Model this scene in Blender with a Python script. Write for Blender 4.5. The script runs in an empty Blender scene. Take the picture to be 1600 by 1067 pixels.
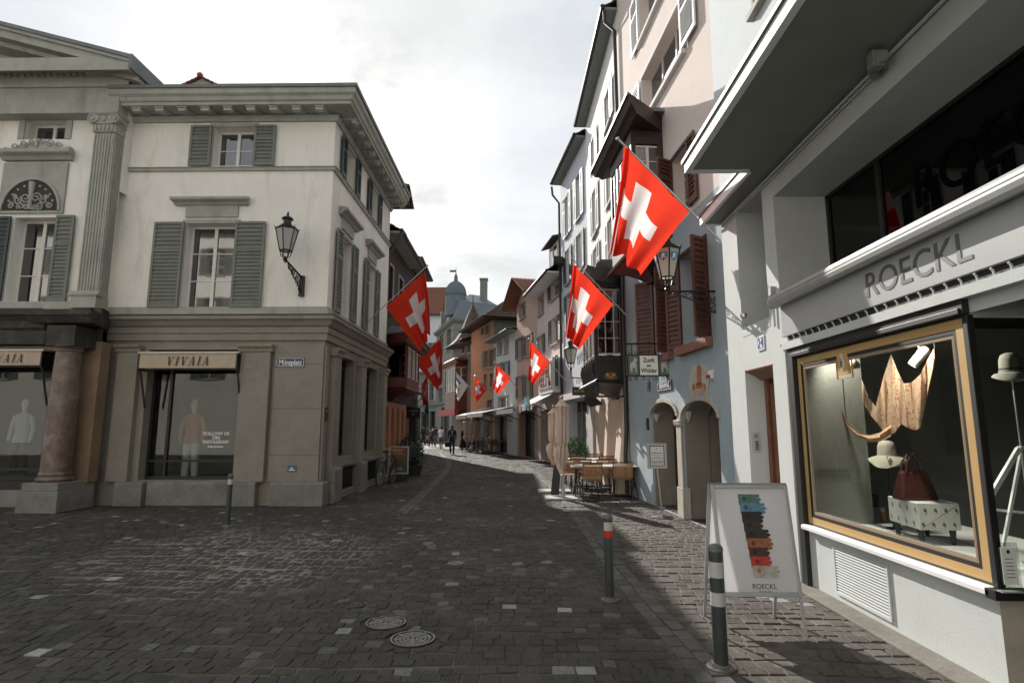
import bpy, bmesh, math, random
import numpy as np
from mathutils import Vector, Matrix
R = math.radians
scene = bpy.context.scene
col = scene.collection
random.seed(7)
# ---------------------------------------------------------------- camera
FP, TH, PS, HC = 900.0, math.atan(134/900.0), R(.88), 1.65
cam = bpy.data.cameras.new('camera'); co = bpy.data.objects.new('camera', cam); col.objects.link(co)
cam.sensor_width = 36; cam.lens = FP/1600*36; cam.clip_end = 2000; cam.clip_start = .05
co.location = (0, 0, HC); co.rotation_euler = (R(90)+TH, 0, PS)
scene.camera = co
# ---------------------------------------------------------------- world, sun, exposure
SUN_EL, SUN_AZ = R(28.5), R(21)          # azimuth measured from +Y towards -X
w = bpy.data.worlds.new('World'); scene.world = w; w.use_nodes = True
nt = w.node_tree; nt.nodes.clear()
def N(nt, t, **k):
    n = nt.nodes.new(t)
    for a, b in k.items(): setattr(n, a, b)
    return n
def setin(n, **k):
    for a, b in k.items(): n.inputs[a.replace('_', ' ')].default_value = b
    return n
sky = N(nt, 'ShaderNodeTexSky', sky_type='NISHITA', sun_disc=False, sun_elevation=SUN_EL, sun_rotation=-SUN_AZ)
sky.air_density = 1.0; sky.dust_density = 1.0; sky.ozone_density = 1.0
tc = N(nt, 'ShaderNodeTexCoord'); sx = N(nt, 'ShaderNodeSeparateXYZ'); nt.links.new(tc.outputs['Generated'], sx.inputs[0])
zz = N(nt, 'ShaderNodeMath', operation='MAXIMUM'); nt.links.new(sx.outputs[2], zz.inputs[0]); zz.inputs[1].default_value = .0
za = N(nt, 'ShaderNodeMath', operation='ADD'); nt.links.new(zz.outputs[0], za.inputs[0]); za.inputs[1].default_value = .18
dv = N(nt, 'ShaderNodeVectorMath', operation='DIVIDE')
cz = N(nt, 'ShaderNodeCombineXYZ')
for i in range(3): nt.links.new(za.outputs[0], cz.inputs[i])
nt.links.new(tc.outputs['Generated'], dv.inputs[0]); nt.links.new(cz.outputs[0], dv.inputs[1])
n1 = N(nt, 'ShaderNodeTexNoise'); setin(n1, Scale=1.7, Detail=9.0, Roughness=.62, Distortion=.25); nt.links.new(dv.outputs[0], n1.inputs['Vector'])
rp = N(nt, 'ShaderNodeMapRange'); nt.links.new(n1.outputs['Fac'], rp.inputs[0])
rp.inputs[1].default_value = .38; rp.inputs[2].default_value = .62; rp.inputs[3].default_value = .5; rp.inputs[4].default_value = 1.0
n2 = N(nt, 'ShaderNodeTexNoise'); setin(n2, Scale=2.6, Detail=6.0, Roughness=.55); nt.links.new(dv.outputs[0], n2.inputs['Vector'])
cr = N(nt, 'ShaderNodeMapRange'); nt.links.new(n2.outputs['Fac'], cr.inputs[0])
cr.inputs[1].default_value = .3; cr.inputs[2].default_value = .7; cr.inputs[3].default_value = 5.9; cr.inputs[4].default_value = 7.6
cc = N(nt, 'ShaderNodeVectorMath', operation='SCALE'); cc.inputs[0].default_value = (.98, 1.0, 1.0); nt.links.new(cr.outputs[0], cc.inputs['Scale'])
mx = N(nt, 'ShaderNodeMix', data_type='RGBA'); nt.links.new(rp.outputs[0], mx.inputs[0]); nt.links.new(sky.outputs[0], mx.inputs[6]); nt.links.new(cc.outputs[0], mx.inputs[7])
bg = N(nt, 'ShaderNodeBackground'); bg.inputs[1].default_value = .1; nt.links.new(mx.outputs[2], bg.inputs[0])
ow = N(nt, 'ShaderNodeOutputWorld'); nt.links.new(bg.outputs[0], ow.inputs[0])
sl = bpy.data.lights.new('sun', 'SUN'); sl.energy = 5.0; sl.angle = R(.5); sl.color = (1, .94, .86)
so = bpy.data.objects.new('sun', sl); col.objects.link(so); so.location = (-20, 60, 50)
sdir = Vector((-math.sin(SUN_AZ)*math.cos(SUN_EL), math.cos(SUN_AZ)*math.cos(SUN_EL), math.sin(SUN_EL)))
so.rotation_euler = sdir.to_track_quat('Z', 'Y').to_euler()
scene.view_settings.view_transform = 'Standard'; scene.view_settings.look = 'None'
scene.view_settings.exposure = .42; scene.view_settings.gamma = 1
scene.render.engine = 'CYCLES'; scene.render.resolution_x = 1024; scene.render.resolution_y = 682
scene.cycles.max_bounces = 8; scene.cycles.transparent_max_bounces = 12
# ---------------------------------------------------------------- pixel of the 1600 px photo -> point in the place
cF = Vector((-math.sin(PS)*math.cos(TH), math.cos(PS)*math.cos(TH), math.sin(TH)))
cR = Vector((math.cos(PS), math.sin(PS), 0)); cU = cR.cross(cF); cC = Vector((0, 0, HC))
def ray(u, v): return cF*FP+cR*(u-800)+cU*(533.5-v)
def gz(u, v, z=0):
    r = ray(u, v); return cC+r*((z-HC)/r.z)
def oY(u, v, Y):
    r = ray(u, v); return cC+r*(Y/r.y)
def oX(u, v, X):
    r = ray(u, v); return cC+r*(X/r.x)
class Frame:
    """a vertical wall plane: s runs along it (left to right seen from outside), t outwards, z up"""
    def __init__(s, p0, p1):
        s.o = Vector((p0[0], p0[1], 0)); d = Vector((p1[0]-p0[0], p1[1]-p0[1], 0)); s.L = d.length; s.d = d.normalized()
        s.n = Vector((s.d.y, -s.d.x, 0))
    def P(s, a, t, z): return s.o+s.d*a+s.n*t+Vector((0, 0, z))
    def px(s, u, v, t=0):
        r = ray(u, v); o = s.o+s.n*t; k = (o-cC).dot(s.n)/r.dot(s.n); p = cC+r*k
        return ((p-s.o).dot(s.d), p.z)
    def mat(s, a, t, z):
        p = s.P(a, t, z)
        return Matrix(((s.d.x, 0, s.n.x, p.x), (s.d.y, 0, s.n.y, p.y), (0, 1, 0, p.z), (0, 0, 0, 1)))
# ---------------------------------------------------------------- materials
MATS = {}
def mat(name, c, rough=.8, metal=0, bump=0, bs=40, var=.0, vs=1.5, spec=.5, stain=0, stc=None, trans=0, emit=None, streak=0):
    if name in MATS: return MATS[name]
    m = bpy.data.materials.new(name); m.use_nodes = True; t = m.node_tree; b = t.nodes['Principled BSDF']; L = t.links.new
    b.inputs['Base Color'].default_value = (*c, 1); b.inputs['Roughness'].default_value = rough; b.inputs['Metallic'].default_value = metal
    b.inputs['Specular IOR Level'].default_value = spec
    tc = N(t, 'ShaderNodeTexCoord'); src = None
    if var:
        n = N(t, 'ShaderNodeTexNoise'); setin(n, Scale=vs, Detail=8.0, Roughness=.65); L(tc.outputs['Object'], n.inputs['Vector'])
        r = N(t, 'ShaderNodeMapRange'); L(n.outputs['Fac'], r.inputs[0]); r.inputs[1].default_value = .3; r.inputs[2].default_value = .7
        r.inputs[3].default_value = 1-var; r.inputs[4].default_value = 1+var*.6
        h = N(t, 'ShaderNodeVectorMath', operation='SCALE'); h.inputs[0].default_value = c; L(r.outputs[0], h.inputs['Scale']); src = h.outputs[0]
    if stain:
        mp = N(t, 'ShaderNodeMapping'); mp.inputs['Scale'].default_value = (1.6, 1.6, .35 if streak else 1.6); L(tc.outputs['Object'], mp.inputs[0])
        n = N(t, 'ShaderNodeTexNoise'); setin(n, Scale=1.8, Detail=10.0, Roughness=.7, Distortion=.4); L(mp.outputs[0], n.inputs['Vector'])
        r = N(t, 'ShaderNodeMapRange'); L(n.outputs['Fac'], r.inputs[0]); r.inputs[1].default_value = .52; r.inputs[2].default_value = .72; r.inputs[4].default_value = stain
        x = N(t, 'ShaderNodeMix', data_type='RGBA'); L(r.outputs[0], x.inputs[0])
        if src: L(src, x.inputs[6])
        else: x.inputs[6].default_value = (*c, 1)
        x.inputs[7].default_value = (*(stc or [k*.5 for k in c]), 1); src = x.outputs[2]
    if src: L(src, b.inputs['Base Color'])
    if bump:
        n = N(t, 'ShaderNodeTexNoise'); setin(n, Scale=bs, Detail=5.0, Roughness=.6); L(tc.outputs['Object'], n.inputs['Vector'])
        bp = N(t, 'ShaderNodeBump'); bp.inputs['Strength'].default_value = bump; bp.inputs['Distance'].default_value = .02
        L(n.outputs['Fac'], bp.inputs['Height']); L(bp.outputs[0], b.inputs['Normal'])
    if trans:
        tr = N(t, 'ShaderNodeBsdfTranslucent'); ms = N(t, 'ShaderNodeMixShader'); ms.inputs[0].default_value = trans
        if src: L(src, tr.inputs[0])
        else: tr.inputs[0].default_value = (*c, 1)
        L(b.outputs[0], ms.inputs[1]); L(tr.outputs[0], ms.inputs[2]); L(ms.outputs[0], t.nodes['Material Output'].inputs[0])
    if emit: b.inputs['Emission Color'].default_value = (*emit[0], 1); b.inputs['Emission Strength'].default_value = emit[1]
    MATS[name] = m; return m
def glassmat(name, tint=(.8, .84, .82), refl=1.0, ior=1.5):
    m = bpy.data.materials.new(name); m.use_nodes = True; t = m.node_tree; t.nodes.clear(); L = t.links.new
    o = N(t, 'ShaderNodeOutputMaterial'); f = N(t, 'ShaderNodeFresnel'); f.inputs[0].default_value = ior
    g = N(t, 'ShaderNodeBsdfGlossy'); g.inputs['Roughness'].default_value = .0; tr = N(t, 'ShaderNodeBsdfTransparent'); tr.inputs[0].default_value = (*tint, 1)
    ge = N(t, 'ShaderNodeNewGeometry'); mi = N(t, 'ShaderNodeMath', operation='MULTIPLY_ADD'); L(ge.outputs['Backfacing'], mi.inputs[0]); mi.inputs[1].default_value = 1/ior-ior; mi.inputs[2].default_value = ior; L(mi.outputs[0], f.inputs[0])
    mu = N(t, 'ShaderNodeMath', operation='MULTIPLY', use_clamp=True); L(f.outputs[0], mu.inputs[0]); mu.inputs[1].default_value = refl
    x = N(t, 'ShaderNodeMixShader'); L(mu.outputs[0], x.inputs[0]); L(tr.outputs[0], x.inputs[1]); L(g.outputs[0], x.inputs[2]); L(x.outputs[0], o.inputs[0])
    MATS[name] = m; return m
M = {}
M['plaster'] = mat('white_plaster', (.76, .735, .68), .9, bump=.25, bs=60, var=.09, vs=.8, stain=.42, stc=(.36, .33, .28), streak=1)
M['stone'] = mat('beige_sandstone', (.245, .222, .185), .85, bump=.3, bs=35, var=.14, vs=1.2, stain=.5, stc=(.15, .135, .11))
M['trim'] = mat('grey_painted_stone', (.34, .345, .305), .8, bump=.25, bs=45, var=.15, vs=2.5, stain=.35, stc=(.09, .09, .08), streak=1)
M['darktrim'] = mat('sooty_stone', (.036, .033, .027), .8, bump=.3, bs=30, var=.3, vs=3, stain=.4, stc=(.16, .14, .11))
M['plinth'] = mat('grey_limestone', (.20, .195, .175), .85, bump=.5, bs=30, var=.3, vs=2.2, stain=.55, stc=(.06, .06, .05))
M['marble'] = mat('red_marble', (.15, .10, .08), .35, bump=.05, bs=20, var=.5, vs=5, stain=.75, stc=(.27, .23, .2))
M['ochre'] = mat('ochre_stone', (.22, .15, .095), .6, bump=.15, bs=20, var=.25, vs=2, stain=.4, stc=(.13, .08, .05))
M['shutg'] = mat('grey_green_paint', (.16, .17, .145), .6, bump=.1, bs=60, var=.2, vs=4)
M['shutdark'] = mat('dark_green_paint', (.035, .05, .045), .5, var=.2, vs=4)
M['shutw'] = mat('pale_grey_paint', (.66, .67, .67), .55, var=.08, vs=4)
M['shutb'] = mat('oxblood_paint', (.115, .048, .034), .5, var=.2, vs=5, bump=.1, bs=50)
M['wframe'] = mat('white_window_paint', (.62, .60, .56), .45, var=.06, vs=5)
M['black'] = mat('black_iron', (.008, .009, .009), .45, var=.2, vs=9, bump=.08, bs=60)
M['blackframe'] = mat('black_frame_paint', (.012, .012, .012), .5)
M['steel'] = mat('brushed_steel', (.55, .55, .55), .28, metal=1)
M['alu'] = mat('aluminium', (.42, .43, .43), .4, metal=.35, var=.06, vs=6)
M['lead'] = mat('lead_sheet', (.16, .17, .17), .5, metal=.3, var=.25, vs=3, bump=.1, bs=20)
M['pipe'] = mat('dark_pipe', (.03, .028, .026), .4, var=.2, vs=5)
M['gutter'] = mat('dark_gutter', (.035, .036, .034), .45, metal=.2, var=.2, vs=3)
M['tile'] = mat('roof_tile', (.085, .058, .043), .85, bump=.5, bs=14, var=.5, vs=7, stain=.5, stc=(.03, .028, .024))
M['tiler'] = mat('red_roof_tile', (.24, .095, .06), .85, bump=.5, bs=14, var=.35, vs=7, stain=.3, stc=(.08, .04, .03))
M['soffit'] = mat('grey_soffit', (.22, .235, .215), .8, var=.1, vs=2)
M['dark'] = mat('dark_interior', (.02, .02, .018), .9)
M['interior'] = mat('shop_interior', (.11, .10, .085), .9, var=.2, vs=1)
M['interiorw'] = mat('pale_interior', (.5, .47, .42), .9)
M['curtain'] = mat('curtain_cloth', (.42, .40, .37), .95, var=.15, vs=6)
M['pane'] = mat('window_pane', (.012, .014, .013), .03, spec=1.0, bump=.02, bs=1.2)
M['pane'].node_tree.nodes['Principled BSDF'].inputs['IOR'].default_value = 1.9
M['glass'] = glassmat('shop_glass', refl=.95)
M['glassd'] = glassmat('upper_glass', (.25, .27, .26), .8)
M['lampglass'] = mat('frosted_lamp_glass', (.72, .70, .62), .35, trans=.5)
M['lampglassd'] = mat('clear_lamp_glass', (.55, .56, .52), .25, trans=.4)
M['red'] = mat('flag_red', (.62, .035, .022), .75, trans=.55)
M['white'] = mat('white_paint', (.74, .74, .74), .5, var=.04, vs=3)
M['roe'] = mat('white_shop_render', (.52, .545, .535), .85, bump=.1, bs=50, var=.07, vs=1.3, stain=.3, stc=(.36, .35, .33))
M['roeup'] = mat('pale_grey_render', (.58, .63, .65), .9, bump=.3, bs=55, var=.06, vs=1.0)
M['blue'] = mat('blue_render', (.35, .42, .455), .9, bump=.3, bs=40, var=.12, vs=1.4, stain=.2, stc=(.36, .40, .43))
M['pink'] = mat('pink_render', (.70, .605, .56), .9, bump=.3, bs=40, var=.06, vs=1.2)
M['cream'] = mat('cream_render', (.60, .50, .42), .9, bump=.3, bs=40, var=.1, vs=1.4, stain=.2, stc=(.3, .24, .19))
M['offw'] = mat('offwhite_render', (.74, .74, .73), .9, bump=.2, bs=40, var=.06, vs=1)
M['bluew'] = mat('bluish_white_render', (.62, .655, .72), .9, bump=.2, bs=40, var=.06, vs=1)
M['salmon'] = mat('salmon_render', (.62, .43, .35), .9, bump=.2, bs=40, var=.08, vs=1)
M['palepink'] = mat('pale_pink_render', (.75, .62, .59), .9, bump=.2, bs=40, var=.08, vs=1)
M['orange'] = mat('orange_render', (.46, .205, .11), .9, bump=.2, bs=40, var=.1, vs=1)
M['green'] = mat('moss_green_render', (.13, .16, .115), .9, var=.1, vs=1)
M['archstone'] = mat('arch_stone', (.46, .42, .36), .85, bump=.35, bs=30, var=.15, vs=2, stain=.4, stc=(.2, .18, .15))
M['brownw'] = mat('dark_brown_wood', (.030, .015, .010), .5, var=.4, vs=5, bump=.1, bs=30)
M['redwood'] = mat('red_brown_wood', (.12, .03, .02), .5, var=.3, vs=5)
M['doorw'] = mat('walnut_door', (.17, .065, .03), .4, var=.35, vs=7, bump=.1, bs=40)
M['chairw'] = mat('oak_slats', (.34, .17, .075), .5, var=.25, vs=8)
M['tablew'] = mat('white_table', (.65, .62, .58), .5, var=.05, vs=3)
M['parasol'] = mat('beige_canvas', (.70, .57, .49), .9, bump=.1, bs=80, var=.08, vs=3, trans=.2)
M['canvas'] = mat('awning_canvas', (.46, .37, .28), .9, var=.08, vs=3)
M['gold'] = mat('ochre_gold_paint', (.50, .32, .13), .45, var=.06, vs=5)
M['bollard'] = mat('bollard_paint', (.035, .045, .043), .45, bump=.1, bs=50, var=.3, vs=9, stain=.3, stc=(.16, .17, .16))
M['bandw'] = mat('white_band', (.46, .46, .43), .6, var=.12, vs=10, stain=.3, stc=(.3, .3, .27))
M['bandr'] = mat('red_band', (.52, .02, .02), .5, var=.15, vs=10)
M['letter'] = mat('lettering_black', (.015, .015, .015), .6)
M['letterw'] = mat('lettering_white', (.8, .8, .78), .6)
M['enamel'] = mat('blue_enamel', (.02, .025, .07), .25)
M['skin'] = mat('skin', (.42, .24, .17), .6)
M['darkcloth'] = mat('dark_cloth', (.015, .015, .018), .9)
M['navy'] = mat('navy_cloth', (.02, .025, .04), .9)
M['shirt'] = mat('pale_blue_shirt', (.3, .42, .52), .9)
M['whitecl'] = mat('white_cloth', (.66, .62, .66), .9)
M['greycl'] = mat('grey_cloth', (.08, .08, .075), .9)
M['hair'] = mat('dark_hair', (.03, .02, .015), .8)
M['shoe'] = mat('dark_shoe', (.02, .015, .012), .5)
M['leaf'] = mat('shrub_leaf', (.05, .11, .03), .6, var=.5, vs=9, trans=.25)
M['leafd'] = mat('dark_leaf', (.012, .028, .012), .6, var=.5, vs=9)
M['redflower'] = mat('red_petals', (.55, .02, .02), .7)
M['terra'] = mat('dark_planter', (.03, .03, .03), .6, var=.2, vs=5)
M['slate'] = mat('blue_slate', (.13, .165, .185), .6, var=.25, vs=2, bump=.2, bs=12)
M['greyst'] = mat('green_grey_stone', (.22, .225, .195), .85, var=.15, vs=.6, bump=.3, bs=8, stain=.3, stc=(.1, .1, .09))
# ---------------------------------------------------------------- mesh builder
class MB:
    def __init__(s): s.v = []; s.f = []; s.mi = []; s.cur = 0
    def add(s, vs, fs):
        o = len(s.v); s.v += [tuple(p) for p in vs]
        for f in fs: s.f.append(tuple(i+o for i in f)); s.mi.append(s.cur)
        return s
    def hexa(s, p): return s.add(p, [(0, 3, 2, 1), (4, 5, 6, 7), (0, 1, 5, 4), (1, 2, 6, 5), (2, 3, 7, 6), (3, 0, 4, 7)])
    def box(s, x0, x1, y0, y1, z0, z1):
        return s.hexa([(x0, y0, z0), (x1, y0, z0), (x1, y1, z0), (x0, y1, z0), (x0, y0, z1), (x1, y0, z1), (x1, y1, z1), (x0, y1, z1)])
    def fb(s, F, a0, a1, t0, t1, z0, z1):
        if a0 > a1: a0, a1 = a1, a0
        return s.hexa([F.P(a0, t1, z0), F.P(a1, t1, z0), F.P(a1, t0, z0), F.P(a0, t0, z0), F.P(a0, t1, z1), F.P(a1, t1, z1), F.P(a1, t0, z1), F.P(a0, t0, z1)])
    def prism(s, F, poly, t0, t1):
        n = len(poly); vs = [F.P(a, t1, z) for a, z in poly]+[F.P(a, t0, z) for a, z in poly]
        fs = [tuple(range(n)), tuple(range(2*n-1, n-1, -1))]+[(i, i+n, (i+1) % n+n, (i+1) % n) for i in range(n)]
        return s.add(vs, fs)
    def mould(s, F, prof, s0, s1, m0=0, m1=0):
        """profile [(t,z)...] swept along s; m0/m1 = mitre (s shifts with t)"""
        n = len(prof)
        vs = [F.P(s0-t*m0, t, z) for t, z in prof]+[F.P(s1+t*m1, t, z) for t, z in prof]
        fs = [(i, (i+1) % n, (i+1) % n+n, i+n) for i in range(n)]+[tuple(range(n-1, -1, -1)), tuple(range(n, 2*n))]
        return s.add(vs, fs)
    def tube(s, pts, r, n=8, cap=True):
        pts = [Vector(p) for p in pts]; rs = r if isinstance(r, (list, tuple)) else [r]*len(pts)
        o = len(s.v); up = None; k = len(pts)
        for i, p in enumerate(pts):
            d = (pts[min(i+1, k-1)]-pts[max(i-1, 0)]).normalized()
            if up is None: up = d.orthogonal().normalized()
            up = (up-d*up.dot(d))
            up = up.normalized() if up.length > 1e-6 else d.orthogonal().normalized()
            b = d.cross(up)
            for j in range(n):
                a = 2*math.pi*j/n; s.v.append(tuple(p+(up*math.cos(a)+b*math.sin(a))*rs[i]))
        for i in range(k-1):
            for j in range(n):
                s.f.append((o+i*n+j, o+i*n+(j+1) % n, o+(i+1)*n+(j+1) % n, o+(i+1)*n+j)); s.mi.append(s.cur)
        if cap:
            s.f.append(tuple(o+j for j in range(n-1, -1, -1))); s.mi.append(s.cur)
            s.f.append(tuple(o+(k-1)*n+j for j in range(n))); s.mi.append(s.cur)
        return s
    def lathe(s, c, prof, n=16, mtx=None, cap=True, a0=0):
        o = len(s.v); k = len(prof)
        for r, z in prof:
            for j in range(n):
                a = a0+2*math.pi*j/n; p = Vector((r*math.cos(a), r*math.sin(a), z))
                if mtx is not None: p = mtx@p
                s.v.append((p[0]+c[0], p[1]+c[1], p[2]+c[2]))
        for i in range(k-1):
            for j in range(n):
                s.f.append((o+i*n+j, o+i*n+(j+1) % n, o+(i+1)*n+(j+1) % n, o+(i+1)*n+j)); s.mi.append(s.cur)
        if cap:
            if prof[0][0] > 1e-4: s.f.append(tuple(o+j for j in range(n-1, -1, -1))); s.mi.append(s.cur)
            if prof[-1][0] > 1e-4: s.f.append(tuple(o+(k-1)*n+j for j in range(n))); s.mi.append(s.cur)
        return s
    def sheet(s, grid):
        o = len(s.v); h = len(grid); wd = len(grid[0])
        for row in grid: s.v += [tuple(p) for p in row]
        for i in range(h-1):
            for j in range(wd-1): s.f.append((o+i*wd+j, o+i*wd+j+1, o+(i+1)*wd+j+1, o+(i+1)*wd+j)); s.mi.append(s.cur)
        return s
BASE = {}
def obj(name, mb, m, parent=None, loc=None, smooth=None, bevel=0, label=None, uv=None):
    me = bpy.data.meshes.new(name)
    b = BASE[parent.name] if parent is not None else (Vector(loc) if loc is not None else Vector((0, 0, 0)))
    me.from_pydata([(x-b.x, y-b.y, z-b.z) for x, y, z in mb.v], [], mb.f)
    for x in (m if isinstance(m, (list, tuple)) else [m]): me.materials.append(x)
    if any(mb.mi): me.polygons.foreach_set('material_index', mb.mi)
    if uv is not None:
        l = me.uv_layers.new(name='UVMap')
        for p in me.polygons:
            for li in p.loop_indices: l.data[li].uv = uv[me.loops[li].vertex_index]
    if smooth:
        me.polygons.foreach_set('use_smooth', [True]*len(me.polygons)); me.set_sharp_from_angle(angle=R(smooth))
    me.update()
    o = bpy.data.objects.new(name, me); col.objects.link(o)
    if parent is not None: o.parent = parent; BASE[o.name] = b
    else: o.location = b; BASE[o.name] = b
    if bevel:
        md = o.modifiers.new('bevel', 'BEVEL'); md.width = bevel; md.segments = 2; md.limit_method = 'ANGLE'
    if label: o['label'] = label
    return o
def thing(name, label, cat, loc=(0, 0, 0), group=None):
    o = bpy.data.objects.new(name, None); o.empty_display_size = .2; col.objects.link(o); o.location = loc; BASE[o.name] = Vector(loc)
    o['label'] = label; o['category'] = cat
    if group: o['group'] = group
    return o
def tag(o, label, cat, group=None):
    o['label'] = label; o['category'] = cat
    if group: o['group'] = group
    return o
def struct(o): o['kind'] = 'structure'; return o
def dup(o, loc=None, rz=None, label=None, parent=None):
    c = o.copy(); col.objects.link(c); c.parent = parent
    for ch in list(o.children): dup(ch, parent=c)
    if loc is not None: c.location = loc
    if rz is not None: c.rotation_euler.z = rz
    if label: c['label'] = label
    return c
def text(body, mtx, size, m, parent, name='lettering', ext=.002, sx=1, shear=0, bold=0, align='CENTER', sp=1):
    cu = bpy.data.curves.new('t', 'FONT'); cu.body = body; cu.size = size; cu.extrude = ext; cu.align_x = align; cu.align_y = 'CENTER'
    cu.shear = shear; cu.offset = bold; cu.space_character = sp; cu.resolution_u = 4
    o = bpy.data.objects.new('t', cu); col.objects.link(o); bpy.context.view_layer.update()
    me = bpy.data.meshes.new_from_object(o.evaluated_get(bpy.context.evaluated_depsgraph_get())); bpy.data.objects.remove(o)
    me.transform(mtx@Matrix.Diagonal((sx, 1, 1, 1))); me.transform(Matrix.Translation(-BASE[parent.name])); me.materials.clear(); me.materials.append(m); me.name = name
    q = bpy.data.objects.new(name, me); col.objects.link(q); q.parent = parent; BASE[q.name] = BASE[parent.name]; return q
# ---------------------------------------------------------------- facade helpers
def wallskin(mb, F, s0, s1, z0, z1, holes, depth=.25, t=0):
    S = sorted({s0, s1}|{max(s0, min(s1, h[i])) for h in holes for i in (0, 1)}); Z = sorted({z0, z1}|{max(z0, min(z1, h[i])) for h in holes for i in (2, 3)})
    for i in range(len(S)-1):
        if S[i+1]-S[i] < 1e-5: continue
        for j in range(len(Z)-1):
            if Z[j+1]-Z[j] < 1e-5: continue
            a = (S[i]+S[i+1])/2; b = (Z[j]+Z[j+1])/2
            if any(h[0] < a < h[1] and h[2] < b < h[3] for h in holes): continue
            mb.add([F.P(S[i], t, Z[j]), F.P(S[i+1], t, Z[j]), F.P(S[i+1], t, Z[j+1]), F.P(S[i], t, Z[j+1])], [(0, 1, 2, 3)])
    for h in holes:
        a0, a1, b0, b1 = h[:4]; d = h[4] if len(h) > 4 else depth
        q = lambda a, tt, b: F.P(a, tt, b)
        mb.add([q(a0, t, b0), q(a0, t-d, b0), q(a0, t-d, b1), q(a0, t, b1)], [(0, 1, 2, 3)])
        mb.add([q(a1, t, b0), q(a1, t-d, b0), q(a1, t-d, b1), q(a1, t, b1)], [(3, 2, 1, 0)])
        mb.add([q(a0, t, b1), q(a0, t-d, b1), q(a1, t-d, b1), q(a1, t, b1)], [(0, 1, 2, 3)])
        mb.add([q(a0, t, b0), q(a0, t-d, b0), q(a1, t-d, b0), q(a1, t, b0)], [(3, 2, 1, 0)])
def shutter_mb(F, a0, a1, z0, z1, t0=.03, n=None, rail=True):
    m = MB(); a0, a1 = min(a0, a1), max(a0, a1); b = min(.055, (a1-a0)*.16); th = .035
    m.fb(F, a0, a0+b, t0, t0+th, z0, z1); m.fb(F, a1-b, a1, t0, t0+th, z0, z1)
    m.fb(F, a0+b, a1-b, t0, t0+th, z1-b, z1); m.fb(F, a0+b, a1-b, t0, t0+th, z0, z0+b*1.5)
    secs = [(z0+b*1.5, z1-b)]
    if rail:
        zm = z0+(z1-z0)*.66; m.fb(F, a0+b, a1-b, t0, t0+th, zm-b*.5, zm+b*.5); secs = [(z0+b*1.5, zm-b*.5), (zm+b*.5, z1-b)]
    for q0, q1 in secs:
        k = max(3, int((q1-q0)/.085)) if n is None else n
        for i in range(k):
            zz = q0+(q1-q0)*(i+.1)/k; h = (q1-q0)/k
            m.hexa([F.P(a0+b, t0+th-.002, zz), F.P(a1-b, t0+th-.002, zz), F.P(a1-b, t0+.006, zz+h*.55), F.P(a0+b, t0+.006, zz+h*.55),
                    F.P(a0+b, t0+th-.002, zz+.012), F.P(a1-b, t0+th-.002, zz+.012), F.P(a1-b, t0+.006, zz+h*.55+.012), F.P(a0+b, t0+.006, zz+h*.55+.012)])
    m.fb(F, a0+b, a1-b, t0, t0+.004, z0+b, z1-b)
    return m
def window(F, a0, a1, z0, z1, P, cols=2, rows=3, dep=.2, fm='wframe', shut='', sw=None, sm='shutw', sill=None, sur=None, surm='trim', curtain=False, name='window', fw=.05, st=.03, gm='pane', t=0):
    if a0 > a1: a0, a1 = a1, a0
    m = MB(); tt = t-dep+.02; th = .05
    m.fb(F, a0, a0+fw, tt-th, tt, z0, z1); m.fb(F, a1-fw, a1, tt-th, tt, z0, z1); m.fb(F, a0+fw, a1-fw, tt-th, tt, z0, z0+fw); m.fb(F, a0+fw, a1-fw, tt-th, tt, z1-fw, z1)
    for i in range(1, cols):
        c = a0+(a1-a0)*i/cols; q = fw*.75 if (cols == 2 or i*2 == cols) else fw*.3; m.fb(F, c-q, c+q, tt-th, tt+.012, z0+fw, z1-fw)
    for j in range(1, rows):
        c = z0+(z1-z0)*j/rows; m.fb(F, a0+fw, a1-fw, tt-.03, tt-.006, c-fw*.22, c+fw*.22)
    wo = obj(name, m, M[fm], P)
    obj('pane', MB().fb(F, a0+.01, a1-.01, tt-.028, tt-.02, z0+.01, z1-.01), M[gm], wo)
    if curtain:
        g = [[F.P(a0+(a1-a0)*i/24, tt-.09+.025*math.sin(i*1.9), z) for i in range(25)] for z in (z0, z1)]
        obj('curtain', MB().sheet(g), M['curtain'], wo)
    if sur:
        s_ = MB(); w = sur
        s_.fb(F, a0-w, a0, t, t+.03, z0-.0, z1+w); s_.fb(F, a1, a1+w, t, t+.03, z0-.0, z1+w); s_.fb(F, a0, a1, t, t+.03, z1, z1+w)
        obj('surround', s_, M[surm], wo)
    if sill is not None:
        obj('sill', MB().fb(F, a0-sill, a1+sill, t-.02, t+.09, z0-.09, z0), M[surm], wo, bevel=.006)
    w_ = sw or (a1-a0)*.5
    if 'l' in shut: obj('shutter', shutter_mb(F, a0-w_-.02, a0-.02, z0-.02, z1+.02, t+st), M[sm], wo)
    if 'r' in shut: obj('shutter', shutter_mb(F, a1+.02, a1+w_+.02, z0-.02, z1+.02, t+st), M[sm], wo)
    return wo
def flat(F, pts, t=0): return [F.px(u, v, t) for u, v in pts]
def archfill(mb, F, a0, a1, zs, zt, t0, t1, n=14, ext=0):
    """spandrels between a rectangular hole top (zt+ext) and an arch from zs to zt"""
    c = (a0+a1)/2; r = (a1-a0)/2
    pts = [(c-r*math.cos(math.pi*i/n), zs+(zt-zs)*math.sin(math.pi*i/n)) for i in range(n+1)]
    top = zt+ext
    for i in range(n):
        p, q = pts[i], pts[i+1]
        mb.hexa([F.P(p[0], t1, p[1]), F.P(q[0], t1, q[1]), F.P(q[0], t0, q[1]), F.P(p[0], t0, p[1]), F.P(p[0], t1, top), F.P(q[0], t1, top), F.P(q[0], t0, top), F.P(p[0], t0, top)])
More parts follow.
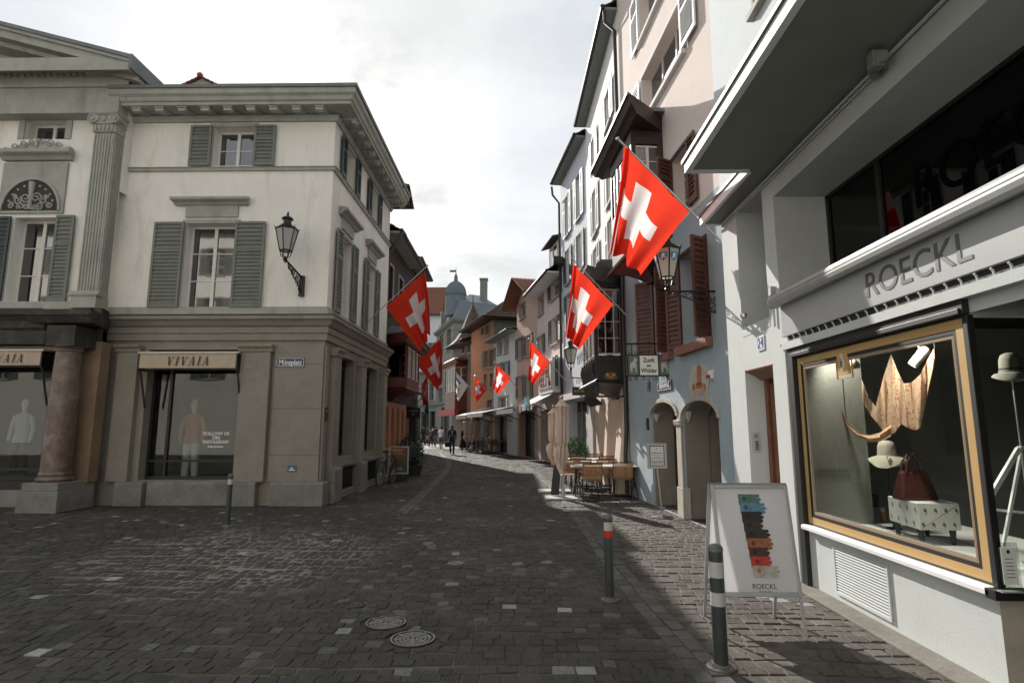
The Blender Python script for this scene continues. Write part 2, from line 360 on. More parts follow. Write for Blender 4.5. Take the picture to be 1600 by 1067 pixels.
def archband(mb, F, a0, a1, zs, zt, wd, t0, t1, n=14):
    c = (a0+a1)/2; r = (a1-a0)/2; h = zt-zs
    for i in range(n):
        A, B = math.pi*i/n, math.pi*(i+1)/n
        q = lambda A, k: (c-(r+k)*math.cos(A), zs+(h+k)*math.sin(A))
        p = [q(A, 0), q(B, 0), q(B, wd), q(A, wd)]
        mb.prism(F, p, t0, t1)
def tiled(mb, p0, p1, p2, p3, course=.28, th=.05):
    """roof slope p0-p1 eave, p3-p2 ridge, built of overlapping courses"""
    p0, p1, p2, p3 = map(Vector, (p0, p1, p2, p3)); L = ((p3+p2)/2-(p0+p1)/2).length; n = max(2, int(L/course))
    nr = (p1-p0).cross(p3-p0).normalized()
    if nr.z < 0: nr = -nr
    for i in range(n):
        a, b = i/n, min(1, (i+1.05)/n)
        e = [p0.lerp(p3, a), p1.lerp(p2, a), p1.lerp(p2, b), p0.lerp(p3, b)]
        up = [e[0]+nr*th, e[1]+nr*th, e[2]+nr*th*.3, e[3]+nr*th*.3]
        mb.hexa([*e, *up])
        w = (e[1]-e[0]); k = max(1, int(w.length/.22))
        for j in range(k):   # raised rounded tile ribs
            q = (j+.5+random.uniform(-.12, .12))/k; c0 = up[0].lerp(up[1], q); c1 = up[3].lerp(up[2], q); d = w.normalized()*.07
            mb.add([c0-d, c0+nr*.028, c0+d, c1-d, c1+nr*.028, c1+d], [(0, 1, 4, 3), (1, 2, 5, 4), (0, 2, 1)])
def lantern(P, c, s=1, gm='lampglass', shields=False):
    """six sided tapering street lantern, c = bottom centre"""
    x, y, z = c; m = MB(); n = 6
    rb, rt, h = .11*s, .205*s, .42*s
    def ring(r, zz): return [Vector((x+r*math.cos(math.pi*2*(i+.5)/n), y+r*math.sin(math.pi*2*(i+.5)/n), zz)) for i in range(n)]
    b, t = ring(rb, z+.14*s), ring(rt, z+.14*s+h)
    for i in range(n):
        m.tube([b[i], t[i]], .011*s, 5); m.tube([b[i], b[(i+1) % n]], .012*s, 5); m.tube([t[i], t[(i+1) % n]], .014*s, 5)
        m.tube([t[i], t[i]+(t[i]-Vector((x, y, t[i].z)))*.14+Vector((0, 0, .05*s))], [.013*s, .003*s], 5)
        m.tube([b[i]*1.0, Vector((x+(b[i].x-x)*.7, y+(b[i].y-y)*.7, z+.03*s)), Vector((x, y, z))], .009*s, 5)
    m.lathe((x, y, 0), [(rt*1.02, z+(.14)*s+h), (rt*.62, z+.14*s+h+.07*s), (.075*s, z+.14*s+h+.10*s), (.07*s, z+.14*s+h+.19*s), (.11*s, z+.14*s+h+.2*s), (.10*s, z+.14*s+h+.225*s), (.03*s, z+.14*s+h+.27*s), (.018*s, z+.14*s+h+.28*s), (.024*s, z+.14*s+h+.31*s), (.004*s, z+.14*s+h+.36*s)], 12)
    m.lathe((x, y, 0), [(.03*s, z-.06*s), (.045*s, z-.03*s), (.03*s, z), (.05*s, z+.01*s), (.02*s, z+.03*s)], 10)
    fr = obj('lantern_frame', m, M['black'], P)
    g = MB(); b2, t2 = ring(rb*.97, z+.145*s), ring(rt*.97, z+.135*s+h)
    for i in range(n): g.add([b2[i], b2[(i+1) % n], t2[(i+1) % n], t2[i]], [(0, 1, 2, 3)])
    obj('glass', g, M[gm], fr)
    if shields:
        for i in range(n):
            A, B = t2[i], t2[(i+1) % n]; mid = (A+B)/2; dn = ((b2[i]+b2[(i+1) % n])/2-mid); e = (B-A).normalized(); nn = e.cross(dn).normalized()
            if nn.dot(mid-Vector((x, y, mid.z))) < 0: nn = -nn
            o = mid+dn*.16+nn*.004; W = .062*s; q = MB()
            pts = [(-1, 0), (1, 0), (1, .9), (.7, 1.5), (0, 2), (-.7, 1.5), (-1, .9)]
            q.add([o+e*px*W+dn.normalized()*py*W for px, py in pts]+[o+nn*.004+e*px*W+dn.normalized()*py*W for px, py in pts], [tuple(range(7)), tuple(range(7, 14))]+[(k, (k+1) % 7, (k+1) % 7+7, k+7) for k in range(7)])
            sh = obj('shield', q, mat('shield_blue', (.03, .25, .45), .5), fr)
            rr = MB(); pts = [(-.6, 1.35), (-.35, .9), (-.5, .5), (-.1, .25), (.3, .25), (.7, .55), (.3, .62), (.35, 1.0), (.65, 1.5), (.25, 1.3), (0, 1.0), (-.2, 1.55)]
            rr.add([o+nn*.0065+e*px*W+dn.normalized()*py*W for px, py in pts], [tuple(range(12))])
            obj('rampant_beast', rr, M['letterw'], sh)
    return fr
def scroll(m, c, ex, ez, r0, turns=1.4, a0=0, th=.008, k=18, sgn=1):
    pts = []
    for i in range(k+1):
        a = a0+sgn*turns*2*math.pi*i/k; r = r0*(1-.8*i/k); pts.append(Vector(c)+Vector(ex)*(r*math.cos(a))+Vector(ez)*(r*math.sin(a)))
    m.tube(pts, th, 5)
# ================================================================ GROUND
g = MB(); g.add([(-300, -120, -.012), (300, -120, -.012), (300, 500, -.012), (-300, 500, -.012)], [(0, 1, 2, 3)])
gm = bpy.data.materials.new('cobble_joint_sand'); gm.use_nodes = True; t = gm.node_tree; L = t.links.new; b = t.nodes['Principled BSDF']; b.inputs['Roughness'].default_value = .95
tcn = N(t, 'ShaderNodeNewGeometry'); n = N(t, 'ShaderNodeTexNoise'); setin(n, Scale=1.1, Detail=8.0, Roughness=.65); L(tcn.outputs['Position'], n.inputs['Vector'])
mp = N(t, 'ShaderNodeMapping'); pc = gz(375, 862); mp.inputs['Location'].default_value = (-pc.x, -pc.y, 0); L(tcn.outputs['Position'], mp.inputs[0])
mp2 = N(t, 'ShaderNodeMapping'); mp2.inputs['Scale'].default_value = (.55, .48, 1); mp2.inputs['Rotation'].default_value = (0, 0, R(-25)); L(mp.outputs[0], mp2.inputs[0])
ln = N(t, 'ShaderNodeVectorMath', operation='LENGTH'); L(mp2.outputs[0], ln.inputs[0])
ad = N(t, 'ShaderNodeMath', operation='MULTIPLY_ADD'); L(n.outputs['Fac'], ad.inputs[0]); ad.inputs[1].default_value = -1.0; L(ln.outputs['Value'], ad.inputs[2])
mr = N(t, 'ShaderNodeMapRange'); L(ad.outputs[0], mr.inputs[0]); mr.inputs[1].default_value = .15; mr.inputs[2].default_value = .75; mr.inputs[3].default_value = 1; mr.inputs[4].default_value = 0
r1 = N(t, 'ShaderNodeMix', data_type='RGBA'); r1.inputs[6].default_value = (.045, .042, .035, 1); r1.inputs[7].default_value = (.15, .14, .12, 1)
n3 = N(t, 'ShaderNodeTexNoise'); setin(n3, Scale=.9, Detail=6.0); L(tcn.outputs['Position'], n3.inputs['Vector'])
m3 = N(t, 'ShaderNodeMapRange'); L(n3.outputs['Fac'], m3.inputs[0]); m3.inputs[1].default_value = .4; m3.inputs[2].default_value = .7; L(m3.outputs[0], r1.inputs[0])
r2 = N(t, 'ShaderNodeMix', data_type='RGBA'); L(mr.outputs[0], r2.inputs[0]); L(r1.outputs[2], r2.inputs[6]); r2.inputs[7].default_value = (.22, .21, .185, 1); L(r2.outputs[2], b.inputs['Base Color'])
struct(obj('ground', g, gm))
# cobbles: one mesh of individually laid stones
def cobble_mat():
    m = bpy.data.materials.new('cobblestone'); m.use_nodes = True; t = m.node_tree; L = t.links.new; b = t.nodes['Principled BSDF']
    a = N(t, 'ShaderNodeAttribute', attribute_name='tone'); ge = N(t, 'ShaderNodeNewGeometry')
    n = N(t, 'ShaderNodeTexNoise'); setin(n, Scale=26.0, Detail=8.0, Roughness=.7); L(ge.outputs['Position'], n.inputs['Vector'])
    r = N(t, 'ShaderNodeMapRange'); L(n.outputs['Fac'], r.inputs[0]); r.inputs[1].default_value = .25; r.inputs[2].default_value = .75; r.inputs[3].default_value = .6; r.inputs[4].default_value = 1.4
    n4 = N(t, 'ShaderNodeTexNoise'); setin(n4, Scale=.45, Detail=7.0, Roughness=.6); L(ge.outputs['Position'], n4.inputs['Vector'])
    r4 = N(t, 'ShaderNodeMapRange'); L(n4.outputs['Fac'], r4.inputs[0]); r4.inputs[1].default_value = .3; r4.inputs[2].default_value = .7; r4.inputs[3].default_value = .72; r4.inputs[4].default_value = 1.3
    mm = N(t, 'ShaderNodeMath', operation='MULTIPLY'); L(r.outputs[0], mm.inputs[0]); L(r4.outputs[0], mm.inputs[1])
    v = N(t, 'ShaderNodeVectorMath', operation='SCALE'); L(a.outputs['Color'], v.inputs[0]); L(mm.outputs[0], v.inputs['Scale']); L(v.outputs[0], b.inputs['Base Color'])
    b.inputs['Roughness'].default_value = .72; b.inputs['Specular IOR Level'].default_value = .22
    bp = N(t, 'ShaderNodeBump'); bp.inputs['Strength'].default_value = .55; bp.inputs['Distance'].default_value = .012; L(n.outputs['Fac'], bp.inputs['Height']); L(bp.outputs[0], b.inputs['Normal'])
    return m
GUT_R = [(1.36, 2.6), (1.30, 3.6), (1.27, 4.45), (1.17, 6), (1.13, 7.4), (1.11, 9.2), (1.10, 11), (1.08, 12.6), (1.0, 15), (.8, 18), (.5, 22), (.1, 26)]
GUT_L = [tuple(gz(u, v).xy) for u, v in [(628, 800), (656, 775), (677, 757), (692, 742), (700, 730), (702, 720)]]+[(-6.0, 42)]
def laydist(x, y, C):
    best = 9e9
    for i in range(len(C)-1):
        ax, ay = C[i]; bx, by = C[i+1]; dx, dy = bx-ax, by-ay; k = max(0, min(1, ((x-ax)*dx+(y-ay)*dy)/(dx*dx+dy*dy)))
        best = min(best, math.hypot(x-ax-k*dx, y-ay-k*dy))
    return best
MANH = [(gz(603, 972), .17), (gz(645, 997), .175), (gz(553, 944), .11), (gz(669, 848), .07), (gz(712, 879), .10), (gz(809, 880), .07), (gz(855, 878), .07)]
CV, CFc, CT = [], [], []
rg = random.Random(3)
def stone(cx, cy, hw, hl, ang=0, tone=None, zt=0):
    j = lambda a: rg.uniform(-a, a)
    ca, sa = math.cos(ang), math.sin(ang); o = len(CV); tx, ty = j(.035), j(.035); h = zt+j(.005)
    out = []
    for px, py in ((-hw, -hl), (hw, -hl), (hw, hl), (-hw, hl)): out.append((px*(1+j(.09)), py*(1+j(.09))))
    for k, z, s in ((0, -.022, 1.0), (1, h-.004, .98), (2, h, .90)):
        for px, py in out:
            X, Y = px*s, py*s; CV.append((cx+X*ca-Y*sa, cy+X*sa+Y*ca, z+(X*tx+Y*ty if k else 0)))
    for r_ in (0, 4):
        for i in range(4): CFc.append((o+r_+i, o+r_+(i+1) % 4, o+r_+4+(i+1) % 4, o+r_+4+i))
    CFc.append((o+8, o+9, o+10, o+11))
    if tone is None:
        q = rg.random(); wk = 1.35 if cx > 1.25 and cy < 16 else 1.0  # wk: sunlight on the right pavement put into a lighter, warmer stone tone
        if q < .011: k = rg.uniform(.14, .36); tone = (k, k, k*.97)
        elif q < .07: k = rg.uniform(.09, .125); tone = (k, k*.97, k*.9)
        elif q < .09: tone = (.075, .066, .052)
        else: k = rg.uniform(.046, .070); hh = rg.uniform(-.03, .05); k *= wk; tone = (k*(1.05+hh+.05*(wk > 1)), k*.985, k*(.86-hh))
    CT.extend([tone]*9)
y = 2.6
while y < 46:
    pitch = rg.uniform(.118, .145); yc = y+pitch/2
    if yc < 12.6: xl, xr = -.93*yc-2.0, 3.2
    elif yc < 27: xl, xr = -4.7, 3.2 if yc < 15 else 2.9
    else: xl, xr = -.30*yc, 3.0-.12*(yc-24)
    if yc > 20: pitch *= 1.25
    x = xl+rg.uniform(0, .1); ph = rg.uniform(0, 9)
    while x < xr:
        wd = rg.uniform(.10, .165)*(1.0 if yc < 20 else 1.35); xc = x+wd/2; x += wd
        yy = yc+.03*math.sin(xc*1.3+ph*.2)+.018*math.sin(xc*3.1+ph)+rg.uniform(-.006, .006)
        if laydist(xc, yy, GUT_R) < .15 or (8 < yy and laydist(xc, yy, GUT_L) < .13): continue
        if any((xc-p.x)**2+(yy-p.y)**2 < (r+.05)**2 for p, r in MANH): continue
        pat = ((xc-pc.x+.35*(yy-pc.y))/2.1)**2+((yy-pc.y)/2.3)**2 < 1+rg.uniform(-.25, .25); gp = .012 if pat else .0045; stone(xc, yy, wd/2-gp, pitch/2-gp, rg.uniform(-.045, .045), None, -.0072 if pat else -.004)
    y += pitch
for C, wdt in ((GUT_R, .085), (GUT_L, .075)):
    for i in range(len(C)-1):
        a, b_ = Vector(C[i]), Vector(C[i+1]); d = (b_-a); Ln = d.length; an = math.atan2(d.y, d.x); k = max(1, int(Ln/.2))
        for q in range(k):
            for sd in (-1, 1):
                p = a.lerp(b_, (q+.5+.2*sd)/k)+Vector((-d.y, d.x)).normalized()*sd*wdt*.8
                kk = rg.uniform(.085, .13); stone(p.x, p.y, Ln/k/2-.007, wdt*.72, an, (kk, kk*.97, kk*.9), .0)
for p, r in MANH:
    n = int(2*math.pi*(r+.06)/.13)
    for i in range(n):
        A = 2*math.pi*i/n; stone(p.x+(r+.075)*math.cos(A), p.y+(r+.075)*math.sin(A), .035, .055, A)
me = bpy.data.meshes.new('cobblestones'); me.from_pydata(CV, [], CFc); me.materials.append(cobble_mat())
at = me.attributes.new('tone', 'FLOAT_COLOR', 'FACE'); at.data.foreach_set('color', np.array([(a, b_, c, 1) for a, b_, c in CT], dtype=np.float32).ravel())
cb = bpy.data.objects.new('cobblestones', me); col.objects.link(cb); struct(cb)
ks = MB(); ks.box(2.84, 3.06, 3.2, 8.6, -.01, .012); struct(obj('kerb_strip', ks, mat('kerb_concrete', (.19, .18, .155), .9, var=.25, vs=4, bump=.4, bs=30), bevel=.006))
fc = MB(); fc.add([(-26, 46, -.006), (6, 46, -.006), (6, 90, -.006), (-26, 90, -.006)], [(0, 1, 2, 3)])
struct(obj('far_pavement', fc, mat('far_paving', (.10, .097, .088), .8, var=.3, vs=3, bump=.4, bs=20)))
# covers
castm = mat('cast_iron', (.16, .155, .14), .5, metal=.4, var=.25, vs=20, bump=.2, bs=120)
castd = mat('dark_cast_iron', (.045, .043, .04), .6, metal=.2, var=.3, vs=20); castl = mat('worn_cast_iron', (.27, .265, .25), .55, metal=.3, var=.2, vs=20)
lab = ['round cast iron manhole cover with a small twin keyhole, left of the two large ones', 'round cast iron manhole cover set among cracked darker stones, right of the two large ones', 'small faint round iron cover behind the left large manhole cover', 'small pale round valve cover in a patch of white stones, the farthest cover', 'small pale oval-looking valve cover midway up the street, no pale stones touching it', 'small dark centred valve cover with a square of pale mortar round it', 'small pale valve cover at the right end of the row of valve covers']
for k, (p, r) in enumerate(MANH):
    m = MB(); big = r > .15; c = (p.x, p.y, 0)
    m.lathe(c, [(r, -.02), (r, .004), (r*.9, .004), (r*.9, -.006)], 40, cap=False)
    rb_ = MB(); rb_.lathe(c, [(r, .0035), (r, .0045), (r*.93, .0045), (r*.93, .003)], 40, cap=False); nr = 4 if big else 2
    m.lathe(c, [(r*.9, -.006), (0.001, -.006)], 40, cap=False)
    for i in range(nr):
        ra = r*(.80-.18*i) if big else r*(.7-.35*i)
        rb_.lathe(c, [(ra, -.006), (ra, .002), (ra-r*.075, .002), (ra-r*.075, -.006)], 40, cap=False)
    o = tag(obj('manhole_cover' if big else 'valve_cover', m, castl if k in (3, 4, 5, 6) else castl if big else castm, loc=c), lab[k], 'manhole cover' if big else 'valve cover', 'iron covers set in the cobbles')
    for p_ in o.data.materials: pass
    o.data.materials[0] = castd if big or k == 2 else castl; obj('raised_rings', rb_, castl if k != 2 else castm, o)
    if big:
        q = MB()
        for i in range(8):
            A = math.pi*i/4+.2; q.tube([(p.x+r*.25*math.cos(A), p.y+r*.25*math.sin(A), .0025), (p.x+r*.86*math.cos(A), p.y+r*.86*math.sin(A), .0025)], .006, 4)
        q.lathe(c, [(r*.2, -.004), (r*.2, .003), (.001, .003)], 16); obj('ribs', q, castl, o)
        h = MB(); h.box(p.x-.03, p.x-.008, p.y-.02, p.y+.02, .0031, .005).box(p.x+.008, p.x+.03, p.y-.02, p.y+.02, .0031, .005); obj('keyhole', h, M['blackframe'], o)
d0 = gz(895, 790); m = MB(); m.box(d0.x-.22, d0.x+.22, d0.y-.2, d0.y-.16, -.01, .012).box(d0.x-.22, d0.x+.22, d0.y+.16, d0.y+.2, -.01, .012)
for i in range(9): m.box(d0.x-.22+.052*i, d0.x-.20+.052*i+.004, d0.y-.16, d0.y+.16, -.01, .01)
tag(obj('drain_grate', m, castm, loc=d0), 'slotted iron drain grate in the gutter below the folded parasols', 'drain grate')

# ================================================================ LEFT CORNER BUILDING
LF = Frame((-16, 12.6), (-4.35, 12.6)); LS = Frame((-4.35, 12.6), (-4.35, 18.35))
def zL(v, u=420, t=0): return LF.px(u, v, t)[1]
def sL(u, v=600, t=0): return LF.px(u, v, t)[0]
cb_ = thing('corner_building', 'two storey white plaster corner building with stone shopfront, bracketed cornice and grey shutters', 'building', (-4.35, 12.6, 0))
sw0 = sL(178, 600)                                        # where the temple front begins
ews = oY(152, 460, 12.05).x+16-.6; z_led, z_led2 = zL(494), zL(532); z_top = zL(188); z_str = zL(262)
zp = zL(752, 300); EL = LF.L; SLn = LS.L
# windows of the front
fu = (sL(303), sL(371), zL(259), zL(199)); fm_ = (sL(288, 400), sL(366, 400), zL(479), zL(349))
su = [(LS.px(537, 250)[0], LS.px(554, 270)[0]), (LS.px(584, 310)[0], LS.px(597, 330)[0])]
su = [(.78, 1.62), (3.2, 4.02)]; smid = [(.78, 1.62), (3.2, 4.02)]
pl = MB(); wallskin(pl, LF, ews, EL, z_led, z_top, [fu+(.3,), fm_+(.3,)]); wallskin(pl, LS, 0, SLn, z_led, z_top, [(a, b, fu[2], fu[3], .3) for a, b in su]+[(a, b, fm_[2], fm_[3], .3) for a, b in smid])
LB = Frame((-4.35, 18.35), (-12, 18.35)); wallskin(pl, LB, 0, 7.65, z_led, z_top+.8, [])
obj('upper_wall', pl, M['plaster'], cb_)
GSH = [(sL(219, 700), sL(369, 700), zp+.02, zL(546), .3)]
gs = [(LS.px(521, 700)[0]+.0, LS.px(543, 700)[0]), (LS.px(567, 700)[0], LS.px(582, 700)[0])]
gs = [(.92, 2.35), (3.35, 4.75)]
gw = MB(); wallskin(gw, LF, ews, EL, 0, z_led, [GSH[0]]); wallskin(gw, LS, 0, SLn, 0, z_led, [(a, b, .95, zL(546), .3) for a, b in gs]); wallskin(gw, LB, 0, 7.65, 0, z_led, [])
obj('stone_base_wall', gw, M['stone'], cb_)
# plinth courses
ph = zL(752, 450)
m = MB(); m.mould(LF, [(0.002, 0), (.16, 0), (.16, ph-.04), (.12, ph), (.002, ph)], sL(426, 770), EL, 0, 1)
m.mould(LS, [(0.002, 0), (.16, 0), (.16, ph-.04), (.12, ph), (.002, ph)], 0, .22, 1, 0)
m.mould(LF, [(0.002, 0), (.10, 0), (.10, ph-.03), (.06, ph), (.002, ph)], sL(232, 770), sL(362, 770))
m.mould(LF, [(0.002, 0), (.2, 0), (.2, ph-.03), (.14, ph), (.002, ph)], sL(364, 770), sL(404, 770)); m.mould(LF, [(0.002, 0), (.2, 0), (.2, ph-.03), (.14, ph), (.002, ph)], sL(186, 770), sL(230, 770))
for a in (.30, 2.5, 4.95): m.mould(LS, [(0.002, 0), (.26, 0), (.26, .72), (.2, .78), (.002, .78)], a, a+.55)
for a, b in gs: m.fb(LS, a-.02, b+.15, .002, .10, .0, .16); m.fb(LS, a-.02, b+.15, .002, .12, .72, .80)
obj('plinth', m, M['plinth'], cb_, bevel=.012)
m = MB()                                                   # dark iron grilles under side windows
for a, b in gs:
    m = MB(); m.fb(LS, a+.04, b+.1, .003, .02, .18, .70)
    for i in range(int((b-a)/.07)):
        m.tube([LS.P(a+.08+.07*i, .035, .2), LS.P(a+.08+.07*i, .035, .68)], .008, 4)
    for q in range(3): m.tube([LS.P(a+.06, .036, .3+.14*q), LS.P(b+.08, .036, .3+.14*q)], .008, 4)
    obj('vent_grille', m, M['blackframe'], cb_)
# pilasters
def pilaster(mb, F, a, b, t, z0, z1, cap=.16):
    mb.fb(F, a, b, 0.002, t, z0, z1-cap); mb.mould(F, [(0, z1-cap), (t+.02, z1-cap), (t+.03, z1-cap+.03), (t+.03, z1-cap*.6), (t+.07, z1-cap*.35), (t+.09, z1-cap*.3), (t+.09, z1), (0, z1)], a-.05, b+.05)
zc = zL(540)
for a, b in ((sL(186, 600), sL(218, 600)), (sL(378, 600), sL(424, 600))): m = MB(); pilaster(m, LF, a, b, .14, ph, zc); obj('pilaster', m, M['stone'], cb_, bevel=.008)
m = MB(); m.fb(LF, sL(428, 600), EL+.003, .002, .05, ph, zc); m.fb(LS, 0, .22, .002, .053, ph, zc); cpi = m; obj('corner_pier', m, M['stone'], cb_, bevel=.008)
for a in (.34, 2.55, 5.0): m = MB(); pilaster(m, LS, a, a+.42, .16, .78, zc, .2); obj('pilaster', m, M['stone'], cb_, bevel=.008)
m = MB()
for z in (ph+.55, ph+1.55, zc-.42): m.fb(LF, sL(428, 600)+.01, EL-.0, .0502, .052, z, z+.007); m.fb(LS, 0, .2, .0532, .055, z, z+.007)
obj('block_joints', m, M['darktrim'], cb_)
# entablature between ground floor and upper floor
e0 = ews+.5
m = MB(); prof = [(0.003, zL(532)), (.06, zL(532)), (.06, zL(522)), (.09, zL(521)), (.09, zL(512)), (.14, zL(510)), (.20, zL(504)), (.26, zL(501)), (.26, zL(496)), (.10, zL(493)), (.003, zL(493))]
m.mould(LF, prof, e0, EL, 0, 1); m.mould(LS, prof, 0, SLn, 1, 0); obj('entablature', m, M['stone'], cb_)
m = MB(); pr = [(.003, zL(493)+.002), (.045, zL(493)+.002), (.045, zL(480)), (.003, zL(479))]; m.mould(LF, pr, e0, EL, 0, 1); m.mould(LS, pr, 0, SLn, 1, 0)
obj('sill_band', m, M['trim'], cb_); m = MB(); pr = [(.003, z_str-.09), (.05, z_str-.09), (.06, z_str-.03), (.09, z_str-.01), (.003, z_str)]; m.mould(LF, pr, e0, EL, 0, 1); m.mould(LS, pr, 0, SLn, 1, 0); obj('string_course', m, M['trim'], cb_)
m = MB(); pr = [(.003, zL(497)+.002), (.27, zL(496)+.002), (.27, zL(496)+.02), (.05, zL(493)+.03)]; m.mould(LF, pr, e0, EL, 0, 1); m.mould(LS, pr, 0, SLn, 1, 0); obj('ledge_flashing', m, M['darktrim'], cb_)
# cornice
zt = oY(420, 137, 12.6-.62).z; zs_ = zt-.34
m = MB(); pr = [(.002, zs_), (.50, zs_), (.50, zs_+.07), (.54, zs_+.09), (.56, zs_+.17), (.62, zs_+.22), (.62, zt), (.002, zt+.05)]
m.mould(LF, pr, e0-.1, EL, 0, 1); m.mould(LS, pr, 0, SLn, 1, 0)
pr = [(.002, z_top-.06), (.06, z_top-.06), (.08, z_top), (.10, z_top+.03), (.10, z_top+.07), (.03, z_top+.08), (.03, zs_), (.002, zs_)]; m.mould(LF, pr, e0-.1, EL, 0, 1); m.mould(LS, pr, 0, SLn, 1, 0)
obj('cornice', m, M['trim'], cb_)
m = MB(); pr = [(.40, zt+.002), (.66, zt+.0), (.67, zt+.07), (.40, zt+.13)]; m.mould(LF, pr, e0-.1, EL, 0, 1); m.mould(LS, pr, 0, SLn, 1, 0); obj('gutter', m, M['lead'], cb_)
def bracket(F, a, zt_):
    m = MB(); w = .095; z = zt_-.003; dz = zt_-(z_top+.09)
    c = [(.03, z), (.44, z), (.45, z-.10), (.36, z-.12), (.30, z-.2*dz/.3), (.20, z-.8*dz), (.10, z-dz*.98), (.03, z-dz)]
    m.mould(F, c, a-w, a+w); m.fb(F, a-w-.02, a+w+.02, .03, .47, z-.035, z+.001)
    return m
m = MB(); m.fb(LF, e0, EL+.031, .0305, .032, z_top+.085, zs_-.001); m.fb(LS, 0, SLn, .0325, .034, z_top+.085, zs_-.001); obj('frieze', m, mat('shaded_sooty_frieze', (.13, .13, .115), .9, var=.4, vs=4), cb_)  # dark strip: shade between the brackets painted into the colour, along with soot
k = 0
bs = (sL(498, 180)-sL(222, 180))/8.0; a = EL-.24
while a > e0+.1: obj('bracket', bracket(LF, a, zs_), M['trim'], cb_, bevel=.006); a -= bs
a = .24
while a < SLn: obj('bracket', bracket(LS, a, zs_), M['trim'], cb_); a += bs
m = MB(); rz = zt+.5
pts = dict(a=(-16, 11.98, zt+.13), b=(-3.73, 11.98, zt+.13), c=(-3.73, 18.4, zt+.13))
tiled(m, (-10, 12.2, zt+.1), (-3.9, 12.2, zt+.1), (-7, 15.4, zt+1.0), (-10, 15.4, zt+1.0), .35); tiled(m, (-3.9, 12.2, zt+.1), (-3.9, 18.6, zt+.1), (-7, 15.4, zt+1.0), (-7, 15.4, zt+1.0), .35)
m.add([(-16, 12.2, zt+.04), (-3.9, 12.2, zt+.04), (-3.9, 18.6, zt+.04), (-16, 18.6, zt+.04)], [(0, 1, 2, 3)]); tiled(m, (-3.9, 18.6, zt+.1), (-12, 18.6, zt+.1), (-12, 15.4, zt+1.0), (-7, 15.4, zt+1.0), .35)
rf = obj('roof', m, M['tile'], cb_)
# ridge vent seen over the front gutter
c = oY(315, 128, 14.2); m = MB(); m.prism(Frame((c.x-.5, 14.2), (c.x+.5, 14.2)), [(.1, c.z-.45), (.9, c.z-.45), (.9, c.z-.12), (.55, c.z+.06), (.5, c.z+.1), (.45, c.z+.06), (.1, c.z-.12)], -.8, 0); obj('roof_vent', m, M['trim'], rf)
m = MB(); tiled(m, (c.x-.47, 14.1, c.z-.14), (c.x-.47, 15.0, c.z-.14), (c.x, 15.0, c.z+.1), (c.x, 14.1, c.z+.1), .12, .03); tiled(m, (c.x+.47, 14.1, c.z-.14), (c.x+.47, 15.0, c.z-.14), (c.x, 15.0, c.z+.1), (c.x, 14.1, c.z+.1), .12, .03); m.lathe((c.x, 14.1, c.z+.08), [(.07, 0), (.085, .06), (.03, .12)], 8); obj('vent_tiles', m, M['tiler'], rf)
# dormer at the far end of the side roof
DX = -3.82; DY = 18.2; zd0, zd1 = zt+.06, oX(620, 259, DX).z
DF = Frame((DX, 17.3), (DX, 19.1)); m = MB()
m.prism(DF, [(.2, zd0), (1.6, zd0), (1.6, zd1-.42), (.9, zd1-.08), (.2, zd1-.42)], -2.6, 0); dm = obj('dormer', m, M['trim'], rf)
m = MB(); q0 = DF.P(-.0, .12, zd1-.5); q1 = DF.P(-.0, -2.6, zd1-.5); q2 = DF.P(.9, -2.6, zd1); q3 = DF.P(.9, .12, zd1)
tiled(m, q0, q1, q2, q3, .14, .05); tiled(m, DF.P(1.8, .12, zd1-.5), DF.P(1.8, -2.6, zd1-.5), q2, q3, .14, .05); obj('dormer_tiles', m, M['tile'], dm)
m = MB(); m.fb(DF, .6, 1.2, .002, .03, zd0+.15, zd1-.5); obj('dormer_pane', m, M['pane'], dm)
# windows
def hood(F, a0, a1, zt_, P, wid=.16, lint=.42, t=0):
    m = MB(); m.fb(F, a0-.03, a1+.03, t+.002, t+.05, zt_+.14, zt_+lint)
    z = zt_+lint; m.mould(F, [(t+0.003, z), (t+.08, z), (t+.12, z+.05), (t+.20, z+.08), (t+.22, z+.10), (t+.22, z+.15), (t+.05, z+.19), (t+0.003, z+.19)], a0-wid-.1, a1+wid+.1, .3, .3)
    return obj('hood', m, M['trim'], P)
def L1win(F, a0, a1, z0, z1, rows, h, sh=.5, sm='shutg'):
    wo = window(F, a0, a1, z0, z1, cb_, 2, rows, dep=.26, shut='lr', sw=(a1-a0)*sh, sm=sm, sur=.09, curtain=False, st=.05)
    if h: hood(F, a0, a1, z1, wo)
    return wo
L1win(LF, *fu, 2, False, .52); L1win(LF, *fm_, 3, True, .6)
for a, b in su: L1win(LS, a, b, fu[2], fu[3], 2, False, .42, 'shutdark')
for a, b in smid: L1win(LS, a, b, fm_[2], fm_[3], 3, True, .5, 'shutg')
